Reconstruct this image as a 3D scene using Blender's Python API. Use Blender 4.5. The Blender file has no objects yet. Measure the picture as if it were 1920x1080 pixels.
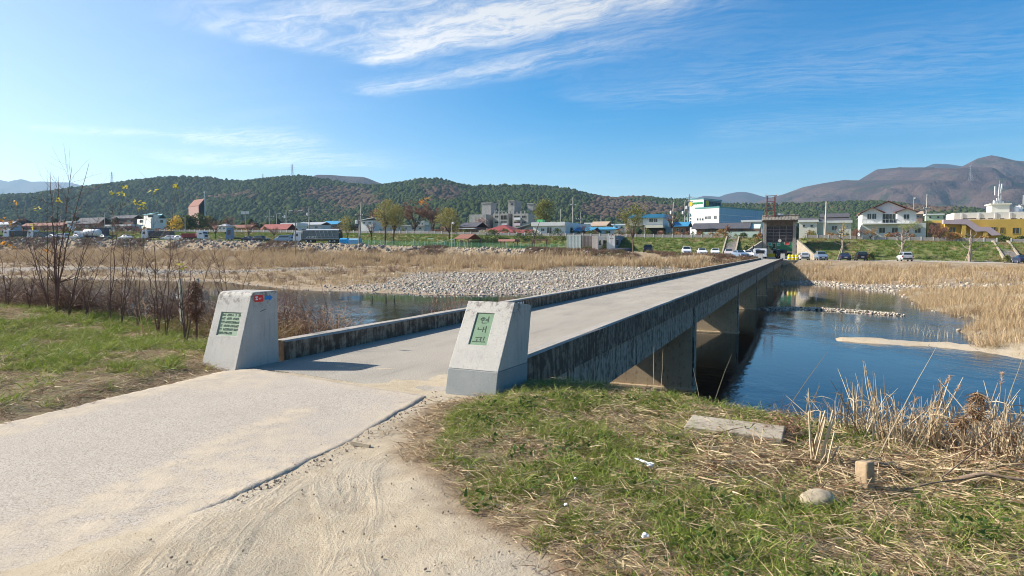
import bpy, math, random
import numpy as np
from math import radians as RAD, sin, cos, tan, atan, atan2, pi, sqrt, hypot
from mathutils import Vector, Matrix

sc = bpy.context.scene
COL = sc.collection
rnd = random.Random(7)
nrg = np.random.default_rng(11)

# ------------------------------------------------------------------ camera
F = 1280.0                      # focal length in units of a 1920 px wide frame (24 mm lens)
CAM_H = 1.65
HORIZ = 470.0
PITCH = atan((HORIZ - 540) / F)  # negative: looks slightly down
cam = bpy.data.cameras.new('camera')
cam.sensor_width = 36.0
cam.lens = 36.0 * F / 1920.0
cam.clip_start = 0.05
cam.clip_end = 40000
camo = bpy.data.objects.new('camera', cam)
COL.objects.link(camo)
camo.location = (0, 0, CAM_H)
camo.rotation_euler = (RAD(90) + PITCH, 0, 0)
sc.camera = camo

# ------------------------------------------------------------------ light
SUN_AZ = (-0.975, 0.22)          # horizontal direction towards the sun (from the left, a little ahead)
SUN_EL = 33.0
EXPOSURE = 1.0
SKY_STRENGTH = 0.078
SUN_STRENGTH = 5.0
sun = bpy.data.lights.new('sun', 'SUN')
sun.energy = SUN_STRENGTH
sun.angle = RAD(0.53)
sun.color = (1.0, 0.93, 0.83)
suno = bpy.data.objects.new('sun', sun)
COL.objects.link(suno)
_h = hypot(*SUN_AZ)
_sd = Vector((SUN_AZ[0] / _h * cos(RAD(SUN_EL)), SUN_AZ[1] / _h * cos(RAD(SUN_EL)), sin(RAD(SUN_EL))))
suno.rotation_euler = (-_sd).to_track_quat('-Z', 'Y').to_euler()
suno.location = (-40, 10, 60)

sc.view_settings.view_transform = 'Standard'
sc.view_settings.look = 'None'
sc.view_settings.gamma = 1.0
sc.view_settings.exposure = EXPOSURE
sc.view_settings.use_curve_mapping = False
sc.render.engine = 'CYCLES'
cy = sc.cycles
cy.max_bounces = 8
cy.diffuse_bounces = 3
cy.glossy_bounces = 3
cy.transmission_bounces = 4
cy.transparent_max_bounces = 12
cy.volume_bounces = 1
cy.use_denoising = True
cy.filter_width = 1.0
cy.caustics_reflective = False
cy.caustics_refractive = False

# ------------------------------------------------------------------ node helper
class N:
    """tiny wrapper to write node trees as expressions"""
    def __init__(self, nt):
        self.nt = nt
        self.k = 0
    def new(self, typ, **kw):
        n = self.nt.nodes.new(typ)
        self.k += 1
        n.location = (self.k % 30 * 180, -(self.k // 30) * 260)
        for a, b in kw.items():
            setattr(n, a, b)
        return n
    def put(self, sock, v):
        if isinstance(v, bpy.types.NodeSocket):
            self.nt.links.new(v, sock)
        elif v is not None:
            sock.default_value = v
    def m(self, op, a, b=None, c=None, clamp=False):
        n = self.new('ShaderNodeMath', operation=op)
        n.use_clamp = clamp
        self.put(n.inputs[0], a)
        if b is not None: self.put(n.inputs[1], b)
        if c is not None: self.put(n.inputs[2], c)
        return n.outputs[0]
    def step(self, x, lo, hi):
        n = self.new('ShaderNodeMapRange', interpolation_type='SMOOTHSTEP')
        self.put(n.inputs[0], x); n.inputs[1].default_value = lo; n.inputs[2].default_value = hi
        return n.outputs[0]
    def lin(self, x, lo, hi, a=0.0, b=1.0):
        n = self.new('ShaderNodeMapRange')
        self.put(n.inputs[0], x)
        for i, q in enumerate((lo, hi, a, b)): n.inputs[i + 1].default_value = q
        return n.outputs[0]
    def mix(self, f, a, b, mode='MIX'):
        n = self.new('ShaderNodeMix', data_type='RGBA', blend_type=mode)
        self.put(n.inputs[0], f)
        for i, q in ((6, a), (7, b)):
            self.put(n.inputs[i], q if isinstance(q, bpy.types.NodeSocket) else (q[0], q[1], q[2], 1.0))
        return n.outputs[2]
    def noise(self, vec, scale, detail=3.0, rough=0.55, dist=0.0, out=0):
        n = self.new('ShaderNodeTexNoise')
        if vec is not None: self.put(n.inputs['Vector'], vec)
        n.inputs['Scale'].default_value = scale
        n.inputs['Detail'].default_value = detail
        n.inputs['Roughness'].default_value = rough
        n.inputs['Distortion'].default_value = dist
        return n.outputs[out]
    def voro(self, vec, scale, feature='F1', rand=1.0, out='Distance'):
        n = self.new('ShaderNodeTexVoronoi', feature=feature)
        self.put(n.inputs['Vector'], vec)
        n.inputs['Scale'].default_value = scale
        n.inputs['Randomness'].default_value = rand
        return n.outputs[out]
    def mapv(self, vec, scale=(1, 1, 1), rot=(0, 0, 0), loc=(0, 0, 0)):
        n = self.new('ShaderNodeMapping')
        self.put(n.inputs[0], vec)
        n.inputs[1].default_value = loc; n.inputs[2].default_value = rot; n.inputs[3].default_value = scale
        return n.outputs[0]
    def attr(self, name):
        n = self.new('ShaderNodeAttribute'); n.attribute_name = name
        return n.outputs['Fac']
    def pos(self):
        return self.new('ShaderNodeNewGeometry').outputs['Position']
    def obj(self):
        return self.new('ShaderNodeTexCoord').outputs['Object']
    def sep(self, v):
        n = self.new('ShaderNodeSeparateXYZ'); self.put(n.inputs[0], v)
        return n.outputs
    def comb(self, x, y, z):
        n = self.new('ShaderNodeCombineXYZ')
        for i, q in enumerate((x, y, z)): self.put(n.inputs[i], q)
        return n.outputs[0]
    def bump(self, h, strength=0.5, dist=0.01):
        n = self.new('ShaderNodeBump')
        n.inputs['Strength'].default_value = strength
        n.inputs['Distance'].default_value = dist
        self.put(n.inputs['Height'], h)
        return n.outputs[0]

# ------------------------------------------------------------------ world: sky with cirrus
w = bpy.data.worlds.new('World')
sc.world = w
w.use_nodes = True
nt = w.node_tree
nt.nodes.clear()
n = N(nt)
sky = n.new('ShaderNodeTexSky', sky_type='NISHITA')
sky.sun_disc = False
sky.sun_elevation = RAD(SUN_EL)
sky.sun_rotation = atan2(SUN_AZ[0], SUN_AZ[1])
sky.altitude = 50
sky.air_density = 1.0
sky.dust_density = 0.7
sky.ozone_density = 3.0
gen = n.new('ShaderNodeTexCoord').outputs['Generated']
gx, gy, gz_ = n.sep(gen)[0:3]
zz = n.m('MAXIMUM', gz_, 0.02)
px_ = n.m('DIVIDE', gx, zz)
py_ = n.m('DIVIDE', gy, zz)
pv = n.comb(px_, py_, 0.0)
wob = n.noise(pv, 1.3, 3, 0.5, out=1)
pw = n.new('ShaderNodeVectorMath', operation='MULTIPLY_ADD')
n.put(pw.inputs[0], wob); pw.inputs[1].default_value = (0.5, 0.5, 0); n.put(pw.inputs[2], pv)
wx, wy = n.sep(pw.outputs[0])[0:2]
wx = n.m('SUBTRACT', wx, 0.25); wy = n.m('SUBTRACT', wy, 0.25)
def streak(p0, p1, w0, w1, amp, soft=0.35):
    """long cirrus band from p0 to p1 on the cloud plane, width w0 -> w1"""
    L = hypot(p1[0] - p0[0], p1[1] - p0[1]); ex, ey = (p1[0] - p0[0]) / L, (p1[1] - p0[1]) / L
    dx = n.m('SUBTRACT', wx, p0[0]); dy = n.m('SUBTRACT', wy, p0[1])
    q = n.m('DIVIDE', n.m('ADD', n.m('MULTIPLY', dx, ex), n.m('MULTIPLY', dy, ey)), L)
    r = n.m('SUBTRACT', n.m('MULTIPLY', dx, ey), n.m('MULTIPLY', dy, ex))
    wd = n.m('MULTIPLY_ADD', n.m('MAXIMUM', q, 0.0), w1 - w0, w0)
    k = n.m('DIVIDE', r, wd)
    g = n.m('POWER', 2.718, n.m('MULTIPLY', n.m('MULTIPLY', k, k), -1.0))
    g = n.m('MULTIPLY', g, n.step(q, -0.03, 0.10))
    g = n.m('MULTIPLY', g, n.m('SUBTRACT', 1.0, n.step(q, 1.0 - soft, 1.25)))
    return n.m('MULTIPLY', g, amp)
ST = [streak((-0.88, 3.72), (0.80, 2.30), 0.11, 0.36, 1.35, 0.2),
      streak((-0.95, 4.42), (0.85, 3.1), 0.13, 0.34, 0.72, 0.5),
      streak((-1.25, 3.45), (0.0, 2.3), 0.34, 0.36, 0.80, 0.3),
      streak((-4.0, 5.6), (-2.9, 6.0), 0.16, 0.18, 0.42),
      streak((-3.0, 6.1), (-1.8, 6.3), 0.35, 0.75, 0.62),
      streak((-3.9, 7.6), (-1.3, 7.6), 0.5, 0.8, 0.55),
      streak((0.35, 4.6), (3.2, 3.2), 0.4, 1.0, 0.24, 0.5),
      streak((-2.6, 3.2), (-2.3, 2.8), 0.08, 0.10, 0.5),
      streak((-4.8, 5.1), (-4.1, 5.2), 0.16, 0.16, 0.5),
      streak((1.5, 5.8), (4.8, 4.6), 0.5, 0.9, 0.2, 0.5)]
tot = ST[0]
for s_ in ST[1:]:
    tot = n.m('ADD', tot, s_)
# wispy fibres along the bands, ripples to the right
def stretch(v_, ang, sx, sy): return n.mapv(n.mapv(v_, rot=(0, 0, RAD(ang))), scale=(sx, sy, 1.0))
fib = n.noise(stretch(pw.outputs[0], 36, 0.8, 2.6), 2.6, 9, 0.66, 0.9)
fine = n.noise(stretch(pw.outputs[0], 58, 1.0, 2.6), 9.0, 6, 0.7, 0.4)
rip = n.noise(stretch(pw.outputs[0], 12, 0.9, 3.4), 4.0, 4, 0.6, 0.8)
ripm = n.step(px_, 0.25, 1.1)
det = n.mix(ripm, fib, rip)
det = n.m('ADD', n.m('MULTIPLY', det, 0.72), n.m('MULTIPLY', fine, 0.28))
dens = n.m('MULTIPLY', tot, n.step(det, 0.34, 0.68))
dens = n.m('ADD', dens, n.m('MULTIPLY', n.m('MULTIPLY', tot, tot), 0.22))
veil = n.m('MULTIPLY', n.step(n.noise(stretch(pw.outputs[0], 30, 0.5, 1.2), 0.8, 6, 0.6), 0.5, 0.8), 0.11)
dens = n.m('ADD', dens, veil)
dens = n.m('MULTIPLY', dens, n.step(gz_, 0.02, 0.10))
dens = n.m('MULTIPLY', dens, 0.85, clamp=True)
lum = n.new('ShaderNodeRGBToBW'); n.put(lum.inputs[0], sky.outputs[0])
hs = n.new('ShaderNodeHueSaturation')
dp = n.new('ShaderNodeVectorMath', operation='DOT_PRODUCT'); n.put(dp.inputs[0], gen); dp.inputs[1].default_value = tuple(_sd)
n.put(hs.inputs['Saturation'], n.m('MULTIPLY_ADD', n.step(dp.outputs['Value'], 0.15, 0.80), -0.68, 1.74))
hs.inputs['Value'].default_value = 1.03
n.put(hs.inputs['Color'], n.mix(1.0, sky.outputs[0], (0.98, 0.965, 0.96), 'MULTIPLY'))
cl = n.mix(1.0, (1.0, 1.02, 1.06), n.m('MULTIPLY_ADD', lum.outputs[0], 1.2, 2.3), 'MULTIPLY')
colr = n.mix(dens, hs.outputs[0], cl)
bg = n.new('ShaderNodeBackground')
n.put(bg.inputs[0], colr)
bg.inputs[1].default_value = SKY_STRENGTH
wo = n.new('ShaderNodeOutputWorld')
nt.links.new(bg.outputs[0], wo.inputs[0])

# ------------------------------------------------------------------ frames and pixel rays
TH = RAD(23.0)                   # bearing of the bridge, to the right of straight ahead
SN, CS = sin(TH), cos(TH)
def xy(s, t): return (SN * s + CS * t, CS * s - SN * t)
def st(x, y): return (SN * x + CS * y, CS * x - SN * y)
def ray(u, v):
    a = (u - 960) / F; b = (540 - v) / F
    cp, sp = cos(PITCH), sin(PITCH)
    dy = cp - b * sp
    return a / dy, (sp + b * cp) / dy           # dx, dz per metre of depth
def PY(u, v, Y):
    dx, dz = ray(u, v)
    return Vector((dx * Y, Y, CAM_H + dz * Y))
def PZ(u, v, z=0.0):
    dx, dz = ray(u, v)
    Y = (z - CAM_H) / dz
    return Vector((dx * Y, Y, z))
def PS(u, v, s):
    """point on the pixel's ray at distance s along the bridge axis"""
    dx, dz = ray(u, v)
    Y = s / (SN * dx + CS)
    return Vector((dx * Y, Y, CAM_H + dz * Y))

# ------------------------------------------------------------------ numpy noise
_perm = np.random.default_rng(3).random((256, 256))
def vnoise(x, y):
    x = np.asarray(x, float); y = np.asarray(y, float)
    xi = np.floor(x).astype(int); yi = np.floor(y).astype(int)
    fx = x - xi; fy = y - yi
    fx = fx * fx * (3 - 2 * fx); fy = fy * fy * (3 - 2 * fy)
    a = _perm[xi & 255, yi & 255]; b = _perm[(xi + 1) & 255, yi & 255]
    c = _perm[xi & 255, (yi + 1) & 255]; d = _perm[(xi + 1) & 255, (yi + 1) & 255]
    return (a * (1 - fx) + b * fx) * (1 - fy) + (c * (1 - fx) + d * fx) * fy
def fbm(x, y, octv=4, gain=0.5):
    r = 0; a = 1; tot = 0
    for i in range(octv):
        r = r + a * (vnoise(x * 2 ** i + 17.3 * i, y * 2 ** i + 5.1 * i) - 0.5)
        tot += a; a *= gain
    return r / tot * 2
def sstep(x, a, b):
    q = np.clip((np.asarray(x, float) - a) / (b - a), 0, 1)
    return q * q * (3 - 2 * q)
def seg_dist(x, y, pts, closed=False):
    """distance to a polyline, and the arc position of the nearest point"""
    best = np.full(np.shape(x), 1e9); arc = np.zeros(np.shape(x)); acc = 0
    P = list(pts) + ([pts[0]] if closed else [])
    for (ax, ay), (bx, by) in zip(P[:-1], P[1:]):
        L2 = (bx - ax) ** 2 + (by - ay) ** 2
        q = np.clip(((x - ax) * (bx - ax) + (y - ay) * (by - ay)) / L2, 0, 1)
        d = np.hypot(x - ax - q * (bx - ax), y - ay - q * (by - ay))
        k = d < best
        best = np.where(k, d, best); arc = np.where(k, acc + q * sqrt(L2), arc)
        acc += sqrt(L2)
    return best, arc
def inside(x, y, poly):
    r = np.zeros(np.shape(x), bool)
    n_ = len(poly)
    for i in range(n_):
        ax, ay = poly[i]; bx, by = poly[(i + 1) % n_]
        c = (ay > y) != (by > y)
        with np.errstate(divide='ignore', invalid='ignore'):
            xi = (bx - ax) * (y - ay) / (by - ay if by != ay else 1e-9) + ax
        r ^= c & (x < xi)
    return r
def sd_poly(x, y, poly):
    d, _ = seg_dist(x, y, poly, True)
    return np.where(inside(x, y, poly), -d, d)

# ------------------------------------------------------------------ mesh builder
class MB:
    def __init__(self):
        self.V = []; self.Fc = []; self.MI = []
        self.mi = 0
    def v(self, p):
        self.V.append((p[0], p[1], p[2])); return len(self.V) - 1
    def f(self, *pts):
        self.Fc.append([self.v(p) for p in pts]); self.MI.append(self.mi)
    def fi(self, *idx):
        self.Fc.append(list(idx)); self.MI.append(self.mi)
    def box(self, x0, x1, y0, y1, z0, z1, M=None):
        c = [(x0, y0, z0), (x1, y0, z0), (x1, y1, z0), (x0, y1, z0), (x0, y0, z1), (x1, y0, z1), (x1, y1, z1), (x0, y1, z1)]
        if M is not None: c = [M @ Vector(p) for p in c]
        i = [self.v(p) for p in c]
        for q in ((0, 3, 2, 1), (4, 5, 6, 7), (0, 1, 5, 4), (1, 2, 6, 5), (2, 3, 7, 6), (3, 0, 4, 7)):
            self.fi(*[i[k] for k in q])
        return self
    def prism(self, poly, x0, x1, M=None):
        """polygon in (y, z) extruded along x"""
        A = [Vector((x0, y, z)) for y, z in poly]; B = [Vector((x1, y, z)) for y, z in poly]
        if M is not None: A = [M @ p for p in A]; B = [M @ p for p in B]
        a = [self.v(p) for p in A]; b = [self.v(p) for p in B]
        n_ = len(poly)
        self.fi(*a[::-1]); self.fi(*b)
        for i in range(n_):
            j = (i + 1) % n_
            self.fi(a[i], a[j], b[j], b[i])
        return self
    def prismz(self, poly, z0, z1):
        a = [self.v((x, y, z0)) for x, y in poly]; b = [self.v((x, y, z1)) for x, y in poly]
        n_ = len(poly)
        self.fi(*a[::-1]); self.fi(*b)
        for i in range(n_):
            j = (i + 1) % n_
            self.fi(a[i], a[j], b[j], b[i])
        return self
    def tube(self, pts, rad, n_=5, cap=True):
        """tapered tube through pts; rad a number or list"""
        pts = [Vector(p) for p in pts]
        if not hasattr(rad, '__len__'): rad = [rad] * len(pts)
        rings = []
        for i, p in enumerate(pts):
            d = (pts[min(i + 1, len(pts) - 1)] - pts[max(i - 1, 0)])
            if d.length < 1e-9: d = Vector((0, 0, 1))
            d.normalize()
            a = d.cross(Vector((0, 0, 1)) if abs(d.z) < 0.9 else Vector((1, 0, 0))).normalized()
            b = d.cross(a)
            rings.append([self.v(p + (a * cos(2 * pi * k / n_) + b * sin(2 * pi * k / n_)) * rad[i]) for k in range(n_)])
        for A, B in zip(rings[:-1], rings[1:]):
            for k in range(n_):
                self.fi(A[k], A[(k + 1) % n_], B[(k + 1) % n_], B[k])
        if cap and n_ > 2:
            self.fi(*rings[0][::-1]); self.fi(*rings[-1])
        return self
    def lathe(self, prof, c=(0, 0, 0), n_=12, axis='z'):
        rings = []
        for r, h in prof:
            ring = []
            for k in range(n_):
                a = 2 * pi * k / n_
                p = (r * cos(a), r * sin(a), h) if axis == 'z' else (h, r * cos(a), r * sin(a))
                ring.append(self.v((p[0] + c[0], p[1] + c[1], p[2] + c[2])))
            rings.append(ring)
        for A, B in zip(rings[:-1], rings[1:]):
            for k in range(n_):
                self.fi(A[k], A[(k + 1) % n_], B[(k + 1) % n_], B[k])
        self.fi(*rings[0][::-1]); self.fi(*rings[-1])
        return self
    def strip(self, p, d, L, wd, bend=0.4, seg=3, side=None):
        """tapering grass blade / leaf from p in direction d that bends over"""
        p = Vector(p); d = Vector(d).normalized()
        if side is None:
            side = d.cross(Vector((rnd.uniform(-1, 1), rnd.uniform(-1, 1), 0.3)))
        side = side.normalized()
        prev = None
        for i in range(seg + 1):
            q = i / seg
            wi = wd * (1 - q ** 1.5) * 0.5
            if i == seg:
                cur = [self.v(p)]
            else:
                cur = [self.v(p - side * wi), self.v(p + side * wi)]
            if prev:
                if len(cur) == 2: self.fi(prev[0], prev[1], cur[1], cur[0])
                else: self.fi(prev[0], prev[1], cur[0])
            prev = cur
            p = p + d * (L / seg)
            d = (d + Vector((d.x * 0.6, d.y * 0.6, -bend))).normalized() if bend else d
        return self
    def mesh(self, name, mats, smooth=False):
        me = bpy.data.meshes.new(name)
        me.from_pydata(self.V, [], self.Fc)
        for m_ in (mats if isinstance(mats, (list, tuple)) else [mats]):
            me.materials.append(m_)
        if any(self.MI): me.polygons.foreach_set('material_index', self.MI)
        if smooth: me.polygons.foreach_set('use_smooth', [True] * len(self.Fc))
        me.update()
        return me
    def build(self, name, mats, parent=None, smooth=False, loc=None):
        return link(name, self.mesh(name, mats, smooth), parent, loc)

def link(name, me, parent=None, loc=None, rot=None, scale=None):
    o = bpy.data.objects.new(name, me)
    COL.objects.link(o)
    if parent is not None: o.parent = parent
    if loc is not None: o.location = loc
    if rot is not None: o.rotation_euler = rot
    if scale is not None: o.scale = scale
    return o
def tag(o, label, cat=None, group=None, kind=None):
    if label: o['label'] = label
    if cat: o['category'] = cat
    if group: o['group'] = group
    if kind: o['kind'] = kind
    return o
def thing(name, label, cat, loc=(0, 0, 0), rz=0.0, group=None):
    o = bpy.data.objects.new(name, None)
    o.empty_display_size = 0.2
    COL.objects.link(o)
    o.location = loc; o.rotation_euler = (0, 0, rz)
    return tag(o, label, cat, group)
def structure(o): o['kind'] = 'structure'; return o
def bevel(o, wd, seg=2, ang=35):
    m_ = o.modifiers.new('bevel', 'BEVEL'); m_.width = wd; m_.segments = seg; m_.limit_method = 'ANGLE'; m_.angle_limit = RAD(ang)
    return o

# ------------------------------------------------------------------ materials
MATS = {}
def base_mat(name):
    m_ = bpy.data.materials.new(name); m_.use_nodes = True
    m_.node_tree.nodes.clear()
    k = N(m_.node_tree)
    out = k.new('ShaderNodeOutputMaterial')
    bs = k.new('ShaderNodeBsdfPrincipled')
    bs.inputs['Specular IOR Level'].default_value = 0.3
    m_.node_tree.links.new(bs.outputs[0], out.inputs[0])
    return m_, k, bs, out
def mat(name, col, rough=0.75, var=0.14, scale=4.0, bump=0.0, bscale=40.0, metal=0.0, spec=0.3, stain=0.0, stcol=(0.05, 0.045, 0.04)):
    """painted / plain material with uneven tone and optional dirt streaks"""
    if name in MATS: return MATS[name]
    m_, k, bs, out = base_mat(name)
    v = k.obj()
    f_ = k.noise(v, scale, 4, 0.6)
    a = tuple(c * (1 - var) for c in col); b = tuple(min(1, c * (1 + var)) for c in col)
    c_ = k.mix(k.lin(f_, 0.3, 0.7), a, b)
    if stain:
        s_ = k.noise(k.mapv(v, scale=(3, 3, 0.5)), 1.2, 5, 0.65)
        c_ = k.mix(k.m('MULTIPLY', k.step(s_, 0.5, 0.75), stain), c_, stcol)
    k.put(bs.inputs['Base Color'], c_)
    bs.inputs['Roughness'].default_value = rough
    bs.inputs['Metallic'].default_value = metal
    bs.inputs['Specular IOR Level'].default_value = spec
    if bump:
        k.put(bs.inputs['Normal'], k.bump(k.noise(v, bscale, 3), 0.6, bump))
    MATS[name] = m_
    return m_
def leaf_mat(name, c1, c2, c3=None, trans=0.3, island=False):
    """foliage: colour differs from blade to blade / clump to clump, light passes through"""
    if name in MATS: return MATS[name]
    m_, k, bs, out = base_mat(name)
    r1 = k.new('ShaderNodeObjectInfo').outputs['Random']
    r2 = k.new('ShaderNodeNewGeometry').outputs['Random Per Island']
    f_ = r2 if island else k.m('FRACT', k.m('ADD', k.m('MULTIPLY', r1, 3.7), k.m('MULTIPLY', r2, 0.6)))
    c_ = k.mix(f_, c1, c2)
    if c3:
        c_ = k.mix(k.step(k.m('FRACT', k.m('MULTIPLY', k.m('ADD', r1, r2), 7.13)), 0.72, 0.8), c_, c3)
    k.put(bs.inputs['Base Color'], c_)
    bs.inputs['Roughness'].default_value = 0.6
    bs.inputs['Specular IOR Level'].default_value = 0.2
    if trans:
        tr = k.new('ShaderNodeBsdfTranslucent'); k.put(tr.inputs[0], c_)
        mx = k.new('ShaderNodeMixShader'); mx.inputs[0].default_value = trans
        k.nt.links.new(bs.outputs[0], mx.inputs[1]); k.nt.links.new(tr.outputs[0], mx.inputs[2])
        k.nt.links.new(mx.outputs[0], out.inputs[0])
    MATS[name] = m_
    return m_
def glass_mat():
    if 'glass' in MATS: return MATS['glass']
    m_, k, bs, out = base_mat('window_glass')
    k.put(bs.inputs['Base Color'], k.mix(k.noise(k.obj(), 0.8, 2), (0.012, 0.02, 0.025), (0.04, 0.055, 0.06)))
    bs.inputs['Roughness'].default_value = 0.08
    bs.inputs['Specular IOR Level'].default_value = 0.6
    MATS['glass'] = m_
    return m_
GLASS = glass_mat()

# ------------------------------------------------------------------ scattering of uncountable stuff with geometry nodes
def proto_collection(name, meshes):
    c = bpy.data.collections.new(name)
    for me in meshes:
        c.objects.link(bpy.data.objects.new(me.name, me))
    return c
def scatter(name, pts, rots, scl, idx, coll, label=None):
    me = bpy.data.meshes.new(name)
    n_ = len(pts)
    me.vertices.add(n_)
    me.vertices.foreach_set('co', np.asarray(pts, np.float32).ravel())
    a = me.attributes.new('rot', 'FLOAT_VECTOR', 'POINT'); a.data.foreach_set('vector', np.asarray(rots, np.float32).ravel())
    a = me.attributes.new('scl', 'FLOAT_VECTOR', 'POINT')
    sc_ = np.asarray(scl, np.float32)
    if sc_.ndim == 1: sc_ = np.repeat(sc_[:, None], 3, 1)
    a.data.foreach_set('vector', sc_.ravel())
    a = me.attributes.new('idx', 'INT', 'POINT'); a.data.foreach_set('value', np.asarray(idx, np.int32))
    o = link(name, me)
    tag(o, label, kind='stuff')
    g = bpy.data.node_groups.new('scatter_' + name, 'GeometryNodeTree')
    g.interface.new_socket('Geometry', in_out='INPUT', socket_type='NodeSocketGeometry')
    g.interface.new_socket('Geometry', in_out='OUTPUT', socket_type='NodeSocketGeometry')
    gi = g.nodes.new('NodeGroupInput'); go = g.nodes.new('NodeGroupOutput')
    ip = g.nodes.new('GeometryNodeInstanceOnPoints')
    ci = g.nodes.new('GeometryNodeCollectionInfo')
    ci.inputs['Collection'].default_value = coll
    ci.inputs['Separate Children'].default_value = True
    ci.inputs['Reset Children'].default_value = True
    def na(nm, typ):
        q = g.nodes.new('GeometryNodeInputNamedAttribute'); q.data_type = typ; q.inputs['Name'].default_value = nm
        return q.outputs['Attribute']
    er = g.nodes.new('FunctionNodeEulerToRotation')
    g.links.new(na('rot', 'FLOAT_VECTOR'), er.inputs[0])
    g.links.new(gi.outputs[0], ip.inputs['Points'])
    g.links.new(ci.outputs[0], ip.inputs['Instance'])
    ip.inputs['Pick Instance'].default_value = True
    g.links.new(na('idx', 'INT'), ip.inputs['Instance Index'])
    g.links.new(er.outputs[0], ip.inputs['Rotation'])
    g.links.new(na('scl', 'FLOAT_VECTOR'), ip.inputs['Scale'])
    g.links.new(ip.outputs[0], go.inputs[0])
    md = o.modifiers.new('scatter', 'NODES'); md.node_group = g
    return o
# ------------------------------------------------------------------ terrain
WATER = -3.0
S_END = 138.0                    # far end of the bridge
def tline(pts, s):
    q = [PS(u, v, s) for u, v in pts]
    q = sorted((st(p.x, p.y)[1], p.z) for p in q)
    return np.array([a for a, b in q]), np.array([b for a, b in q])
S_T = 139.5                      # front edge of the riverside terrace
T_T, T_Z = tline([(-900, 425), (0, 447), (200, 449), (430, 452), (590, 456), (780, 462), (900, 465), (1100, 469), (1215, 474), (1290, 478), (1340, 479), (1390, 483), (1440, 486.5),
                  (1500, 488), (1700, 490), (1910, 494), (2300, 500)], S_T)
S_D = 157.0                      # crest of the levee
D_T, D_Z = tline([(-900, 420), (0, 434), (430, 436), (640, 438), (800, 439.5), (900, 442), (1180, 446), (1290, 447), (1400, 447), (1540, 448), (1632, 451), (1722, 452.5), (1868, 455.5), (2300, 462)], S_D)
def zT(t): return np.interp(t, T_T, T_Z)
def zD(t): return np.interp(t, D_T, D_Z)
# gate opening in the levee
G0 = st(*PS(1434, 450, 152)[:2])[1]; G1 = st(*PS(1490, 450, 152)[:2])[1]

SHORE_ST = [(75, -420), (76, -180)]
for u, v in ((100, 522), (400, 527), (460, 534), (520, 540), (640, 547), (800, 552.5), (900, 553.5), (985, 552)):
    p = PZ(u, v, WATER); SHORE_ST.append(st(p.x, p.y))
SHORE_ST += [(72, -19), (84, -11), (97, -5)]
for u, v in ((1478, 533), (1530, 534), (1600, 541), (1665, 548), (1715, 562), (1722, 580), (1800, 594), (1845, 606), (1815, 622), (1842, 645), (1850, 660), (1930, 676)):
    p = PZ(u, v, WATER); SHORE_ST.append(st(p.x, p.y))
SHORE_ST += [(27, 15), (24, 30), (22, 80), (20, 420)]
FAR_ST = SHORE_ST + [(400, 500), (400, -500)]
EDGE_T = np.array([-400, -60, -25, -16, -11, -8.2, -7.6, -7.25, -3.0, -2.4, 0.0, 1.2, 3.0, 8.0, 40, 400])
EDGE_S = np.array([13, 12, 11.5, 10.6, 10.7, 10.9, 10.7, 8.2, 7.9, 7.7, 7.2, 6.8, 6.35, 6.4, 7, 9])

BEACH_U = [PZ(1440, 580, WATER), PZ(1500, 579, WATER), PZ(1580, 583, WATER), PZ(1682, 591, WATER)]
BAR_U = [PZ(1592, 637, WATER), PZ(1680, 643, WATER), PZ(1760, 647, WATER), PZ(1860, 657, WATER)]
SHOAL = [PZ(1585, 632, WATER), PZ(1700, 690, WATER), PZ(1850, 720, WATER), PZ(1990, 740, WATER), PZ(2100, 690, WATER), PZ(1900, 665, WATER), PZ(1750, 650, WATER)]
SLAB = [(-0.93, 7.62), (-1.43, 5.7), (-1.84, 4.4), (-2.45, 2.5), (-3.6, -3.0), (-10.4, -6.0), (-6.6, 2.2), (-4.85, 6.3), (-3.95, 9.2), (-3.55, 9.42), (-2.4, 8.62), (-1.5, 8.0)]
# grass boundary on the near right bank (everything right of it is grassy)
GR = [PZ(u, v, 0) for u, v in ((815, 762), (772, 800), (750, 850), (850, 905), (880, 960), (960, 1000), (1040, 1080))]
GRASS_R = [(p.x, p.y) for p in GR] + [(1.0, 1.5), (9, 1.0), (14, 9), (0.2, 9.0), (-0.2, 7.6)]
GRASS_L = [(-3.98, 9.45)] + [(p.x, p.y) for p in (PZ(340, 718, 0), PZ(230, 745, 0), PZ(100, 780, 0), PZ(0, 803, 0))] + [(-6.0, 4.0), (-8.5, -2), (-40, -6), (-40, 25), (-5, 14), (-4.3, 10.6)]

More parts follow.
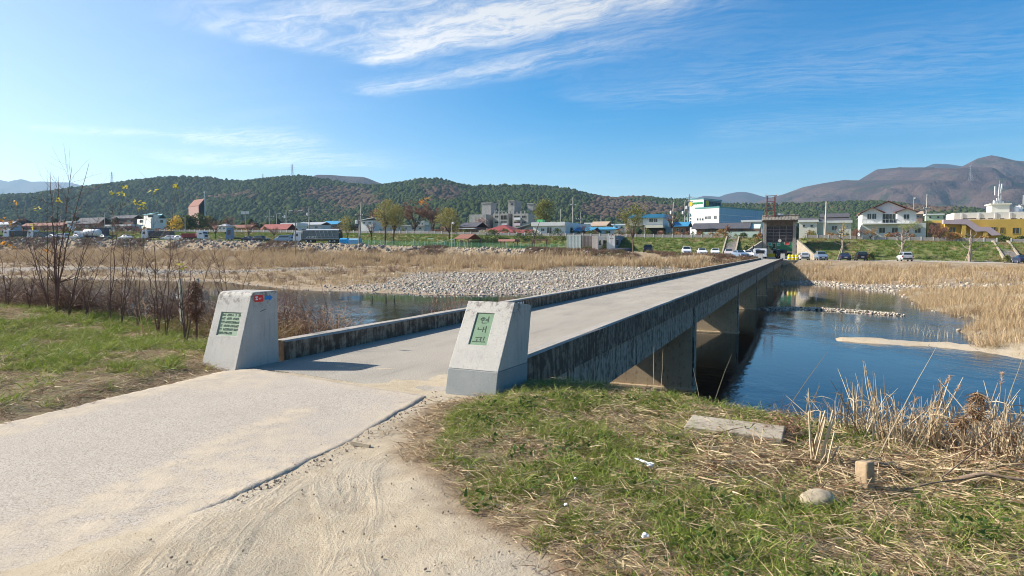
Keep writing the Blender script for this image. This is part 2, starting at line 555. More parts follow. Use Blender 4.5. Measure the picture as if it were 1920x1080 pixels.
def gz(x, y):
    """height of the ground sheet"""
    x = np.asarray(x, float); y = np.asarray(y, float)
    s, t = SN * x + CS * y, CS * x - SN * y
    # near bank
    e = np.interp(t, EDGE_T, EDGE_S)
    dl = s - e + fbm(x * 0.6, y * 0.6, 3) * 0.25
    near = 0.05 * fbm(x * 0.55 + 3, y * 0.55, 3) + 0.035 * fbm(x * 2.1, y * 2.1, 3)
    flat = sstep(sd_poly(x, y, SLAB), 0.1, 0.9)
    near = near * (0.25 + 0.75 * flat) - 0.008 + 0.012 * fbm(x * 2.3 + 1, y * 2.3, 3) * (1 - flat)
    gl = sd_poly(x, y, GRASS_L)
    near = near + 0.10 * sstep(-gl, 0.05, 0.7) + 0.32 * np.exp(-((x + 12.0) ** 2 / 14 + (y - 14.8) ** 2 / 6))
    gr = sd_poly(x, y, GRASS_R)
    near = near + 0.05 * sstep(-gr, 0.0, 0.5) - 0.10 * sstep(x, 1.6, 3.4)
    # sand that has drifted over the slab edge, unevenly, most of it nearer the camera
    se = sd_poly(x, y, SLAB)
    near = near + (x > -3.0) * np.exp(-((se - .05) / .22) ** 2) * (.004 + .022 * np.clip(fbm(x * 1.3 + 8, y * 1.3, 3) + .15, 0, 1))
    near = near + 0.085 * np.exp(-((x + 2.0 - (y - 3.3) * .25) ** 2 / 0.5 + (y - 3.1) ** 2 / 1.1)) + 0.012 * fbm(x * 3.2, y * 3.2, 3) * flat
    drop = np.clip(dl, 0, 4.2)
    near = np.where(dl > 0, near - sstep(drop / 4.2, -0.35, 1.0) * 3.9 + sstep(0.0, -0.35, 1.0) * 3.9, near)
    near = np.maximum(near, -3.75 + 0.12 * fbm(x * 0.2, y * 0.2, 2))
    # far bank
    sd = -sd_poly(s, t, FAR_ST) + 1.6 * fbm(x * 0.12, y * 0.12, 3)
    far = np.interp(sd, [-8, 0, 2.5, 12, 40, 85, 140], [-3.8, -3.0, -2.72, -2.3, -1.45, -0.55, -0.2])
    far = far + sstep(s, 98, 133) * (1 - sstep(t, -30, -8)) * 0.34 * (zT(t) + 0.6)
    far = far + (0.18 * fbm(x * 0.35, y * 0.35, 3) + 0.22 * fbm(x * 0.08, y * 0.08, 3)) * sstep(sd, 0.5, 8)
    for bar, wd, hh in ((BEACH_U, 1.0, 0.10), (BAR_U, 1.05, 0.16)):
        d, arc = seg_dist(x, y, [(p.x, p.y) for p in bar])
        far = np.maximum(far, WATER + hh - ((d + .35 * fbm(x * .7, y * .7, 3)) / wd).clip(0) ** 2 * 0.25 + .03 * fbm(x * 1.5, y * 1.5, 2))
    shd = sd_poly(x, y, [(p.x, p.y) for p in SHOAL])
    far = np.maximum(far, WATER - 0.10 - np.clip(shd + 1.0, 0, 4) * 0.5)
    zt = zT(t); zd = zD(t)
    rp = sstep(s, 132.0, S_T)
    far = far * (1 - rp) + (zt + 0.05 * fbm(x * 0.2, y * 0.2, 2)) * rp
    lev = sstep(s, 147.0, S_D) * (zd - zt)
    notch = sstep(t, G0 - 1.2, G0 - 0.2) * (1 - sstep(t, G1 + 0.2, G1 + 1.2)) * (1 - sstep(s, 172, 205))
    lev = lev * (1 - notch) + 0.10 * fbm(x * 0.5, y * 0.5, 3) * sstep(s, 148, 150) * (1 - sstep(s, 156, 158)) * (1 - notch)
    far = np.where(s > S_T, zt + lev, far)
    plain = sstep(s, 190, 600) * 6
    far = far + plain
    far = far * (1 - sstep(np.hypot(x, y), 1500, 4000)) + 6 * sstep(np.hypot(x, y), 1500, 4000)
    w = sstep(dl, 5.0, 12.0)
    r = np.where(dl < 8, np.maximum(near, np.where(dl > 4.5, far, -9)), far)
    return np.where(dl < 4.5, near, r)
def gz1(x, y): return float(gz(np.array([x]), np.array([y]))[0])

def grow(a, b, step, g, mx=1e9):
    out = [a]; h = step
    while out[-1] < b:
        out.append(out[-1] + h); h = min(h * g, mx)
    return out[1:]
xs = list(np.arange(-6.5, 4.2, 0.06))
xs = [-q for q in grow(6.5, 70, 0.07, 1.035, 1.1)][::-1] + xs + grow(xs[-1], 70, 0.07, 1.035, 1.1)
xs = [-q for q in grow(-xs[0], 9000, 1.3, 1.09)][::-1] + xs + grow(xs[-1], 9000, 1.3, 1.09)
ys = list(np.arange(3.0, 9.6, 0.06))
ys = [-q for q in grow(-3.0, 60, 0.1, 1.25)][::-1] + ys + grow(ys[-1], 215, 0.07, 1.03, 0.9)
ys = [q for q in ys]
ys = ys + grow(ys[-1], 10000, 1.2, 1.10)
XS = np.clip(np.array(xs), -9300, 9300); YS = np.clip(np.array(ys), -200, 10300)
XS = np.unique(XS); YS = np.unique(YS)
def grid_mesh(name, X, Y, Z, mats, smooth=True, keep=None):
    ny, nx = X.shape
    co = np.stack([X, Y, Z], -1).reshape(-1, 3).astype(np.float32)
    i = np.arange(ny * nx).reshape(ny, nx)
    q = np.stack([i[:-1, :-1], i[:-1, 1:], i[1:, 1:], i[1:, :-1]], -1)
    if keep is not None: q = q[keep]
    q = q.reshape(-1, 4)
    me = bpy.data.meshes.new(name)
    me.vertices.add(len(co)); me.vertices.foreach_set('co', co.ravel())
    me.loops.add(q.size); me.loops.foreach_set('vertex_index', q.ravel().astype(np.int32))
    me.polygons.add(len(q)); me.polygons.foreach_set('loop_start', np.arange(0, q.size, 4, dtype=np.int32))
    me.polygons.foreach_set('loop_total', np.full(len(q), 4, np.int32))
    if smooth: me.polygons.foreach_set('use_smooth', np.ones(len(q), bool))
    for m_ in (mats if isinstance(mats, (list, tuple)) else [mats]): me.materials.append(m_)
    me.update(calc_edges=True)
    me.validate()
    return me
def add_attr(me, name, arr):
    a = me.attributes.new(name, 'FLOAT', 'POINT'); a.data.foreach_set('value', np.asarray(arr, np.float32).ravel())

GXX, GYY = np.meshgrid(XS, YS)
GZZ = gz(GXX, GYY)
STRIPS = [([(p.x, p.y) for p in (PZ(u, v, z) for u, v, z in q)], w_) for q, w_ in ((((1560, 534, -2.5), (1640, 537, -2.4), (1720, 541, -2.2), (1830, 541, -1.9), (1960, 546, -1.8)), 2.6), (((1480, 527, -2.7), (1560, 530, -2.6), (1640, 533, -2.4)), 2.0), (((1690, 572, -2.8), (1800, 598, -2.8), (1850, 606, -2.8)), 1.1))]
def zones(x, y):
    s, t = st(x, y)
    nz = fbm(x * 0.9, y * 0.9, 3); nb = fbm(x * 0.05, y * 0.05, 3)
    gl = sd_poly(x, y, GRASS_L); gr = sd_poly(x, y, GRASS_R)
    nearm = 1 - sstep(s, 14, 18)
    sand = sstep(np.minimum(gl, gr) + nz * 0.22, -0.12, 0.16) * nearm
    grass = (1 - sstep(np.minimum(gl, gr) + nz * 0.2, -0.5, 0.1)) * nearm
    sd = -sd_poly(s, t, FAR_ST)
    farm = 1 - nearm
    # cobble flats on the left bar and strips of sand and stones on the right bank
    left = 1 - sstep(t, -14, -4)
    gv = left * sstep(t + nb * 10, -62, -44) * sstep(sd + nb * 3, -1.5, .5) * (1 - sstep(sd + nb * 14, 26, 34))
    gv = np.maximum(gv, left * (1 - sstep(t, -95, -70)) * np.exp(-((sd - 16 + nb * 14) / 5.0) ** 2) * 0.9)
    right = sstep(t, -3, 3)
    for pl_, w_ in STRIPS:
        d, _ = seg_dist(x, y, pl_)
        gv = np.maximum(gv, right * (1 - sstep(d + nb * 1.5, w_ * .6, w_)) * sstep(sd, -1, 1))
    gv = np.maximum(gv, right * np.exp(-((sd - 0.8 + nb * 3) / 1.6) ** 2) * sstep(s, 82, 90))
    gv = np.maximum(gv, right * np.exp(-((s - 91 - nb * 8) / 3.5) ** 2) * sstep(sd, 0, 3))
    gv = np.maximum(gv, sstep(sd, -9, -1) * 0.25 * (1 - sstep(sd, 0, 1.2)))
    shs = (1 - sstep(sd_poly(x, y, [(p.x, p.y) for p in SHOAL]), -0.5, 1.5))
    for bar, wd in ((BEACH_U, 1.6), (BAR_U, 1.6)):
        d, _ = seg_dist(x, y, [(p.x, p.y) for p in bar])
        if bar is BEACH_U: gv = np.maximum(gv, 1 - sstep(d, wd, wd + 0.6))
        else: shs = np.maximum(shs, 1 - sstep(d, wd, wd + 0.6))
    sand = np.maximum(sand, shs * farm)
    pave = sstep(s, 139.0, 140.5) * (1 - sstep(s + nb, 146.8, 148.2)) * farm
    notch = sstep(t, G0 - 0.3, G0 + 0.1) * (1 - sstep(t, G1 - 0.1, G1 + 0.3))
    pave = np.maximum(pave, notch * sstep(s, 139, 140) * (1 - sstep(s, 200, 210)))
    lg = sstep(s, 146.8, 148.5) * (1 - notch)
    leftterr = sstep(s, 138.6, 139.6) * (1 - sstep(t, -62, -48)) * 0.75       # grassy terrace further left
    grass = np.maximum(grass, np.maximum(lg, leftterr) * farm)
    pave = pave * (1 - leftterr)
    return sand, grass, gv * farm, pave
g_mat, k, bs, out = base_mat('ground')
v = k.pos()
n1 = k.noise(v, 0.55, 5, 0.6); n2 = k.noise(v, 6.0, 5, 0.65); n3 = k.noise(v, 55.0, 4, 0.7); n4 = k.noise(v, 260, 2, 0.6)
soil = k.mix(k.lin(n2, 0.35, 0.65), (0.16, 0.105, 0.065), (0.33, 0.245, 0.155))
soil = k.mix(k.step(n3, 0.52, 0.66), soil, (0.33, 0.25, 0.16))
dry = k.mix(k.lin(n1, 0.35, 0.65), (0.25, 0.185, 0.115), (0.36, 0.28, 0.19))
dry = k.mix(k.m('MULTIPLY', k.step(n2, .45, .62), .5), dry, (.20, .15, .09))
vy = k.sep(v)[1]
base = k.mix(k.step(vy, 16, 24), soil, dry)
gcol = k.mix(k.lin(n2, 0.35, 0.65), (0.06, 0.10, 0.02), (0.125, 0.18, 0.04))
gcol = k.mix(k.step(n1, 0.48, 0.68), gcol, (0.22, 0.165, 0.075))
gm = k.m('MULTIPLY', k.attr('w_grass'), k.m('MULTIPLY_ADD', k.step(vy, 16, 24), 0.55, k.m('MULTIPLY', k.step(n2, 0.40, 0.62), 0.45)))
c_ = k.mix(gm, base, gcol)
stone = k.voro(v, 4.2, out='Color')
stc = k.mix(0.22, k.mix(k.lin(n2, 0.3, 0.7), (0.38, 0.33, 0.26), (0.55, 0.49, 0.40)), stone)
stc = k.mix(k.step(k.voro(v, 4.2), 0.30, 0.62), stc, (0.16, 0.13, 0.10))
c_ = k.mix(k.attr('w_gravel'), c_, stc)
sandc = k.mix(k.lin(n2, 0.3, 0.7), (0.40, 0.325, 0.225), (0.50, 0.42, 0.305))
sandc = k.mix(k.step(n1, 0.45, 0.7), sandc, (0.46, 0.40, 0.31))
sandc = k.mix(k.m('MULTIPLY', k.step(n3, 0.57, 0.68), 0.6), sandc, (0.23, 0.18, 0.13))
sandc = k.mix(k.m('MULTIPLY', k.step(k.noise(v, 2.6, 5, .7), .55, .70), .35), sandc, (0.27, 0.21, 0.15))
sandc = k.mix(k.m('MULTIPLY', k.step(n4, 0.58, 0.7), 0.4), sandc, (0.20, 0.16, 0.12))
c_ = k.mix(k.attr('w_sand'), c_, sandc)
pavc = k.mix(k.lin(n1, 0.3, 0.7), (0.33, 0.30, 0.26), (0.45, 0.41, 0.35))
c_ = k.mix(k.attr('w_pave'), c_, pavc)
# wet, weed-covered bed below the water line
vz = k.sep(v)[2]
c_ = k.mix(k.m('MULTIPLY', k.m('SUBTRACT', 1.0, k.step(vz, -3.35, -2.98)), 0.75), c_, (0.10, 0.075, 0.035))
k.put(bs.inputs['Base Color'], c_)
bs.inputs['Roughness'].default_value = 0.95
bs.inputs['Specular IOR Level'].default_value = 0.1
# tyre tracks pressed into the sand
trk = k.attr('trk_d'); trl = k.attr('trk_l')
trkrel = lambda: k.m('MULTIPLY', k.m('SUBTRACT', 1.0, k.step(trk, 0.08, 0.15)),
    k.m('ADD', k.m('MULTIPLY', k.noise(k.comb(k.m('MULTIPLY', trk, 30.0), k.m('MULTIPLY', trl, 1.2), 0.0), 1.0, 2, .5), 1.0),
        k.m('MULTIPLY', k.m('MULTIPLY', k.noise(k.comb(k.m('MULTIPLY', trk, 34.0), k.m('MULTIPLY', trl, 26.0), 3.0), 1.0, 1, .5), k.step(k.noise(v, 0.8, 2), .48, .58)), .9)))
trelief = trkrel()
h = k.m('ADD', k.m('MULTIPLY', n3, 0.9), k.m('ADD', k.m('MULTIPLY', n2, 1.2), k.m('MULTIPLY', n4, 0.25)))
h = k.m('ADD', h, k.m('MULTIPLY', trelief, 0.75))
pits = k.m('MULTIPLY', k.step(k.voro(v, 26), 0.0, 0.16), 0.25)
h = k.m('ADD', h, pits)
k.put(bs.inputs['Normal'], k.bump(h, 0.7, 0.024))
gme = grid_mesh('ground', GXX, GYY, GZZ, g_mat)
zs_ = zones(GXX, GYY)
for nm, a in zip(('w_sand', 'w_grass', 'w_gravel', 'w_pave'), zs_): add_attr(gme, nm, a)
# tracks: centre lines in the sand
TRACKS = [[PZ(u, v, 0) for u, v in q] for q in (
    ((660, 1080), (640, 980), (600, 900), (640, 868), (760, 830)),
    ((620, 1100), (690, 960), (670, 880), (730, 850)),
    ((300, 1100), (410, 950), (560, 880), (700, 810)),
    ((380, 1100), (450, 985), (560, 905)),
    ((0, 815), (180, 765), (330, 725), (430, 704)),
    ((170, 1010), (300, 900), (420, 830), (560, 775)),
    ((1, 1010), (150, 960), (330, 880)))]
def track_attr(x, y):
    bd = np.full(x.shape, 9.0); bl = np.zeros(x.shape)
    for q in TRACKS:
        pts = []
        P = [(p.x, p.y) for p in q]
        for (ax, ay), (bx, by) in zip(P[:-1], P[1:]):
            for i in range(8): pts.append((ax + (bx - ax) * i / 8, ay + (by - ay) * i / 8))
        pts.append(P[-1])
        for _ in range(12):
            pts = [pts[0]] + [((a[0] + 2 * b[0] + c[0]) / 4, (a[1] + 2 * b[1] + c[1]) / 4) for a, b, c in zip(pts[:-2], pts[1:-1], pts[2:])] + [pts[-1]]
        pts = pts[::2] + [pts[-1]]
        d, l = seg_dist(x, y, pts)
        k_ = d < bd
        bd = np.where(k_, d, bd); bl = np.where(k_, l, bl)
    return bd, bl
nearmask = (np.abs(GXX) < 8) & (GYY > 1.5) & (GYY < 11)
td = np.full(GXX.shape, 9.0); tl = np.zeros(GXX.shape)
td[nearmask], tl[nearmask] = track_attr(GXX[nearmask], GYY[nearmask])
add_attr(gme, 'trk_d', td); add_attr(gme, 'trk_l', tl)
ground = structure(link('ground', gme))

# ------------------------------------------------------------------ water
wm = bpy.data.materials.new('river_water'); wm.use_nodes = True
wm.node_tree.nodes.clear(); k = N(wm.node_tree)
v = k.pos()
wv = k.mapv(v, scale=(1.0, 0.6, 1.0), rot=(0, 0, RAD(20)))
calm = k.step(k.noise(k.mapv(v, scale=(1, .5, 1)), 0.09, 4), 0.40, 0.60)
hgt = k.m('ADD', k.m('MULTIPLY', k.noise(wv, 3.2, 3, 0.6), 0.6), k.m('MULTIPLY', k.noise(wv, 0.8, 2), 0.8))
hgt = k.m('ADD', hgt, k.m('MULTIPLY', k.noise(wv, 9.0, 2), 0.3))
dist_ = k.step(k.sep(v)[1], 25, 80)
hgt = k.m('MULTIPLY', hgt, k.m('MULTIPLY', k.m('MULTIPLY_ADD', calm, 0.85, 0.15), k.m('MULTIPLY_ADD', dist_, -0.75, 1.0)))
bn = k.bump(hgt, 0.35, 0.10)
gl = k.new('ShaderNodeBsdfGlossy'); gl.inputs['Roughness'].default_value = 0.03
k.put(gl.inputs['Normal'], bn)
gl.inputs[0].default_value = (0.96, 0.98, 1.0, 1)
tr = k.new('ShaderNodeBsdfTransparent'); tr.inputs[0].default_value = (0.50, 0.45, 0.29, 1)
df = k.new('ShaderNodeBsdfDiffuse'); df.inputs[0].default_value = (0.010, 0.020, 0.026, 1)
mx = k.new('ShaderNodeMixShader')
mx.inputs[0].default_value = 0.68
k.nt.links.new(df.outputs[0], mx.inputs[1]); k.nt.links.new(tr.outputs[0], mx.inputs[2])
fr = k.new('ShaderNodeFresnel'); fr.inputs[0].default_value = 1.38
k.put(fr.inputs['Normal'], bn)
m2 = k.new('ShaderNodeMixShader')
k.put(m2.inputs[0], fr.outputs[0])
k.nt.links.new(mx.outputs[0], m2.inputs[1]); k.nt.links.new(gl.outputs[0], m2.inputs[2])
o_ = k.new('ShaderNodeOutputMaterial'); k.nt.links.new(m2.outputs[0], o_.inputs[0])
b = MB(); b.f((-420, -60, WATER), (420, -60, WATER), (420, 200, WATER), (-420, 200, WATER))
structure(b.build('river_water', wm))

# ------------------------------------------------------------------ approach slab of rough concrete
cm, k, bs, out = base_mat('rough_concrete')
v = k.pos()
n1 = k.noise(v, 0.8, 5, 0.6); n2 = k.noise(v, 38, 4, 0.7); n3 = k.noise(v, 120, 2, 0.6); n5 = k.noise(v, 5, 4, 0.6)
c_ = k.mix(k.lin(n1, 0.3, 0.7), (0.37, 0.32, 0.262), (0.45, 0.395, 0.325))
sp = k.noise(v, 70, 3, 0.65)
c_ = k.mix(k.m('MULTIPLY', k.step(sp, 0.54, 0.60), k.lin(n1, .35, .65, .35, .8)), c_, (0.16, 0.13, 0.10))
c_ = k.mix(k.m('MULTIPLY', k.m('SUBTRACT', 1.0, k.step(sp, 0.36, 0.44)), 0.5), c_, (0.56, 0.51, 0.44))
c_ = k.mix(k.m('MULTIPLY', k.step(n3, 0.56, 0.68), 0.5), c_, (0.16, 0.13, 0.11))
c_ = k.mix(k.m('MULTIPLY', k.step(k.noise(v, 1.9, 5, .7), .56, .72), .28), c_, (0.25, 0.21, 0.17))
c_ = k.mix(k.m('MULTIPLY', k.step(n2, 0.56, 0.72), 0.5), c_, (0.50, 0.46, 0.40))
# thin sand drifts
trk = k.attr('trk_d')
sandm = k.m('MAXIMUM', k.attr('w_drift'), k.m('MULTIPLY', k.m('SUBTRACT', 1.0, k.step(trk, 0.05, 0.26)), 0.8))
sandm = k.m('MULTIPLY', sandm, k.lin(n5, 0.35, 0.58), clamp=True)
sandc = k.mix(k.lin(n5, 0.3, 0.7), (0.43, 0.35, 0.245), (0.50, 0.42, 0.31))
c_ = k.mix(sandm, c_, sandc)
k.put(bs.inputs['Base Color'], c_)
bs.inputs['Roughness'].default_value = 0.92; bs.inputs['Specular IOR Level'].default_value = 0.15
trl = k.attr('trk_l')
rel = k.m('MULTIPLY', trkrel(), sandm)
h = k.m('ADD', k.m('MULTIPLY', sp, -1.0), k.m('ADD', k.m('MULTIPLY', n2, 0.4), k.m('MULTIPLY', rel, 0.9)))
h = k.m('ADD', h, k.m('MULTIPLY', n5, 0.6))
k.put(bs.inputs['Normal'], k.bump(h, 0.45, 0.012))
X, Y = np.meshgrid(np.concatenate([np.arange(-12, -5, 0.12), np.arange(-5, -0.6, 0.035)]), np.concatenate([np.arange(-5, 3.2, 0.15), np.arange(3.2, 9.9, 0.035)]))
sd = sd_poly(X, Y, SLAB) + 0.035 * fbm(X * 1.6, Y * 1.6, 3) + 0.03 * fbm(X * 7, Y * 7, 3)
Z = 0.020 + 0.006 * fbm(X * 0.7, Y * 0.7, 2) - sstep(sd, -0.03, 0.05) * 0.10
keep = (sd[:-1, :-1] < 0.09)
rme = grid_mesh('road', X, Y, Z, cm, keep=keep)
a_, l_ = track_attr(X, Y)
add_attr(rme, 'trk_d', a_); add_attr(rme, 'trk_l', l_)
drift = sstep(sd, -0.35, -0.02) * 0.6 + np.exp(-((X + 2.0) ** 2 / 0.8 + (Y - 3.4) ** 2 / 1.6)) * 0.95 + sstep(fbm(X * 0.5 + 4, Y * 0.35, 3), 0.12, 0.5) * 0.55
add_attr(rme, 'w_drift', np.clip(drift, 0, 1))
structure(link('road', rme))
# ------------------------------------------------------------------ concrete materials
def old_concrete(name, c1, c2, mould, amount, streak=1.0):
    m_, k, bs, out = base_mat(name)
    v = k.obj()
    n1 = k.noise(v, 1.1, 5, 0.65); n2 = k.noise(k.mapv(v, scale=(6, 6, 0.7)), 1.6, 5, 0.7); n3 = k.noise(v, 28, 4, 0.7); n4 = k.noise(v, 7, 4, 0.6)
    c_ = k.mix(k.lin(n1, 0.3, 0.7), c1, c2)
    c_ = k.mix(k.m('MULTIPLY', k.step(n3, 0.5, 0.7), 0.35), c_, tuple(q * 0.5 for q in c1))
    mk = k.m('ADD', k.m('MULTIPLY', n2, 0.55 * streak), k.m('MULTIPLY', n4, 0.45))
    mk = k.m('MULTIPLY', k.step(mk, 0.62 - amount * 0.32, 0.78 - amount * 0.32), 0.92)
    c_ = k.mix(mk, c_, mould)
    c_ = k.mix(k.m('MULTIPLY', k.step(k.noise(v, 3.3, 5, 0.7), 0.62, 0.70), 0.35), c_, tuple(min(1, q * 1.5) for q in c2))
    k.put(bs.inputs['Base Color'], c_)
    bs.inputs['Roughness'].default_value = 0.9
    bs.inputs['Specular IOR Level'].default_value = 0.2
    k.put(bs.inputs['Normal'], k.bump(k.m('ADD', n3, k.m('MULTIPLY', n4, 0.8)), 0.6, 0.012))
    MATS[name] = m_
    return m_
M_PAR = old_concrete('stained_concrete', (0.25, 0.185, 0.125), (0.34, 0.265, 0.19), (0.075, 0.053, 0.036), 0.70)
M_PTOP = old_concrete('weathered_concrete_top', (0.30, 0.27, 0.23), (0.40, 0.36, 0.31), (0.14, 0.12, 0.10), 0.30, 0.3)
M_GIRD = old_concrete('girder_concrete', (0.34, 0.275, 0.205), (0.44, 0.365, 0.28), (0.10, 0.076, 0.054), 0.40, 1.2)
M_PIER = old_concrete('pier_concrete', (0.36, 0.27, 0.17), (0.46, 0.36, 0.235), (0.16, 0.115, 0.07), 0.34)
M_CONC = old_concrete('pale_concrete', (0.33, 0.28, 0.21), (0.42, 0.365, 0.28), (0.17, 0.135, 0.095), 0.40)
dm, k, bs, out = base_mat('deck_concrete')
v = k.obj()
n1 = k.noise(k.mapv(v, scale=(1.0, 0.25, 1)), 1.1, 5, 0.6); n2 = k.noise(v, 60, 3, 0.7); n3 = k.noise(v, 170, 2, 0.6); n4 = k.noise(v, 0.35, 4, 0.6)
c_ = k.mix(k.lin(n1, 0.3, 0.7), (0.29, 0.262, 0.215), (0.41, 0.37, 0.305))
c_ = k.mix(k.m('MULTIPLY', k.step(n4, 0.45, 0.7), 0.6), c_, (0.44, 0.38, 0.30))
sp = k.noise(v, 58, 2, .55)
c_ = k.mix(k.m('MULTIPLY', k.step(sp, 0.54, 0.62), 0.7), c_, (0.14, 0.125, 0.105))
c_ = k.mix(k.m('MULTIPLY', k.m('SUBTRACT', 1.0, k.step(sp, .36, .44)), .4), c_, (0.50, 0.46, 0.39))
c_ = k.mix(k.m('MULTIPLY', k.step(k.noise(k.mapv(v, scale=(2.2, .35, 1)), 1.6, 5, .7), .54, .70), .40), c_, (0.19, 0.17, 0.145))
c_ = k.mix(k.m('MULTIPLY', k.step(n3, 0.54, 0.68), 0.5), c_, (0.13, 0.115, 0.10))
k.put(bs.inputs['Base Color'], c_)
bs.inputs['Roughness'].default_value = 0.9; bs.inputs['Specular IOR Level'].default_value = 0.2
k.put(bs.inputs['Normal'], k.bump(k.m('ADD', n2, k.m('MULTIPLY', k.voro(v, 75), -0.6)), 0.6, 0.010))

# ------------------------------------------------------------------ the bridge (local x = across, y = along, z = up)
BR = thing('bridge', 'long low concrete beam bridge with stained parapets crossing the shallow river', 'bridge', (0, 0, 0), -TH)
T_LO, T_LI, T_RI, T_RO = -7.40, -7.14, -3.47, -3.22
S0 = 7.0
PIERS = [23.3 + 17.0 * i for i in range(7)]
JOINT = [S0] + PIERS + [S_END]
Z_GB, Z_LEDGE, Z_PT = -0.82, -0.17, 0.30
for i in range(len(JOINT) - 1):
    a, b_ = JOINT[i] + (0.008 if i else 0), JOINT[i + 1] - 0.008
    m_ = MB()                      # deck slab of one span
    m_.box(T_LI + 0.003, T_RI - 0.003, a if i else 6.75, b_, -0.16, 0.0)
    if i == 0:
        # the start of the deck is cut on the skew to meet the approach slab
        m_ = MB(); m_.prismz([(T_LI + 0.003, 7.35), (-6.4, 7.30), (-5.2, 7.05), (-4.2, 6.85), (T_RI - 0.003, 6.72), (T_RI - 0.003, b_), (T_LI + 0.003, b_)], -0.3, 0.0)
    m_.build('deck_slab', dm, BR)
    for side in (0, 1):
        x0, x1 = ((T_LO, T_LI), (T_RI, T_RO))[side]
        a2 = a if i else (8.08 if side == 0 else 7.55)
        m_ = MB()
        nseg = max(1, int((b_ - a2) / 1.2))
        # slightly worn, uneven edges
        P = []
        for j in range(nseg + 1):
            y = a2 + (b_ - a2) * j / nseg
            q = 0.010
            r = [rnd.uniform(-q, q) for _ in range(6)]
            P.append([m_.v((x0, y, Z_LEDGE)), m_.v((x0 + r[0] * .4, y, Z_PT - 0.03 + r[1])), m_.v((x0 + 0.03 + r[2], y, Z_PT + r[3] * .5)),
                      m_.v((x1 - 0.03 + r[4], y, Z_PT + r[5] * .5)), m_.v((x1 + r[0] * .4, y, Z_PT - 0.03 + r[2])), m_.v((x1, y, Z_LEDGE))])
        for A, B in zip(P[:-1], P[1:]):
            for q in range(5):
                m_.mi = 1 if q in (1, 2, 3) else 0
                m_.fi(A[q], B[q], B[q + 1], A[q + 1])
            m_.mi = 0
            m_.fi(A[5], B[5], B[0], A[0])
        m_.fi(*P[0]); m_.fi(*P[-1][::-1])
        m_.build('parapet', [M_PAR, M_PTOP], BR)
    g = MB(); g.box(T_LO + 0.06, T_RO - 0.06, a, b_, Z_GB, Z_LEDGE - 0.003)
    # form-board joints: shallow ribs between the panels
    go_ = g.build('girder', M_GIRD, BR)
    y = a + 0.5
    p_ = MB()
    while y + 0.87 < b_:
        p_.box(T_RO - 0.062, T_RO - 0.045 + rnd.uniform(-.003, .003), y, y + 0.87, Z_GB + 0.0, Z_LEDGE - 0.02)
        p_.box(T_LO + 0.045, T_LO + 0.062, y, y + 0.87, Z_GB + 0.0, Z_LEDGE - 0.02)
        y += 0.89
    po = p_.build('form_panel', M_GIRD, go_); po['kind'] = 'stuff'
for s_ in PIERS:
    m_ = MB(); m_.box(T_LO + 0.12, T_RO - 0.07, s_ - 0.30, s_ + 0.30, -4.2, Z_GB - 0.003)
    po = bevel(m_.build('pier', M_PIER, BR), 0.03)
    m_ = MB(); m_.box(T_LO + 0.02, T_RO + 0.03, s_ - 0.42, s_ + 0.42, -4.3, WATER + 0.09)
    bevel(m_.build('footing', M_PIER, po), 0.03)
    m_ = MB()
    m_.box(T_RO - 0.058, T_RO - 0.005, s_ - 0.24, s_ + 0.24, -2.85, Z_LEDGE - 0.004)
    m_.build('pilaster', M_GIRD, po)
# abutments
for s_, w_ in ((6.9, 1.1), (S_END - 0.6, 3.0)):
    m_ = MB(); m_.box(T_LO + 0.03, T_RO - 0.03, s_, s_ + w_, -4.2, Z_GB - 0.004)
    m_.build('abutment', M_PIER, BR)
m_ = MB(); m_.prismz([(T_RO - 0.03, S_END - 3.2), (T_RO + 2.6, S_END + 0.4), (T_RO + 2.6, S_END + 0.9), (T_RO - 0.03, S_END + 0.9)], -3.6, -0.12)
m_.build('wing_wall', M_PIER, BR)
# small white paint marks on the inner face of the left parapet
m_ = MB(); y = 15.4
M_WPAINT = mat('white_paint', (0.75, 0.74, 0.70), 0.7, 0.1)
for i in range(13):
    z = 0.17 + rnd.uniform(-.02, .02)
    m_.box(T_LI - 0.004, T_LI + 0.006, y, y + rnd.uniform(0.05, 0.13), z, z + rnd.uniform(0.03, 0.07)); y += rnd.uniform(0.14, 0.22)
m_.build('paint_marks', M_WPAINT, BR)['kind'] = 'stuff'

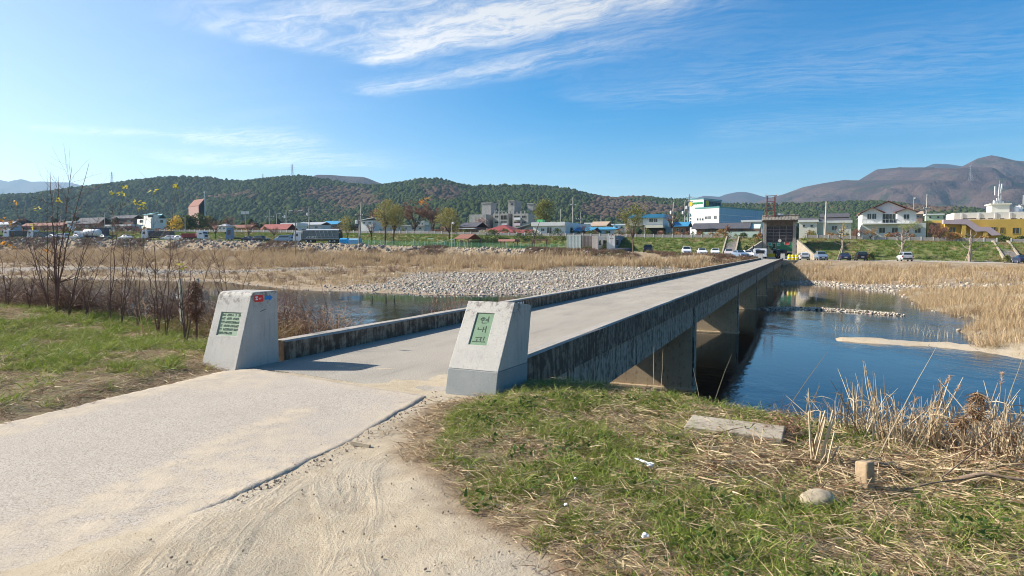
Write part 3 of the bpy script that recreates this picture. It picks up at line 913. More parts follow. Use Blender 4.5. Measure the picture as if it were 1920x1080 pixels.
# ------------------------------------------------------------------ granite pillars at the bridge head
def granite(name, c1, c2, speck, dirt=(0.32, 0.26, 0.20), amt=0.35):
    m_, k, bs, out = base_mat(name)
    v = k.obj()
    n1 = k.noise(v, 3.0, 5, 0.6); n2 = k.noise(v, 85, 2, 0.6); n3 = k.noise(v, 45, 3, 0.7)
    c_ = k.mix(k.lin(n1, 0.3, 0.7), c1, c2)
    c_ = k.mix(k.m('MULTIPLY', k.step(n2, 0.54, 0.68), 0.55), c_, speck)
    c_ = k.mix(k.m('MULTIPLY', k.step(n3, 0.56, 0.72), 0.4), c_, tuple(min(1, q * 1.3) for q in c2))
    d_ = k.noise(k.mapv(v, scale=(4, 4, 1.2)), 1.6, 5, 0.7)
    c_ = k.mix(k.m('MULTIPLY', k.step(d_, 0.55, 0.75), amt), c_, dirt)
    z = k.sep(v)[2]
    top = k.m('MULTIPLY', k.step(z, 0.82, 1.0), k.step(k.noise(v, 14, 5, 0.7), 0.50, 0.60))
    c_ = k.mix(k.m('MULTIPLY', top, amt * 2.2), c_, (0.16, 0.14, 0.12))
    run = k.noise(k.mapv(v, scale=(9, 9, .5)), 2.2, 4, .65)
    c_ = k.mix(k.m('MULTIPLY', k.step(run, .54, .70), amt * .8), c_, (.20, .17, .135))
    k.put(bs.inputs['Base Color'], c_)
    bs.inputs['Roughness'].default_value = 0.8; bs.inputs['Specular IOR Level'].default_value = 0.3
    k.put(bs.inputs['Normal'], k.bump(k.m('ADD', n2, k.m('MULTIPLY', n3, 0.6)), 0.5, 0.004))
    return m_
M_GRAN = granite('pale_granite', (0.40, 0.38, 0.34), (0.48, 0.455, 0.405), (0.19, 0.18, 0.17))
M_GRAN2 = granite('grey_granite', (0.235, 0.25, 0.24), (0.30, 0.31, 0.295), (0.14, 0.14, 0.14), amt=0.15)
M_PLAQ = mat('green_plaque', (0.125, 0.215, 0.125), 0.6, 0.12, 14, 0.002, 80)
M_PLAQ2 = mat('pale_green_plaque', (0.25, 0.335, 0.225), 0.6, 0.10, 14)
M_CARVE = mat('carved_letters', (0.045, 0.07, 0.05), 0.8, 0.2)
def pillar(label, loc, rz, wd, prof_front, prof_back, plaque, cut=None, round_=0.0):
    """prof_front/back: (y, z) from base to top; front face leans back. plaque = (a0, a1, b0, b1) in face fractions (a across, b from the base up)"""
    P = thing('stone_pillar', label, 'pillar', loc, rz)
    (y0, z0), (y1, z1) = prof_front[-2], prof_front[-1]
    (yb0, zb0), (yb1, zb1) = prof_back
    m_ = MB()
    hw = wd / 2
    taper = 0.965
    def fp(a, b, dep=0.0):
        z = z0 + (z1 - z0) * b; y = y0 + (y1 - y0) * b
        nx = Vector((0, -(z1 - z0), (y1 - y0))).normalized()
        w2 = hw * (1 - (1 - taper) * b)
        return Vector((-w2 + 2 * w2 * a, y, z)) - nx * dep
    A = [0, plaque[0], plaque[1], 1]; Bf = [0, plaque[2], plaque[3], 1]
    for i in range(3):
        for j in range(3):
            if i == 1 and j == 1: continue
            m_.f(fp(A[i], Bf[j]), fp(A[i + 1], Bf[j]), fp(A[i + 1], Bf[j + 1]), fp(A[i], Bf[j + 1]))
    dp = 0.016
    c = [(A[1], Bf[1]), (A[2], Bf[1]), (A[2], Bf[2]), (A[1], Bf[2])]
    for q in range(4):
        a_, b_ = c[q], c[(q + 1) % 4]
        m_.f(fp(*a_), fp(*a_, dp), fp(*b_, dp), fp(*b_))
    m_.f(*[fp(*q, dp) for q in c])
    for sx in (0, 1):
        X = hw if sx else -hw; X1 = X * taper
        # side face with the front edge split where the plaque rows are
        fr = [fp(sx, b) for b in Bf]
        bk = [Vector((X1, yb1, zb1)), Vector((X, yb0, z0))]
        pts = fr + bk
        m_.f(*(pts if sx == 0 else pts[::-1]))
    m_.f(fp(0, 1), *[fp(a, 1) for a in A[1:]], Vector((hw * taper, yb1, zb1)), Vector((-hw * taper, yb1, zb1)))
    m_.f(Vector((hw, yb0, z0)), Vector((-hw, yb0, z0)), Vector((-hw * taper, yb1, zb1)), Vector((hw * taper, yb1, zb1)))
    m_.f(*[fp(a, 0) for a in A[::-1]], Vector((-hw, yb0, z0)), Vector((hw, yb0, z0)))
    import bmesh
    me = m_.mesh('shaft', M_GRAN)
    bm = bmesh.new(); bm.from_mesh(me); bmesh.ops.remove_doubles(bm, verts=bm.verts, dist=1e-5); bmesh.ops.recalc_face_normals(bm, faces=bm.faces)
    if round_:
        es = [e for e in bm.edges if all(abs(v_.co.y - y1) < 1e-4 and abs(v_.co.z - z1) < 1e-4 for v_ in e.verts)]
        bmesh.ops.bevel(bm, geom=es, offset=round_, segments=5, profile=0.5, affect='EDGES')
    bm.to_mesh(me); bm.free()
    so = link('shaft', me, P)
    bevel(so, 0.006, 2, 30)
    if cut:
        (ya, za), (yb_, zb_) = prof_front[0], prof_front[1]
        q = MB()
        w_ = hw + 0.004
        ybk = yb0
        q.prism([(ya, za), (yb_ - 0.004, z0 - 0.003), (ybk + 0.004, z0 - 0.003), (ybk - 0.02, za)], -w_, w_)
        bo = q.build('base_block', M_GRAN2, P); bevel(bo, 0.008)
        bo['label'] = 'darker grey base course of the pillar'
    return P, fp, dp
def on_face(fp, dp, plaque, lift):
    a0, a1, b0, b1 = plaque
    def g(x, y, d=0.0):            # x, y in 0..1 on the plaque, y up; d = height above the plaque
        return fp(a0 + (a1 - a0) * x, b0 + (b1 - b0) * y, dp - lift - d)
    return g
def strokes(m_, g, segs, wd, asp, d=0.002):
    """brush-like strokes: (x0,y0,x1,y1[,w0,w1]) on the plaque plane"""
    for q in segs:
        x0, y0, x1, y1 = q[:4]; w0, w1 = (q[4], q[5]) if len(q) > 4 else (1.0, 0.8)
        dx, dy = (x1 - x0), (y1 - y0) * asp
        L = hypot(dx, dy) or 1e-6
        nx, ny = -dy / L * wd / 2, dx / L * wd / 2 / asp
        P = [(x0 + nx * w0, y0 + ny * w0), (x0 - nx * w0, y0 - ny * w0), (x1 - nx * w1, y1 - ny * w1), (x1 + nx * w1, y1 + ny * w1)]
        lo = [m_.v(g(a, b)) for a, b in P]; hi = [m_.v(g(a, b, d)) for a, b in P]
        m_.fi(*hi)
        for i in range(4): m_.fi(lo[i], lo[(i + 1) % 4], hi[(i + 1) % 4], hi[i])

# right-hand pillar with the bridge name
RZ_R = -RAD(26.5)
frc = PZ(928, 751, -0.01)
LEN = 0.65
ex = Vector((cos(RZ_R), sin(RZ_R), 0)); ey = Vector((-sin(RZ_R), cos(RZ_R), 0))
locR = frc - ex * (LEN / 2); locR.z = -0.03
plq = (0.27, 0.64, 0.355, 0.825)
PR, fpR, dpR = pillar('leaning pale granite pillar with a tall green name plaque and grey base block', locR, RZ_R, LEN,
                      [(0.0, 0.0), (0.075, 0.325), (0.52, 1.075)], [(0.84, 0.325), (0.99, 1.01)], plq, cut=True)
g = on_face(fpR, dpR, plq, 0.0)
m_ = MB(); c4 = [(0, 0), (1, 0), (1, 1), (0, 1)]
lo = [m_.v(g(a, b, 0.0015)) for a, b in c4]; hi = [m_.v(g(a, b, 0.004)) for a, b in c4]
m_.fi(*hi); m_.fi(*lo[::-1])
for i in range(4): m_.fi(lo[i], lo[(i + 1) % 4], hi[(i + 1) % 4], hi[i])
pq = m_.build('plaque', M_PLAQ, PR)
g2 = on_face(fpR, dpR, plq, 0.004)
ASP = 2.15
GL = [ # brush-written syllables, top to bottom
   [(.33, .875, .47, .862), (.26, .832, .54, .848), (.30, .815, .28, .79), (.28, .79, .38, .768), (.38, .768, .48, .785), (.48, .785, .46, .815), (.46, .815, .30, .815),
    (.56, .81, .70, .815), (.56, .775, .70, .78), (.70, .905, .72, .72, 1.3, 1.0), (.38, .745, .40, .69), (.40, .69, .66, .70)],
   [(.26, .545, .27, .475, 1.2, .9), (.27, .475, .50, .50), (.56, .575, .55, .42, 1.2, .8), (.55, .50, .68, .51), (.70, .60, .71, .40, 1.4, .9)],
   [(.26, .235, .60, .25), (.60, .25, .52, .165, 1.1, .7), (.36, .20, .37, .125), (.56, .20, .60, .125, 1.0, .9), (.74, .27, .72, .15, 1.1, .6), (.14, .105, .82, .11, 1.2, .9), (.78, .13, .86, .10)]]
for seg in GL:
    m_ = MB(); strokes(m_, g2, seg, 0.042, ASP)
    m_.build('letter', M_CARVE, pq)

# left-hand pillar with the building record
frc = PZ(440, 696, -0.01)
RZ_L = -RAD(23.5)
WD = 0.64
ex = Vector((cos(RZ_L), sin(RZ_L), 0))
locL = frc - ex * (WD / 2); locL.z = -0.03
plq2 = (0.22, 0.82, 0.44, 0.735)
PL_, fpL, dpL = pillar('pale granite pillar with a square green inscription panel and two stickers, beside the grassy bank', locL, RZ_L, WD,
                       [(0.0, 0.0), (0.36, 1.09)], [(0.86, 0.0), (0.86, 1.09)], plq2, round_=0.07)
g = on_face(fpL, dpL, plq2, 0.0)
m_ = MB()
lo = [m_.v(g(a, b, 0.0015)) for a, b in c4]; hi = [m_.v(g(a, b, 0.004)) for a, b in c4]
m_.fi(*hi); m_.fi(*lo[::-1])
for i in range(4): m_.fi(lo[i], lo[(i + 1) % 4], hi[(i + 1) % 4], hi[i])
pq2 = m_.build('inscription_panel', M_PLAQ2, PL_)
g2 = on_face(fpL, dpL, plq2, 0.004)
rows = [[(.06, .24), (.30, .50), (.56, .63), (.70, .77), (.85, .97)], [(.06, .20), (.32, .55), (.62, .88)], [(.06, .20), (.28, .98)], [(.05, .18), (.24, .52), (.56, .72), (.75, .98)], [(.05, .18), (.24, .50), (.55, .72), (.76, .96)], [(.04, .24), (.30, .50), (.55, .72)]]
for r_, words_ in enumerate(rows):
    yb = 0.90 - r_ * 0.155
    m_ = MB()
    for a, b in words_:
        x = a
        while x < b - 0.02:
            cw = 0.048
            kk = rnd.random()
            segs = [(x, yb, x + cw * .55, yb), (x + cw * .8, yb + .045, x + cw * .8, yb - .05), (x, yb - .05, x + cw * .6, yb - .05)]
            if kk < .4: segs += [(x, yb, x, yb - .05)]
            elif kk < .7: segs += [(x + cw * .5, yb - .02, x + cw * .8, yb - .02), (x + cw * .3, yb + .04, x + cw * .3, yb)]
            else: segs += [(x, yb + .035, x + cw * .6, yb + .035), (x + cw * .55, yb + .035, x + cw * .5, yb - .03)]
            strokes(m_, g2, segs, 0.013, 0.85)
            x += cw * 1.22
    m_.build('inscription_line', M_CARVE, pq2)
# stickers on the side face (local +x side)
def side_pt(y, z, d=0.0):
    q = z / 1.09
    return Vector((WD / 2 * (1 - 0.035 * q) + d, y, z))
M_RED = mat('red_sticker', (0.62, 0.025, 0.02), 0.4, 0.06); M_BLUE = mat('blue_sticker', (0.015, 0.19, 0.52), 0.4, 0.06); M_WHT = mat('white_print', (0.8, 0.8, 0.8), 0.5, 0.03)
def plate(poly, name, m__, par, d0=0.002, d1=0.004):
    b_ = MB(); lo = [b_.v(side_pt(y, z, d0)) for y, z in poly]; hi = [b_.v(side_pt(y, z, d1)) for y, z in poly]
    b_.fi(*hi); b_.fi(*lo[::-1]); n_ = len(poly)
    for i in range(n_): b_.fi(lo[i], lo[(i + 1) % n_], hi[(i + 1) % n_], hi[i])
    return b_.build(name, m__, par)
y0, z0 = 0.40, 0.945
st_ = plate([(y0, z0), (y0 + .165, z0), (y0 + .165, z0 + .098), (y0, z0 + .098)], 'sticker', M_RED, PL_); st_['label'] = 'red square sticker with small white print'
b_ = MB()
for (a, c, w_, h_) in ((.018, .064, .05, .016), (.03, .052, .02, .03), (.02, .028, .045, .018), (.085, .048, .05, .008), (.09, .036, .03, .005)):
    lo = [b_.v(side_pt(y0 + a + p * w_, z0 + c + q * h_, 0.0055)) for p, q in c4]; b_.fi(*lo)
b_.build('print', M_WHT, st_)
y0 = 0.61
ar = plate([(y0, z0 + .022), (y0 + .085, z0 + .022), (y0 + .085, z0), (y0 + .155, z0 + .048), (y0 + .085, z0 + .096), (y0 + .085, z0 + .074), (y0, z0 + .074)], 'sticker', M_BLUE, PL_)
ar['label'] = 'blue sticker shaped as an arrow pointing towards the bridge'
cr = plate([(0.50, 0.80), (0.56, 0.812), (0.62, 0.83), (0.63, 0.838), (0.56, 0.822), (0.505, 0.806)], 'scratch', M_CARVE, PL_)

# ------------------------------------------------------------------ pale concrete beam lying at the edge of the bank
c_b = PZ(1466, 853, -0.03)
bm_ = MB(); Lb = 0.80
bm_.box(-Lb, 0, 0, 0.40, -0.20, 0.11)
o = bm_.build('concrete_beam', M_CONC, None)
o.location = (c_b.x, c_b.y, 0.0); o.rotation_euler = (RAD(1.5), RAD(1.2), -RAD(25))
bevel(o, 0.012, 3)
tag(o, 'pale broken concrete beam lying half buried at the edge of the grassy bank', 'concrete beam')
# ------------------------------------------------------------------ near plants: prototypes
M_GRASS = leaf_mat('fresh_grass', (0.135, 0.205, 0.022), (0.25, 0.30, 0.058), (0.36, 0.33, 0.12))
M_STRAW = leaf_mat('dry_straw', (0.42, 0.31, 0.17), (0.60, 0.48, 0.31), (0.24, 0.14, 0.08), 0.15)
M_REED = leaf_mat('dry_reed', (0.46, 0.34, 0.19), (0.56, 0.43, 0.26), (0.36, 0.235, 0.125), 0.2)
M_REEDN = leaf_mat('near_reed', (0.46, 0.36, 0.22), (0.56, 0.46, 0.31), (0.30, 0.20, 0.11), 0.1)
M_BRAM = leaf_mat('bramble', (0.19, 0.095, 0.06), (0.31, 0.185, 0.115), (0.44, 0.32, 0.21), 0.1)
M_PLUME = leaf_mat('reed_plume', (0.50, 0.32, 0.20), (0.58, 0.42, 0.30), None, 0.3)
M_TWIG = leaf_mat('bare_twig', (0.12, 0.06, 0.045), (0.19, 0.11, 0.08), None, 0.0, True)
M_WEED = leaf_mat('weed', (0.05, 0.10, 0.02), (0.10, 0.15, 0.035), (0.20, 0.17, 0.06), 0.25)
def rdir(el0, el1):
    a = rnd.uniform(0, 2 * pi); e = RAD(rnd.uniform(el0, el1))
    return Vector((cos(a) * cos(e), sin(a) * cos(e), sin(e)))
def tuft(nb, h0, h1, wd, el=(35, 85), rad=0.05, bend=0.35, seg=3):
    m_ = MB()
    for _ in range(nb):
        a = rnd.uniform(0, 2 * pi); r = rad * sqrt(rnd.random())
        m_.strip((r * cos(a), r * sin(a), -0.01), rdir(*el), rnd.uniform(h0, h1), wd * rnd.uniform(0.7, 1.3), bend * rnd.uniform(0.3, 1.5), seg)
    return m_
def litter(nb, L0, L1, wd, rad):
    m_ = MB()
    for _ in range(nb):
        a = rnd.uniform(0, 2 * pi); r = rad * sqrt(rnd.random())
        m_.strip((r * cos(a), r * sin(a), rnd.uniform(0.0, 0.025)), rdir(-4, 14), rnd.uniform(L0, L1), wd * rnd.uniform(.6, 1.5), rnd.uniform(-.05, .10), 2)
    return m_
C_GRASS = proto_collection('grass_tufts', [tuft(15, .04, .12, .0055, (20, 80), .055, .4).mesh('a%d' % i, M_GRASS) for i in range(3)] + [tuft(13, .10, .22, .0066, (25, 78), .045, .45).mesh('b%d' % i, M_GRASS) for i in range(2)])
C_STRAW = proto_collection('straw_litter', [litter(13, .05, .20, .0042, .11).mesh('a%d' % i, M_STRAW) for i in range(3)] + [tuft(10, .05, .16, .0042, (10, 60), .04, .25).mesh('b%d' % i, M_STRAW) for i in range(2)])
def weed_clump():
    m_ = MB()
    for _ in range(26):
        p = Vector((rnd.gauss(0, .05), rnd.gauss(0, .05), rnd.uniform(0, .05)))
        m_.strip(p, rdir(5, 70), rnd.uniform(.02, .05), .018, .5, 2)
    return m_
C_WEED = proto_collection('weed_clumps', [weed_clump().mesh('a%d' % i, M_WEED) for i in range(2)])
def scat_poly(nm, n_, boxr, keepf, coll, nidx, smin, smax, label, tilt=0.15, zoff=0.0, weights=None):
    X = nrg.uniform(boxr[0], boxr[1], n_); Y = nrg.uniform(boxr[2], boxr[3], n_)
    kf = keepf(X, Y)
    kp = nrg.random(n_) < kf
    X, Y = X[kp], Y[kp]
    Z = gz(X, Y) + zoff
    m_ = len(X)
    rot = np.stack([nrg.normal(0, tilt, m_), nrg.normal(0, tilt, m_), nrg.uniform(0, 6.28, m_)], -1)
    idx = nrg.integers(0, nidx, m_) if weights is None else nrg.choice(nidx, m_, p=weights)
    return scatter(nm, np.stack([X, Y, Z], -1), rot, nrg.uniform(smin, smax, m_), idx, coll, label)
def edge_ok(X, Y, m_=0.25):
    s, t = st(X, Y)
    return (s < np.interp(t, EDGE_T, EDGE_S) + m_)
def patchy(X, Y, sc_, lo, hi): return sstep(fbm(X * sc_, Y * sc_, 3), lo, hi)
def fR(X, Y):
    sd = sd_poly(X, Y, GRASS_R)
    return (sd < 0.05) * edge_ok(X, Y) * (0.12 + 0.88 * patchy(X, Y, 1.7, -.32, .06)) * sstep(-sd, -0.05, 0.35)
def fL(X, Y):
    sd = sd_poly(X, Y, GRASS_L)
    return (sd < 0.0) * edge_ok(X, Y, 0.5) * (0.06 + 0.94 * patchy(X + 7, Y, 1.3, .0, .16)) * sstep(-sd, -0.05, 0.7)
scat_poly('grass', 26000, (-0.6, 5.2, 2.6, 8.2), fR, C_GRASS, 5, .6, 1.15, 'short green grass growing in clumps on the near right bank', weights=[.25, .25, .25, .125, .125])
scat_poly('grass', 26000, (-14, -3.4, 5.2, 16), fL, C_GRASS, 5, .8, 1.6, 'green grass growing in tufts on the left bank beside the track')
def fRs(X, Y):
    sd = sd_poly(X, Y, GRASS_R)
    return (sd < 0.12) * edge_ok(X, Y, 0.5) * (0.5 + 0.5 * (1 - patchy(X, Y, 1.7, -.2, .25))) * sstep(-sd, -0.15, 0.2)
def fLs(X, Y):
    sd = sd_poly(X, Y, GRASS_L)
    return (sd < 0.1) * edge_ok(X, Y, 0.6) * (0.3 + 0.7 * (1 - patchy(X + 7, Y, 1.1, -.2, .2))) * sstep(-sd, -0.1, 0.3)
scat_poly('dead_grass', 8500, (-0.9, 5.4, 2.6, 8.4), fRs, C_STRAW, 5, .6, 1.2, 'dry straw and dead grass lying between the green tufts on the right', zoff=.02)
scat_poly('dead_grass', 14000, (-14, -3.4, 5.2, 16), fLs, C_STRAW, 5, .7, 1.5, 'dry straw and dead grass on the left bank')
scat_poly('weeds', 900, (-0.5, 4.5, 2.8, 7.6), lambda X, Y: fR(X, Y) * .4 + (sd_poly(X, Y, GRASS_R) < 0) * .08, C_WEED, 2, .6, 1.5, 'small broad-leaved weeds among the grass')
# thick straw mat and broken stems where the reeds have fallen
def fMat(X, Y):
    p = np.exp(-(((X - 3.2) / 1.5) ** 2 + ((Y - 5.0 + (X - 3.2) * 0.12) / 0.42) ** 2))
    q = np.exp(-(((X - 1.75) / 0.45) ** 2 + ((Y - 5.45 + (X - 1.6) * .5) / 0.14) ** 2)) * .6
    return np.maximum(p, q)
scat_poly('straw_mat', 4200, (0.8, 6.0, 4.0, 6.6), fMat, C_STRAW, 5, 1.0, 2.2, 'tangled mat of broken dry reed stems at the water edge', zoff=0.02)

# vine thicket at the end of the beam
def thicket(nst, h, spread, wd=.005):
    m_ = MB()
    for _ in range(nst):
        a = rnd.uniform(0, 2 * pi); r = spread * sqrt(rnd.random())
        p = Vector((r * cos(a), r * sin(a), 0)); d = rdir(35, 85)
        pts = [p.copy()]; L = h * rnd.uniform(.6, 1.2)
        for i in range(5):
            p = p + d * L / 5; pts.append(p.copy())
            d = (d + Vector((rnd.uniform(-.45, .45), rnd.uniform(-.45, .45), rnd.uniform(-.5, .15)))).normalized()
        m_.tube(pts, [wd, wd * .9, wd * .8, wd * .6, wd * .45, wd * .2], 3, False)
        for _ in range(4):
            i = rnd.randint(1, 5); m_.tube([pts[i], pts[i] + rdir(-20, 70) * L * .22, pts[i] + rdir(-30, 60) * L * .3], [wd * .5, wd * .4, wd * .15], 3, False)
        for _ in range(5):
            i = rnd.randint(1, 5); m_.strip(pts[i] + Vector((rnd.uniform(-.03, .03),) * 3), rdir(-40, 50), rnd.uniform(.02, .06), .014, .6, 2)
    return m_
# ------------------------------------------------------------------ reeds in front on the right
def reed_proto(nst, h0, h1, spread, plume=False, lean=12):
    m_ = MB()
    for _ in range(nst):
        a = rnd.uniform(0, 2 * pi); r = spread * sqrt(rnd.random())
        p = Vector((r * cos(a), r * sin(a), -0.05))
        L = rnd.uniform(h0, h1); d = rdir(90 - lean * 2.2, 90)
        pts = [p]; q = p.copy(); dd = d.copy()
        for i in range(4):
            q = q + dd * L / 4; pts.append(q.copy()); dd = (dd + Vector((rnd.uniform(-.1, .1) + d.x * .15, rnd.uniform(-.1, .1) + d.y * .15, -0.02))).normalized()
        m_.tube(pts, [.0058, .0052, .0045, .0034, .0015], 3, False)
        for _ in range(rnd.randint(0, 3)):
            i = rnd.randint(1, 3)
            m_.strip(pts[i], rdir(10, 60), rnd.uniform(.1, .28), .008, .5, 3)
        if plume and rnd.random() < .5:
            for _ in range(26):
                m_.strip(pts[-1] - dd * rnd.uniform(0, .08), (dd + rdir(-30, 60) * .7), rnd.uniform(.03, .07), .004, .4, 2)
    return m_
C_REED1 = proto_collection('near_reeds', [reed_proto(5, .35, .75, .10, lean=15).mesh('a%d' % i, M_REEDN) for i in range(4)] + [reed_proto(4, .25, .5, .08, lean=30).mesh('b%d' % i, M_REEDN) for i in range(3)])
def fReed(X, Y):
    s, t = st(X, Y)
    e = np.interp(t, EDGE_T, EDGE_S)
    return np.exp(-((s - e - 0.10) / np.where(s > e, .65, .38)) ** 2) * sstep(t, -0.15, 0.7) * (0.3 + 0.7 * sstep(t, 0.3, 1.6)) * (0.25 + .75 * patchy(X, Y, 2.2, -.4, .1))
scat_poly('reeds', 9000, (1.9, 8.5, 3.6, 7.2), fReed, C_REED1, 7, .7, 1.25, 'dry pale reed stems standing at the edge of the water on the right', .12)

def fTan(X, Y):
    s, t = st(X, Y); e = np.interp(t, EDGE_T, EDGE_S)
    return np.exp(-((s - e - .15) / .40) ** 2) * sstep(t, 1.2, 2.6)
C_TAN = proto_collection('dry_tangles', [thicket(15, .34, .14, .0032).mesh('a%d' % i, leaf_mat('russet_vine', (.21, .10, .06), (.36, .20, .12), (.48, .33, .21), .1)) for i in range(3)])
scat_poly('dry_tangle', 1500, (2.2, 8.0, 3.6, 6.6), fTan, C_TAN, 3, .7, 1.25, 'reddish brown tangle of dry vines among the reeds at the right edge', .2)
# tall single stems, each with its own lean
def tall_stem(name, base, tip, rad, label, cat, mat_, sag=0.06, n_=7, plume=0, group=None):
    b = Vector(base); e = Vector(tip)
    m_ = MB(); pts = []
    side = (e - b).cross(Vector((0, 0, 1)))
    side = side.normalized() if side.length > 1e-4 else Vector((1, 0, 0))
    for i in range(n_):
        q = i / (n_ - 1)
        p = b.lerp(e, q) + Vector((0, 0, 1)) * sag * sin(pi * q) + side * rnd.uniform(-.004, .004)
        pts.append(p - b)
    m_.tube(pts, [rad * (1 - .75 * i / (n_ - 1)) for i in range(n_)], 4)
    o = m_.build(name, mat_, None, loc=b)
    tag(o, label, cat, group)
    if plume:
        d = (pts[-1] - pts[-2]).normalized()
        q = MB()
        for _ in range(70):
            p0 = pts[-1] - d * rnd.uniform(0, plume)
            q.strip(p0, d * 1.0 + rdir(-50, 40) * .8, rnd.uniform(.25, .5) * plume, .004, .5, 2)
        q.build('plume', M_PLUME, o)
    return o
def gnd(u, v, z=0.0):
    p = PZ(u, v, z); return p
STEMS = [(1432, 842, 1552, 658, 5.9, 'long bare reed stem leaning far to the right above the concrete beam', .0055, 0),
         (1640, 870, 1762, 640, 5.4, 'tallest straight pale reed stem rising over the sandbar', .006, 0),
         (1850, 880, 1918, 670, 5.2, 'tall pale reed stem near the right edge leaning right', .006, 0),
         (1800, 905, 1762, 715, 5.0, 'upright reed stem crossing the tallest pale stem', .004, 0),
         (1690, 845, 1782, 705, 5.5, 'arching reed stem with a pinkish feathery plume', .004, .085),
         (1712, 850, 1800, 722, 5.5, 'shorter arching reed with a drooping tan plume', .004, .07),
         (1640, 840, 1722, 745, 5.6, 'low reed with a small orange plume at its tip', .0035, .06),
         (1860, 850, 1880, 700, 5.4, 'reed with a tall reddish plume close to the right edge', .004, .10),
         (1328, 778, 1372, 665, 7.4, 'thin curved stem rising left of the concrete beam, over the pier shadow', .004, 0),
         (1318, 772, 1300, 690, 7.5, 'short thin stem standing left of the concrete beam', .003, 0),
         (1225, 762, 1226, 650, 7.6, 'thin vertical stem in front of the first bridge pier', .0045, 0),
         (1238, 762, 1243, 655, 7.5, 'second thin stem curving away in front of the first bridge pier', .004, 0),
         (1132, 738, 1152, 680, 7.9, 'short branching twig against the dark girder', .004, 0),
         ]
for u0, v0, u1, v1, Y, lab, rad, pl in STEMS:
    b = PY(u0, v0, Y); e = PY(u1, v1, Y + rnd.uniform(-.1, .25))
    zz_ = gz1(b.x, b.y); b.z = min(b.z, zz_ + 0.02) if b.z > zz_ else b.z
    tall_stem('tall_reed', b, e, rad, lab, 'reed', M_REEDN, sag=0.03 if u0 > 1300 else 0.0, plume=pl)
# broken reed stubs, a clump of cut stems
rt = thing('cut_stems', 'clump of thick cut reed stems beside the end of the concrete beam', 'plant', PZ(1548, 880, 0))
for i in range(11):
    p = Vector((rnd.uniform(-.13, .13), rnd.uniform(-.06, .08), -.03)); L = rnd.uniform(.2, .52)
    d = Vector((rnd.uniform(-.12, .28), rnd.uniform(-.1, .1), 1)).normalized()
    m_ = MB(); m_.tube([p, p + d * L * .5, p + d * L + Vector((rnd.uniform(-.02, .03), 0, 0))], [.008, .0075, .006], 5)
    m_.build('stem', M_REEDN, rt)
# debris nest caught in the reeds
def fibre_ball(rx, rz, nf, L, wd, m__):
    m_ = MB()
    for _ in range(nf):
        d = rdir(-85, 85)
        p = Vector((d.x * rx * rnd.uniform(.5, 1), d.y * rx * rnd.uniform(.5, 1), d.z * rz * rnd.uniform(.5, 1)))
        tdir = d.cross(rdir(-40, 80)).normalized() + Vector((0, 0, -.35))
        m_.strip(p, tdir, L * rnd.uniform(.5, 1.3), wd, .5, 3)
    return m_
for (u, v, Y, rx, rz, nf, lab) in ((1832, 762, 5.15, .060, .115, 420, 'large shaggy nest of flood debris caught high in the reeds'), (1805, 792, 5.2, .035, .05, 130, 'small tangle of debris hanging just left of the shaggy nest')):
    p = PY(u, v, Y)
    q = thing('debris_nest', lab, 'debris', p)
    fibre_ball(rx, rz, nf, .11, .006, M_STRAW).build('fibres', leaf_mat('debris_fibre', (0.22, 0.12, 0.06), (0.40, 0.28, 0.16), (0.12, 0.07, 0.04), .1, True), q)
    m_ = MB(); m_.tube([(0.0, 0, -rz - .42), (.01, 0, -rz - .1), (0, 0, rz * 1.1)], [.006, .005, .003], 4); m_.build('stem', M_REEDN, q)
p = PZ(1478, 826, -0.03)
o = thicket(46, .34, .16, .003).build('vine_tangle', M_BRAM, None, loc=p); tag(o, 'brown tangle of dried vine at the end of the concrete beam', 'plant')
p = PZ(1905, 870, -0.05)
o = thicket(46, .34, .30, .003).build('vine_tangle', M_BRAM, None, loc=p); tag(o, 'reddish brown tangle of dried vine at the right edge behind the fallen branch', 'plant')

# branches, stones and litter on the right
M_BARK = mat('grey_bark', (0.20, 0.145, 0.105), 0.9, .3, 20, .004, 60)
M_ROCK = mat('tan_rock', (0.36, 0.30, 0.21), 0.9, .22, 9, .01, 26)
M_ROCK2 = mat('brown_rock', (0.36, 0.26, 0.16), 0.9, .25, 12, .008, 30)
def branch(label, px, rad, z=0.03, cat='branch'):
    pts = [PZ(u, v, z + dz) for u, v, dz in px]
    b = pts[0].copy(); m_ = MB()
    m_.tube([p - b for p in pts], [rad * (1 - .55 * i / (len(pts) - 1)) for i in range(len(pts))], 6)
    return tag(m_.build('branch', M_BARK, None, True, loc=b), label, cat)
branch('thick curved brown branch lying across the straw near the right edge', [(1800, 897, .0), (1845, 888, .03), (1900, 897, .03), (1990, 912, 0)], .017)
branch('dark log half hidden in the straw behind the upright stone', [(1610, 870, .0), (1650, 869, .03), (1690, 880, .0)], .02)
branch('pale peeled stick lying on the straw left of the thick branch', [(1695, 918, 0), (1750, 905, .01), (1812, 898, .01)], .008)
branch('long thin stick slanting up through the reeds', [(1765, 896, 0), (1830, 845, .12), (1918, 790, .22)], .006)
branch('short grey stick lying in the grass', [(1466, 970, 0), (1495, 978, .01), (1520, 985, 0)], .008)
branch('thin dry stick lying in the grass below the pale boulder', [(1612, 1030, 0), (1645, 1040, .012), (1680, 1050, 0)], .004)
for i, (u0, v0, u1, v1) in enumerate(((1360, 880, 1470, 872), (1366, 888, 1476, 880), (1355, 895, 1462, 890), (1380, 868, 1468, 862))):
    branch(['topmost thin dark twig', 'second dark twig from below', 'lowest long dark twig', 'short dark twig at the top'][i] + ' of the bundle in front of the concrete beam', [(u0, v0, .0), ((u0 + u1) / 2, (v0 + v1) / 2 + 2, .02), (u1, v1, .0)], .005, .03, 'twig')
import bmesh as _bm
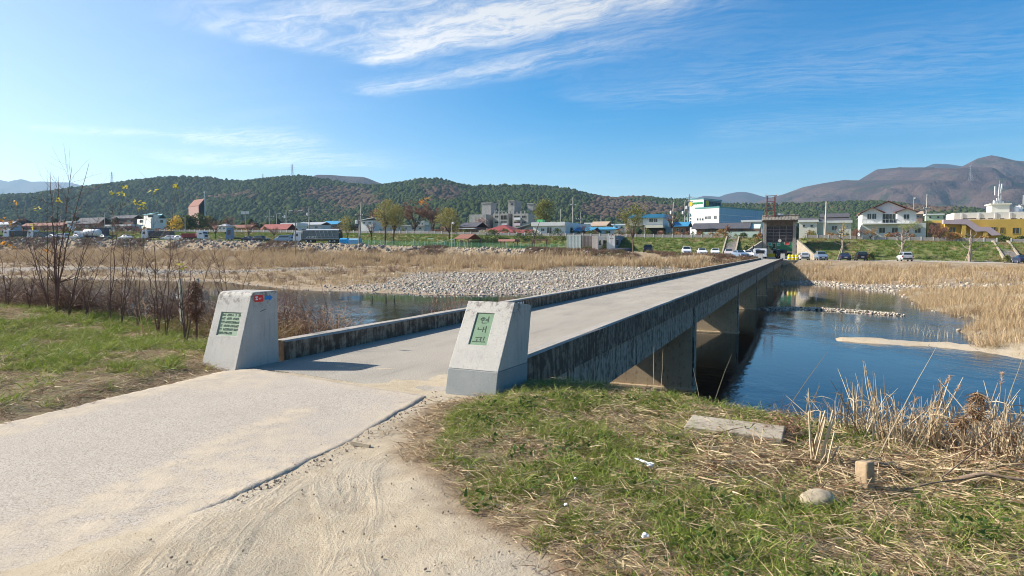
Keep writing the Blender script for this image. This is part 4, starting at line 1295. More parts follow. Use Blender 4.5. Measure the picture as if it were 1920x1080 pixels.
def rock_mesh(name, m_, sub=2, sq=(1, 1, 1), seed=0, amp=.22, flat=False):
    bm = _bm.new(); _bm.ops.create_icosphere(bm, subdivisions=sub, radius=1.0)
    r_ = random.Random(seed); off = [Vector((r_.uniform(-9, 9), r_.uniform(-9, 9), r_.uniform(-9, 9))) for _ in range(3)]
    from mathutils import noise as mn
    for v_ in bm.verts:
        q = v_.co.copy()
        d = 1 + amp * mn.noise(q * .9 + off[0]) + amp * .6 * mn.noise(q * 2.1 + off[1]) + amp * .25 * mn.noise(q * 5 + off[2])
        v_.co = Vector((q.x * sq[0], q.y * sq[1], q.z * sq[2])) * d
    me = bpy.data.meshes.new(name); bm.to_mesh(me); bm.free(); me.materials.append(m_)
    if not flat: me.polygons.foreach_set('use_smooth', [True] * len(me.polygons))
    return me
def stone(name, u, v, sq, m_, label, rz=0, seed=1, lift=.4):
    p = PZ(u, v, 0.0); p.z = gz1(p.x, p.y) + sq[2] * lift
    return tag(link(name, rock_mesh(name, m_, 3, sq, seed), None, p, (0, 0, rz)), label, 'stone')
stone('boulder', 1533, 946, (.125, .10, .07), M_ROCK, 'rounded pale boulder sitting in the straw below the reeds', .3, 4)
stone('stone', 1722, 928, (.065, .05, .03), M_ROCK, 'small flat pale stone in the straw right of the upright stone', .2, 6)
p = PZ(1622, 920, 0)
m_ = MB(); m_.prismz([(-.045, -.05), (.05, -.045), (.045, .05), (-.05, .045)], -.08, .20)
o = m_.build('upright_stone', M_ROCK2, None, loc=p); o.rotation_euler = (RAD(-6), RAD(5), RAD(28)); bevel(o, .016, 3)
tag(o, 'upright brown stone block standing in the straw', 'stone')
M_TISS = mat('white_tissue', (0.80, 0.81, 0.84), .8, .06, 20)
def crumple(u, v, r, lab, sq=(1, 1, .7), nm='litter_scrap', seed=3):
    p = PZ(u, v, 0.02); p.z = gz1(p.x, p.y) + r * .5 + .03
    return tag(link(nm, rock_mesh(nm, M_TISS, 2, tuple(q * r for q in sq), seed, .7, True), None, p), lab, 'litter')
o = crumple(1220, 886, .030, 'crumpled white tissue with a twisted tail lying in the grass', (1, .8, .8), 'tissue')
q = MB(); q.tube([(0, 0, .0), (-.035, .02, .01), (-.075, .05, .02), (-.105, .07, .025)], [.012, .010, .007, .005], 5); q.build('tail', M_TISS, o)
crumple(1210, 1028, .020, 'small round white scrap of litter near the bottom of the grass', seed=8)
crumple(1061, 965, .012, 'tiny white scrap of litter at the left side of the grass', seed=9)
crumple(1080, 920, .013, 'small greyish scrap of litter left of the white tissue', seed=12)
p = PZ(676, 843, -.02)
m_ = MB(); m_.prism([(-.02, 0), (.02, 0), (.016, .024), (-.014, .03)], -.085, .085)
o = m_.build('wood_chip', mat('pale_wood', (.50, .40, .27), .85, .2, 14), None, loc=(p.x, p.y, gz1(p.x, p.y) + .004)); o.rotation_euler = (0, .1, -.25); tag(o, 'pale chip of wood lying in the dirt beside the concrete slab', 'wood chip')
# loose gravel and clods on sand and slab
C_PEB = proto_collection('pebbles', [rock_mesh('p%d' % i, mat('dark_pebble', (.27, .21, .155), .9, .35, 30), 1, (1, .8, .65), i + 20, .3, True) for i in range(3)])
def fPeb(X, Y):
    sd = sd_poly(X, Y, SLAB)
    return ((sd > -.1) & (sd_poly(X, Y, GRASS_R) > -.3) & (sd_poly(X, Y, GRASS_L) > -.3)) * (.25 + .75 * sstep(X, -1.2, .2)) + .06 * (sd < 0)
scat_poly('pebbles', 2600, (-6, 1.0, 2.6, 8), fPeb, C_PEB, 3, .003, .010, 'small dark pebbles and crumbs of soil scattered on the sand', 1.0, .012)

# soil crumbs and chaff gathered along the broken edge of the slab
n_ = 240
q = nrg.random(n_); E_ = np.array(SLAB[:3]); i_ = np.minimum((q * 2).astype(int), 1); f_ = q * 2 - i_
X = E_[i_, 0] * (1 - f_) + E_[i_ + 1, 0] * f_ + np.abs(nrg.normal(.03, .07, n_)); Y = E_[i_, 1] * (1 - f_) + E_[i_ + 1, 1] * f_ + nrg.normal(0, .05, n_)
scatter('edge_crumbs', np.stack([X, Y, gz(X, Y) + .006], -1), nrg.uniform(0, 6.2, (n_, 3)), nrg.lognormal(-5.2, .5, n_).clip(.002, .014), nrg.integers(0, 3, n_), C_PEB, 'dark crumbs of soil gathered along the edge of the concrete slab')
n_ = 70; q = nrg.random(n_)
X = -1.32 + .55 * q + nrg.uniform(.05, .4, n_); Y = 5.9 + 1.5 * q + nrg.normal(0, .1, n_)
scatter('edge_chaff', np.stack([X, Y, gz(X, Y) + .008], -1), np.stack([np.zeros(n_), np.zeros(n_), nrg.uniform(0, 6.2, n_)], -1), nrg.uniform(.3, .8, n_), nrg.integers(0, 3, n_), C_STRAW, 'bits of straw and twigs lying beside the slab edge')

# ------------------------------------------------------------------ left bank: saplings and brambles
C_BRAM = proto_collection('brambles', [thicket(16, .95, .25, .0075).mesh('a%d' % i, M_BRAM) for i in range(4)] + [reed_proto(7, .5, .95, .2, lean=22).mesh('b%d' % i, M_REEDN) for i in range(1)])
def fBr(X, Y):
    s, t = st(X, Y); e = np.interp(t, EDGE_T, EDGE_S)
    return np.exp(-((s - e + 0.05) / np.where(s > e, 1.2, .55)) ** 2) * (t < -8.0) * ((s > 9.2) | (t < -9.0)) * (0.3 + .7 * patchy(X, Y, .7, -.2, .2)) * np.where(t > -12.5, .38, 1.0)
scat_poly('bramble_thicket', 5200, (-24, -3.5, 9.5, 22), fBr, C_BRAM, 5, .5, 1.1, 'dense reddish brown thicket of bare brambles along the left bank', .15, weights=[.23, .23, .23, .23, .08])
C_BRAM2 = proto_collection('low_brambles', [reed_proto(6, .3, .8, .15, plume=True, lean=18).mesh('a%d' % i, M_PLUME) for i in range(2)] + [thicket(14, .5, .2, .0045).mesh('b', leaf_mat('dry_yellow_shrub', (.30, .22, .06), (.38, .24, .12), (.42, .34, .20), .2))])
def fBr2(X, Y):
    s, t = st(X, Y); e = np.interp(t, EDGE_T, EDGE_S)
    return np.exp(-((s - e + .45) / .8) ** 2) * (t < -7.7) * sstep(t, -12.5, -9.8) * ((s > 9.2) | (t < -9.2)) + np.exp(-((s - 21) / 2.5) ** 2 - ((t + 8.6) / .5) ** 2) * .0
scat_poly('dry_weeds', 620, (-7, -1.5, 9.0, 15), fBr2, C_BRAM2, 3, .6, 1.15, 'dry weeds with pinkish plumes behind the left parapet')
M_YLEAF = leaf_mat('yellow_leaf', (.40, .37, .05), (.50, .44, .09), None, .4, True)
M_OLEAF = leaf_mat('orange_leaf', (.55, .22, .04), (.62, .34, .08), None, .4, True)
def limb(m_, p, d, L, r0, r1, wob=.12, n_=6, up=.05):
    pts = [p.copy()]
    for i in range(n_):
        p = p + d * L / n_; pts.append(p.copy())
        d = (d + Vector((rnd.uniform(-wob, wob), rnd.uniform(-wob, wob), rnd.uniform(-wob, wob) + up))).normalized()
    m_.tube(pts, [r0 + (r1 - r0) * i / n_ for i in range(n_ + 1)], 4, False)
    return pts
def sapling(label, u, vb, tips, Y, leaves=(), lmat=None, rad=.011, ntw=9):
    rad *= 1.08; ntw += 6
    b = PY(u, vb, Y); z0 = gz1(b.x, b.y)
    b.z = z0 - .05
    T = thing('bare_sapling', label, 'sapling', b)
    for ui, vi, dyy in tips:
        e = PY(ui, vi, Y + dyy) - b
        m_ = MB()
        pts = []
        nseg = 9
        for i in range(nseg + 1):
            q = i / nseg
            p = e * q
            p = Vector((e.x * q ** 1.35, e.y * q ** 1.2, e.z * q)) + Vector((rnd.uniform(-1, 1), rnd.uniform(-1, 1), 0)) * .018 * (q > 0) * (q < 1)
            pts.append(p)
        rr = [rad * (1 - .82 * i / nseg) for i in range(nseg + 1)]
        m_.tube(pts, rr, 5, False)
        for _ in range(ntw):
            i = rnd.randint(2, nseg - 1)
            sd = rdir(15, 65)
            sub = limb(m_, pts[i], sd, e.length * rnd.uniform(.12, .32), rr[i] * .6, .0012, .14)
            if rnd.random() < .8:
                limb(m_, sub[rnd.randint(2, 4)], rdir(10, 70), e.length * .12, rr[i] * .32, .001, .18, 4)
        m_.build('stem', M_TWIG, T)
    for (ul, vl) in leaves:
        p = PY(ul, vl, Y) - b
        m_ = MB()
        for _ in range(7):
            m_.strip(p + Vector((rnd.uniform(-.05, .05), rnd.uniform(-.05, .05), rnd.uniform(-.04, .05))), rdir(-50, 40), rnd.uniform(.05, .09), .045, .4, 3)
        m_.tube([p, p + Vector((.03, 0, -.12)), p + Vector((.05, .02, -.30))], [.002, .002, .003], 3, False)
        m_.build('leaves', lmat or M_YLEAF, T)
    return T
SAP = [('tallest bare sapling with three long stems rising above the hills', 106, 604, ((94, 322, .3), (135, 312, 0), (167, 306, -.3), (109, 330, .2)), 14.6, ((108, 375), (70, 392)), None, .017, 11),
       ('slender bare sapling left of the tallest one, arching to the left', 92, 600, ((25, 388, .2), (88, 330, 0), (40, 395, .4)), 15.0, ((28, 381), (5, 412), (18, 418)), M_OLEAF, .012, 8),
       ('bare sapling spreading right with a long pale rising branch', 128, 606, ((235, 440, 0), (190, 395, .4), (170, 420, .2)), 14.2, ((62, 425),), None, .013, 9),
       ('thin bare sapling with yellow leaves at the top, left of the trucks', 206, 600, ((228, 366, 0), (213, 372, .2)), 14.0, ((228, 362), (237, 352), (209, 363)), None, .010, 8),
       ('bare sapling with a yellow leafed tip below the white building', 227, 608, ((262, 372, .2), (234, 430, 0), (268, 455, .3)), 13.6, ((263, 390), (268, 384), (256, 380)), None, .010, 8),
       ('bare sapling with a single yellow leaf near its tip', 296, 622, ((288, 362, 0), (330, 440, .2), (262, 440, .2)), 12.6, ((289, 360),), None, .011, 9),
       ('bare forked sapling in front of the blue truck cab', 312, 628, ((331, 352, 0), (350, 470, .1), (290, 480, .2)), 12.2, ((331, 349),), None, .010, 9),
       ('wide bare sapling standing left of the inscribed pillar', 348, 636, ((330, 450, 0), (405, 470, .2), (318, 480, .1), (362, 470, .2)), 11.6, ((340, 500),), None, .011, 9),
       ('low forked sapling rising behind the inscribed pillar', 432, 640, ((400, 455, 0), (476, 470, .2), (415, 470, .3), (470, 520, 0), (385, 480, .2)), 11.4, (), None, .010, 8),
       ('bare sapling at the left edge with orange leaves', 14, 610, ((0, 470, 0), (52, 520, .2), (30, 480, .2)), 15.5, ((8, 455), (22, 462), (90, 470)), M_OLEAF, .012, 9),
       ('small bare sapling between the tallest one and the left edge', 55, 606, ((30, 470, 0), (80, 462, .2), (65, 500, .2)), 15.2, (), None, .011, 8),
       ('leaning bare sapling right of the long pale branch', 160, 604, ((205, 450, 0), (150, 470, .2), (240, 470, .2)), 14.3, (), None, .010, 8),
       ('thin straight sapling in front of the sandy shore', 258, 612, ((275, 400, 0), (245, 455, .2)), 13.2, (), None, .009, 8)]
for a in SAP: sapling(*a)
# vine-wrapped stump and a pale plastic pipe in the thicket
p = PY(366, 560, 11.8); b0 = Vector((p.x, p.y, gz1(p.x, p.y)))
q = thing('vine_wrapped_stem', 'stem wrapped in a dark brown bundle of dried vine left of the inscribed pillar', 'plant', b0)
hh = p.z - b0.z
m_ = MB(); m_.tube([(0, 0, -.1), (.02, 0, hh * .6), (.0, 0, hh * 1.5)], [.02, .016, .008], 5); m_.build('stem', M_TWIG, q)
fb = fibre_ball(.16, .36, 620, .16, .010, M_BRAM); fo = fb.build('vine', leaf_mat('vine_fibre', (0.10, 0.05, 0.03), (0.20, 0.10, 0.06), None, .1, True), q); fo.location = (0, 0, hh * .95)
p0 = PY(341, 600, 13.0); p1 = PY(338, 522, 13.0)
m_ = MB(); m_.tube([(0, 0, -.1), p1 - p0], [.035, .035], 8); o = m_.build('white_pipe', mat('cream_plastic', (.62, .58, .42), .6, .1), None, loc=p0); tag(o, 'short cream plastic pipe standing in the thicket', 'pipe')

# tall reddish reeds standing in the shallow water left of the bridge
C_RR = leaf_mat('reddish_reed', (.36, .17, .11), (.46, .26, .17), (.52, .36, .26), .2)
for i, (u, Y) in enumerate(((812, 24.5), (838, 25.5), (852, 24.0))):
    p = PY(u, 560, Y); z = gz1(p.x, p.y); m_ = MB()
    for _ in range(16):
        b = Vector((rnd.gauss(0, .16), rnd.gauss(0, .16), 0)); L = (p.z - z) * rnd.uniform(.8, 1.08); d = Vector((rnd.gauss(0, .04), rnd.gauss(0, .04), 1)).normalized()
        m_.tube([b, b + d * L * .6, b + d * L], [.009, .007, .003], 3, False)
        for _ in range(16): m_.strip(b + d * L * rnd.uniform(.80, 1.0), d + rdir(-10, 60) * .7, rnd.uniform(.08, .2), .012, .4, 2)
    o = m_.build('reed_clump', C_RR, None, loc=(p.x, p.y, z)); tag(o, ('left', 'middle', 'right')[i] + ' clump of the tall reddish reeds just beyond the left parapet', 'reeds')
# ------------------------------------------------------------------ levee fence
M_FPOST = mat('white_concrete_post', (.66, .64, .60), .8, .1)
M_FPAN = mat('concrete_fence_panel', (.40, .36, .33), .85, .2, 1.2)
post_me = MB().box(-.09, .09, -.07, .07, -.1, 1.02).mesh('post', M_FPOST)
pan_me = MB().box(-1.0, 1.0, -.03, .03, .02, .38).box(-1.0, 1.0, -.03, .03, .41, .60).box(-1.0, 1.0, -.03, .03, .64, .86).mesh('panel', M_FPAN)
def fence(label, t0, t1, s_):
    x0, y0 = xy(s_, t0); x1, y1 = xy(s_, t1)
    z0 = gz1(x0, y0)
    R = thing('concrete_fence', label, 'fence', (x0, y0, z0), -TH)
    n_ = max(1, int(round((t1 - t0) / 2.15)))
    for i in range(n_ + 1):
        q = (t1 - t0) * i / n_
        x, y = xy(s_, t0 + q); z = gz1(x, y) - z0
        link('post', post_me, R, (q, 0, z))
        if i < n_:
            x2, y2 = xy(s_, t0 + (t1 - t0) * (i + .5) / n_)
            z2 = gz1(x2, y2) - z0
            link('panel', pan_me, R, (q + (t1 - t0) / n_ / 2, 0, z2), None, ((t1 - t0) / n_ / 2 - .1, 1, 1))
    return R
S_F = 159.5
def tcol(u, v, s): p = PS(u, v, s); return st(p.x, p.y)[1]
fence('long concrete post and panel fence on the levee left of the flood gate', tcol(300, 436, S_F), tcol(1352, 447, S_F), S_F)
fence('concrete post and panel fence between the flood gate and the right stairs', tcol(1512, 449, S_F), tcol(1869, 454, S_F), S_F)
fence('short end of the concrete fence right of the stairs at the far right', tcol(1896, 455, S_F), tcol(2050, 457, S_F), S_F)

# ------------------------------------------------------------------ buildings
def wallmat(nm, c, **kw): return mat(nm, c, kw.pop('rough', .85), kw.pop('var', .08), kw.pop('scale', .5), **kw)
W_WHITE = wallmat('white_wall', (.70, .69, .65), stain=.25, stcol=(.42, .40, .36))
W_CREAM = wallmat('cream_wall', (.66, .63, .52), stain=.3, stcol=(.42, .38, .30))
W_GREYW = wallmat('pale_grey_wall', (.52, .53, .53), stain=.3, stcol=(.36, .36, .36))
W_BLOCK = wallmat('bare_concrete_wall', (.34, .325, .30), var=.25, scale=1.2, stain=.5, stcol=(.20, .19, .18))
W_OCHRE = wallmat('ochre_wall', (.56, .36, .08), stain=.3, stcol=(.36, .22, .06))
W_YELL = wallmat('yellow_wall', (.72, .55, .12))
W_MAUVE = wallmat('mauve_wall', (.46, .36, .40))
W_MINT = wallmat('mint_wall', (.52, .60, .52))
W_BROWN = wallmat('brown_wall', (.24, .15, .11), var=.3, scale=2)
W_PINK = wallmat('pink_wall', (.36, .22, .19))
R_BLUE = wallmat('blue_roof', (.05, .25, .42), rough=.5, var=.15)
R_RED = wallmat('red_roof', (.24, .055, .045), rough=.6, var=.2, scale=2)
R_BROWN = wallmat('brown_roof', (.20, .09, .065), var=.25, scale=3)
R_TILE = wallmat('dark_tile_roof', (.085, .085, .095), var=.3, scale=3)
R_GREY = wallmat('grey_roof', (.36, .37, .38), rough=.5)
R_WHITE = wallmat('white_roof', (.70, .70, .69), rough=.5)
R_GREEN = wallmat('green_roof', (.10, .42, .16), rough=.5)
F_BLUE = wallmat('blue_wall_and_shade', (.22, .40, .55), rough=.4, var=.05)  # colour carries blue shade of house and factory sides, shared with other walls
F_TEAL = wallmat('teal_trim', (.10, .28, .27), rough=.5)
DARK = wallmat('dark_opening', (.03, .028, .026), var=.3)
M_RAIL = mat('grey_rail', (.45, .46, .47), .5, .05)
class Bld:
    """front wall along local x (0 .. -w or 0 .. +w), depth along +y. corner c at pixel column u, depth Y."""
    def __init__(self, name, label, cat, uc, vb, Y, psi=None, group=None, grd=True):
        self.psi = -TH if psi is None else RAD(psi)
        c = PY(uc, vb, Y)
        self.c = c; self.e1 = (cos(self.psi), sin(self.psi)); self.e2 = (-sin(self.psi), cos(self.psi))
        z = gz1(c.x, c.y) if grd else c.z
        self.z0 = z
        self.root = thing(name, label, cat, (c.x, c.y, z), self.psi, group)
    def lx(self, u, v=430, y=0.0):
        """local x on the plane y where column u is seen"""
        k = ray(u, v)[0]
        cx, cy_ = self.c.x + y * self.e2[0], self.c.y + y * self.e2[1]
        return (k * cy_ - cx) / (self.e1[0] - k * self.e1[1])
    def ly(self, u, x=0.0, v=430):
        k = ray(u, v)[0]
        cx, cy_ = self.c.x + x * self.e1[0], self.c.y + x * self.e1[1]
        return (k * cy_ - cx) / (self.e2[0] - k * self.e2[1])
    def lz(self, v, x=0.0, y=0.0, u=960):
        Y = self.c.y + x * self.e1[1] + y * self.e2[1]
        return CAM_H + ray(u, v)[1] * Y - self.z0
    def box(self, name, x0, x1, y0, y1, z0, z1, m_, parent=None, label=None, bev=0):
        o = MB().box(min(x0, x1), max(x0, x1), y0, y1, min(z0, z1), max(z0, z1)).build(name, m_, parent or self.root)
        if label: o['label'] = label
        return o
    def front(self, u0, u1, vt, vb, depth, m_, name='wall', y=0.0, zb=None):
        """a box whose front face covers the pixel rectangle"""
        x0, x1 = self.lx(u0, vt, y), self.lx(u1, vt, y); xm = (x0 + x1) / 2
        zt = self.lz(vt, xm, y, (u0 + u1) / 2); z0 = self.lz(vb, xm, y, (u0 + u1) / 2) if zb is None else zb
        self.box(name, x0, x1, y, y + depth, z0, zt, m_)
        return x0, x1, z0, zt
    def win(self, u0, u1, vt, vb, y=0.0, frame=None, kind='window', sill=True, m_=None, split=True):
        x0, x1 = sorted((self.lx(u0, vt, y), self.lx(u1, vt, y))); xm = (x0 + x1) / 2
        z1, z0 = self.lz(vt, xm, y, (u0 + u1) / 2), self.lz(vb, xm, y, (u0 + u1) / 2)
        fm = frame or M_FRAME
        q = MB(); t_ = .07
        q.box(x0, x1, y - .06, y - .003, z1 - t_, z1); q.box(x0, x1, y - .06, y - .003, z0, z0 + t_)
        q.box(x0, x0 + t_, y - .06, y - .003, z0 + t_, z1 - t_); q.box(x1 - t_, x1, y - .06, y - .003, z0 + t_, z1 - t_)
        if split and x1 - x0 > .8: q.box(xm - .035, xm + .035, y - .055, y - .003, z0 + t_, z1 - t_)
        w_ = q.build(kind, fm, self.root)
        MB().box(x0 + t_, x1 - t_, y - .03, y - .002, z0 + t_, z1 - t_).build('pane', m_ or GLASS, w_)
        return w_
    def swin(self, u0, u1, vt, vb, x, out, m_=None):
        """window on a side wall at local x; out = +1 / -1 the outward side"""
        y0, y1 = sorted((self.ly(u0, x, vt), self.ly(u1, x, vt))); ym = (y0 + y1) / 2
        z1, z0 = self.lz(vt, x, ym, (u0 + u1) / 2), self.lz(vb, x, ym, (u0 + u1) / 2)
        xa, xb = sorted((x + out * .003, x + out * .06)); xc, xd = sorted((x + out * .004, x + out * .075))
        w_ = MB().box(xa, xb, y0, y1, z0, z1).build('window', M_FRAME, self.root)
        MB().box(xc, xd, y0 + .08, y1 - .08, z0 + .08, z1 - .08).build('pane', m_ or GLASS, w_)
    def roof(self, kind, x0, x1, y0, y1, z, h, m_, over=.4, name='roof', ridge='x', th=.14):
        x0, x1 = sorted((x0, x1)); x0 -= over; x1 += over; y0 -= over; y1 += over
        q = MB(); xm, ym = (x0 + x1) / 2, (y0 + y1) / 2
        if kind == 'flat': q.box(x0, x1, y0, y1, z, z + h)
        elif kind == 'gable':
            if ridge == 'x': q.prism([(y0, z), (y0, z + th), (ym, z + h + th), (y1, z + th), (y1, z), (ym, z + h)], x0, x1)
            else:
                P = [(x0, z), (x0, z + th), (xm, z + h + th), (x1, z + th), (x1, z), (xm, z + h)]
                a = [q.v((x, y0, zz)) for x, zz in P]; b_ = [q.v((x, y1, zz)) for x, zz in P]
                q.fi(a[0], a[5], a[2], a[1]); q.fi(a[5], a[4], a[3], a[2]); q.fi(b_[1], b_[2], b_[5], b_[0]); q.fi(b_[2], b_[3], b_[4], b_[5])
                for i in range(6): j = (i + 1) % 6; q.fi(a[i], a[j], b_[j], b_[i])
        elif kind == 'hip':
            dx, dy = x1 - x0, y1 - y0; k_ = min(dx, dy) * .5
            r = ((x0 + k_, ym), (x1 - k_, ym)) if dx >= dy else ((xm, y0 + k_), (xm, y1 - k_))
            c = [q.v((x0, y0, z)), q.v((x1, y0, z)), q.v((x1, y1, z)), q.v((x0, y1, z))]; e = [q.v((*r[0], z + h)), q.v((*r[1], z + h))]
            if dx >= dy: q.fi(c[0], c[1], e[1], e[0]); q.fi(c[1], c[2], e[1]); q.fi(c[2], c[3], e[0], e[1]); q.fi(c[3], c[0], e[0])
            else: q.fi(c[0], c[1], e[0]); q.fi(c[1], c[2], e[1], e[0]); q.fi(c[2], c[3], e[1]); q.fi(c[3], c[0], e[0], e[1])
            q.fi(c[3], c[2], c[1], c[0])
        elif kind == 'shed': q.prism([(y0, z), (y0, z + th), (y1, z + h + th), (y1, z + h)], x0, x1)
        elif kind == 'shedx':
            P = [(x0, z), (x0, z + th), (x1, z + h + th), (x1, z + h)]
            a = [q.v((x, y0, zz)) for x, zz in P]; b_ = [q.v((x, y1, zz)) for x, zz in P]
            q.fi(*a[::-1]); q.fi(*b_)
            for i in range(4): j = (i + 1) % 4; q.fi(a[i], a[j], b_[j], b_[i])
        return q.build(name, m_, self.root)
    def gable_wall(self, x0, x1, z, h, m_, y=0.0, d=.2):
        xm = (x0 + x1) / 2
        q = MB(); a = [q.v(p) for p in ((x0, y, z), (x1, y, z), (xm, y, z + h))]; b_ = [q.v(p) for p in ((x0, y + d, z), (x1, y + d, z), (xm, y + d, z + h))]
        q.fi(*a); q.fi(*b_[::-1])
        for i in range(3): j = (i + 1) % 3; q.fi(a[i], b_[i], b_[j], a[j])
        return q.build('gable', m_, self.root)
M_FRAME = mat('window_frame', (.55, .55, .54), .6, .05)
M_DFRAME = mat('dark_frame', (.06, .07, .07), .6, .05)

# white flat box of a house behind the levee, centre
B = Bld('house', 'long low white house with a deep flat fascia, right of the red roofs', 'house', 1060, 446, 168)
x0, x1, zb, zt = B.front(1000, 1060, 423.5, 452, 9, W_WHITE, zb=-.3)
xa, xb = B.lx(996, 420, -.5), B.lx(1060.5, 420, -.5)
dep = max(B.ly(1108, 0.0), 10); dep = min(dep, 22)
B.box('wall', x0 + .2, -.05, 9, dep, -.3, zt, F_BLUE, label='rear side wall with blue shade in its colour')  # blue shade of the white side wall is put into its colour
B.box('fascia', xa, .05, -.55, dep, zt + .004, B.lz(416, 0, 0, 1030), W_WHITE)
B.win(1025.5, 1034.5, 426, 438.5, kind='door', frame=M_FRAME, m_=GLASS); B.win(1014.5, 1021, 428, 433.5); B.win(1040.5, 1047, 427.5, 434)
B.box('roof_box', B.lx(1001, 410), B.lx(1012, 410), 2, 4, B.lz(416, -6, 2), B.lz(411.5, -6, 2), R_GREEN, label='small green roof cover')

# bare concrete apartment block, unfinished
B = Bld('apartment_block', 'unfinished bare concrete apartment block with three roof towers', 'building', 990.5, 430, 250)
for u0, u1, vt, dpt, y in ((880, 911, 402, 12, -3), (924, 953, 400.5, 14, 0), (961, 990.5, 400.5, 14, 0)):
    B.front(u0, u1, vt, 440, dpt, W_BLOCK, y=y, zb=-.5)
B.front(911, 961.5, 403, 440, 8, W_BLOCK, y=6.0, zb=-.5)
for u0, u1, vt, vb, y, d_ in ((903, 920.5, 381.5, 403, 5, 5), (953, 964.5, 377.5, 401, 3, 7), (989, 1000, 382.5, 395, 6, 5)):
    x0, x1, z0, z1 = B.front(u0, u1, vt, vb, d_, W_BLOCK, 'tower', y)
    B.box('tower_cap', x0 - .2, x1 + .2, y - .2, y + d_ + .2, z1 + .003, z1 + .35, W_BLOCK)
x0 = B.lx(992, 400, 6.5); B.box('tower_leg', x0, x0 + .8, 6.5, 8, -.5, B.lz(395, 0, 6.5, 994), W_BLOCK)
for u0, u1, vt, vb in ((928, 935, 404, 408), (938.5, 950.5, 403.5, 412), (928, 935, 415, 419), (938.5, 950.5, 414.5, 418), (963.5, 975, 404, 408), (978.5, 986, 404, 408.5), (963.5, 975, 415, 418.5), (978.5, 986, 415, 419)):
    B.win(u0, u1, vt, vb, frame=W_BLOCK, m_=DARK)
W_PNK = wallmat('pink_sheet', (.62, .50, .55)); W_SHT = wallmat('white_sheet', (.70, .70, .72))
for u0, u1, vt, vb, m_ in ((963.5, 975, 408.7, 412.5, W_SHT), (963.5, 975, 419.2, 423.5, W_PNK), (938.5, 950, 419.5, 423, W_SHT)):
    x0, x1 = B.lx(u0, vt, -.9), B.lx(u1, vt, -.9); B.box('balcony', x0, x1, -.9, -.004, B.lz(vb, -8), B.lz(vt, -8), m_)
B.win(957.5, 962, 381, 385, y=3, frame=W_BLOCK, m_=DARK)
for i in range(9):                 # starter bars and parapet stubs along the roof edge
    xq = B.lx(926 + i * 7, 400); B.box('roof_stub', xq, xq + .5, .2, .7, B.lz(401, xq, 0), B.lz(397 - (i % 3), xq, 0), W_BLOCK)

# red roofed houses
B = Bld('house', 'house with a red hipped roof in front of the concrete block', 'house', 958, 440, 185)
x0, x1, z0, z1 = B.front(912, 957, 432.5, 445, 9, W_PINK, zb=-.3); B.roof('hip', x0, x1, 0, 9, z1, B.lz(421.5, -6, 4) - z1, R_RED, .8)
B.win(925, 931, 434, 438); B.win(942, 948, 434, 438)
B = Bld('shed', 'long low shed with a red metal roof just behind the fence', 'shed', 1008, 442, 172)
x0, x1, z0, z1 = B.front(930, 1008, 437.5, 448, 5, W_BROWN, zb=-.3); B.roof('shed', x0, x1, 0, 5, z1, B.lz(431.5, -4, 5) - z1, R_RED, .3)
B.win(950, 956, 438.5, 442); B.win(985, 991, 438.5, 442)
B = Bld('shed', 'small shed with a pale slanting metal roof above the red shed', 'shed', 993, 436, 205)
x0, x1, z0, z1 = B.front(961, 993, 431, 440, 6, W_GREYW, zb=-.3)
B.roof('shedx', x0, x1, 0, 6, z1, B.lz(420, 0, 0, 990) - z1, R_GREY, .4); B.win(975, 983, 433, 437)
B = Bld('house', 'dark low house half hidden behind the brown roofed pavilion', 'house', 890, 438, 190)
x0, x1, z0, z1 = B.front(862, 892, 426, 443, 7, W_BROWN, zb=-.3); B.roof('gable', x0, x1, 0, 7, z1, 1.3, R_TILE, .5); B.win(868, 876, 428, 432, sill=False)
B.box('porch_roof', x0 - .3, x1 + .2, -1.2, -.005, z1 - .5, z1 - .3, R_WHITE)

# blue roofed house by the tree
B = Bld('house', 'white house with a bright blue metal roof, right of the broad bare tree', 'house', 1244, 440, 178)
x0, x1, z0, z1 = B.front(1205, 1243, 408.5, 421.5, 9, W_WHITE); B.front(1210, 1243, 421.8, 427, 9, W_CREAM, 'parapet_wall', y=-1.0)
B.front(1213, 1240, 427.2, 450, 7, DARK, 'lower_wall', y=0.4, zb=-.3)
B.box('blue_fascia', B.lx(1178, 404, -.8), .3, -.8, 9.5, z1 + .004, B.lz(401.5, 0, 0, 1225), R_BLUE)
B.front(1176, 1204.5, 409, 424, 8, W_CREAM, y=.6); B.win(1217, 1225, 409.5, 416.5); B.win(1226, 1232.8, 409.5, 416.5); B.win(1184, 1191, 410, 415, y=.6)
B.box('side_wall', -.02, 2.6, 3, 9, -.3, B.lz(424, 0, 0), F_BLUE)
B = Bld('house', 'small brick house with a light blue roof left of the tall utility poles', 'house', 1286, 442, 176)
x0, x1, z0, z1 = B.front(1263, 1286, 425, 446, 7, wallmat('brick_wall', (.33, .16, .10), var=.3, scale=3), zb=-.3); B.roof('gable', x0, x1, 0, 7, z1, B.lz(417, -2, 3) - z1, R_BLUE, .7); B.win(1268, 1273, 428, 433); B.win(1277, 1281, 428, 436, kind='door')
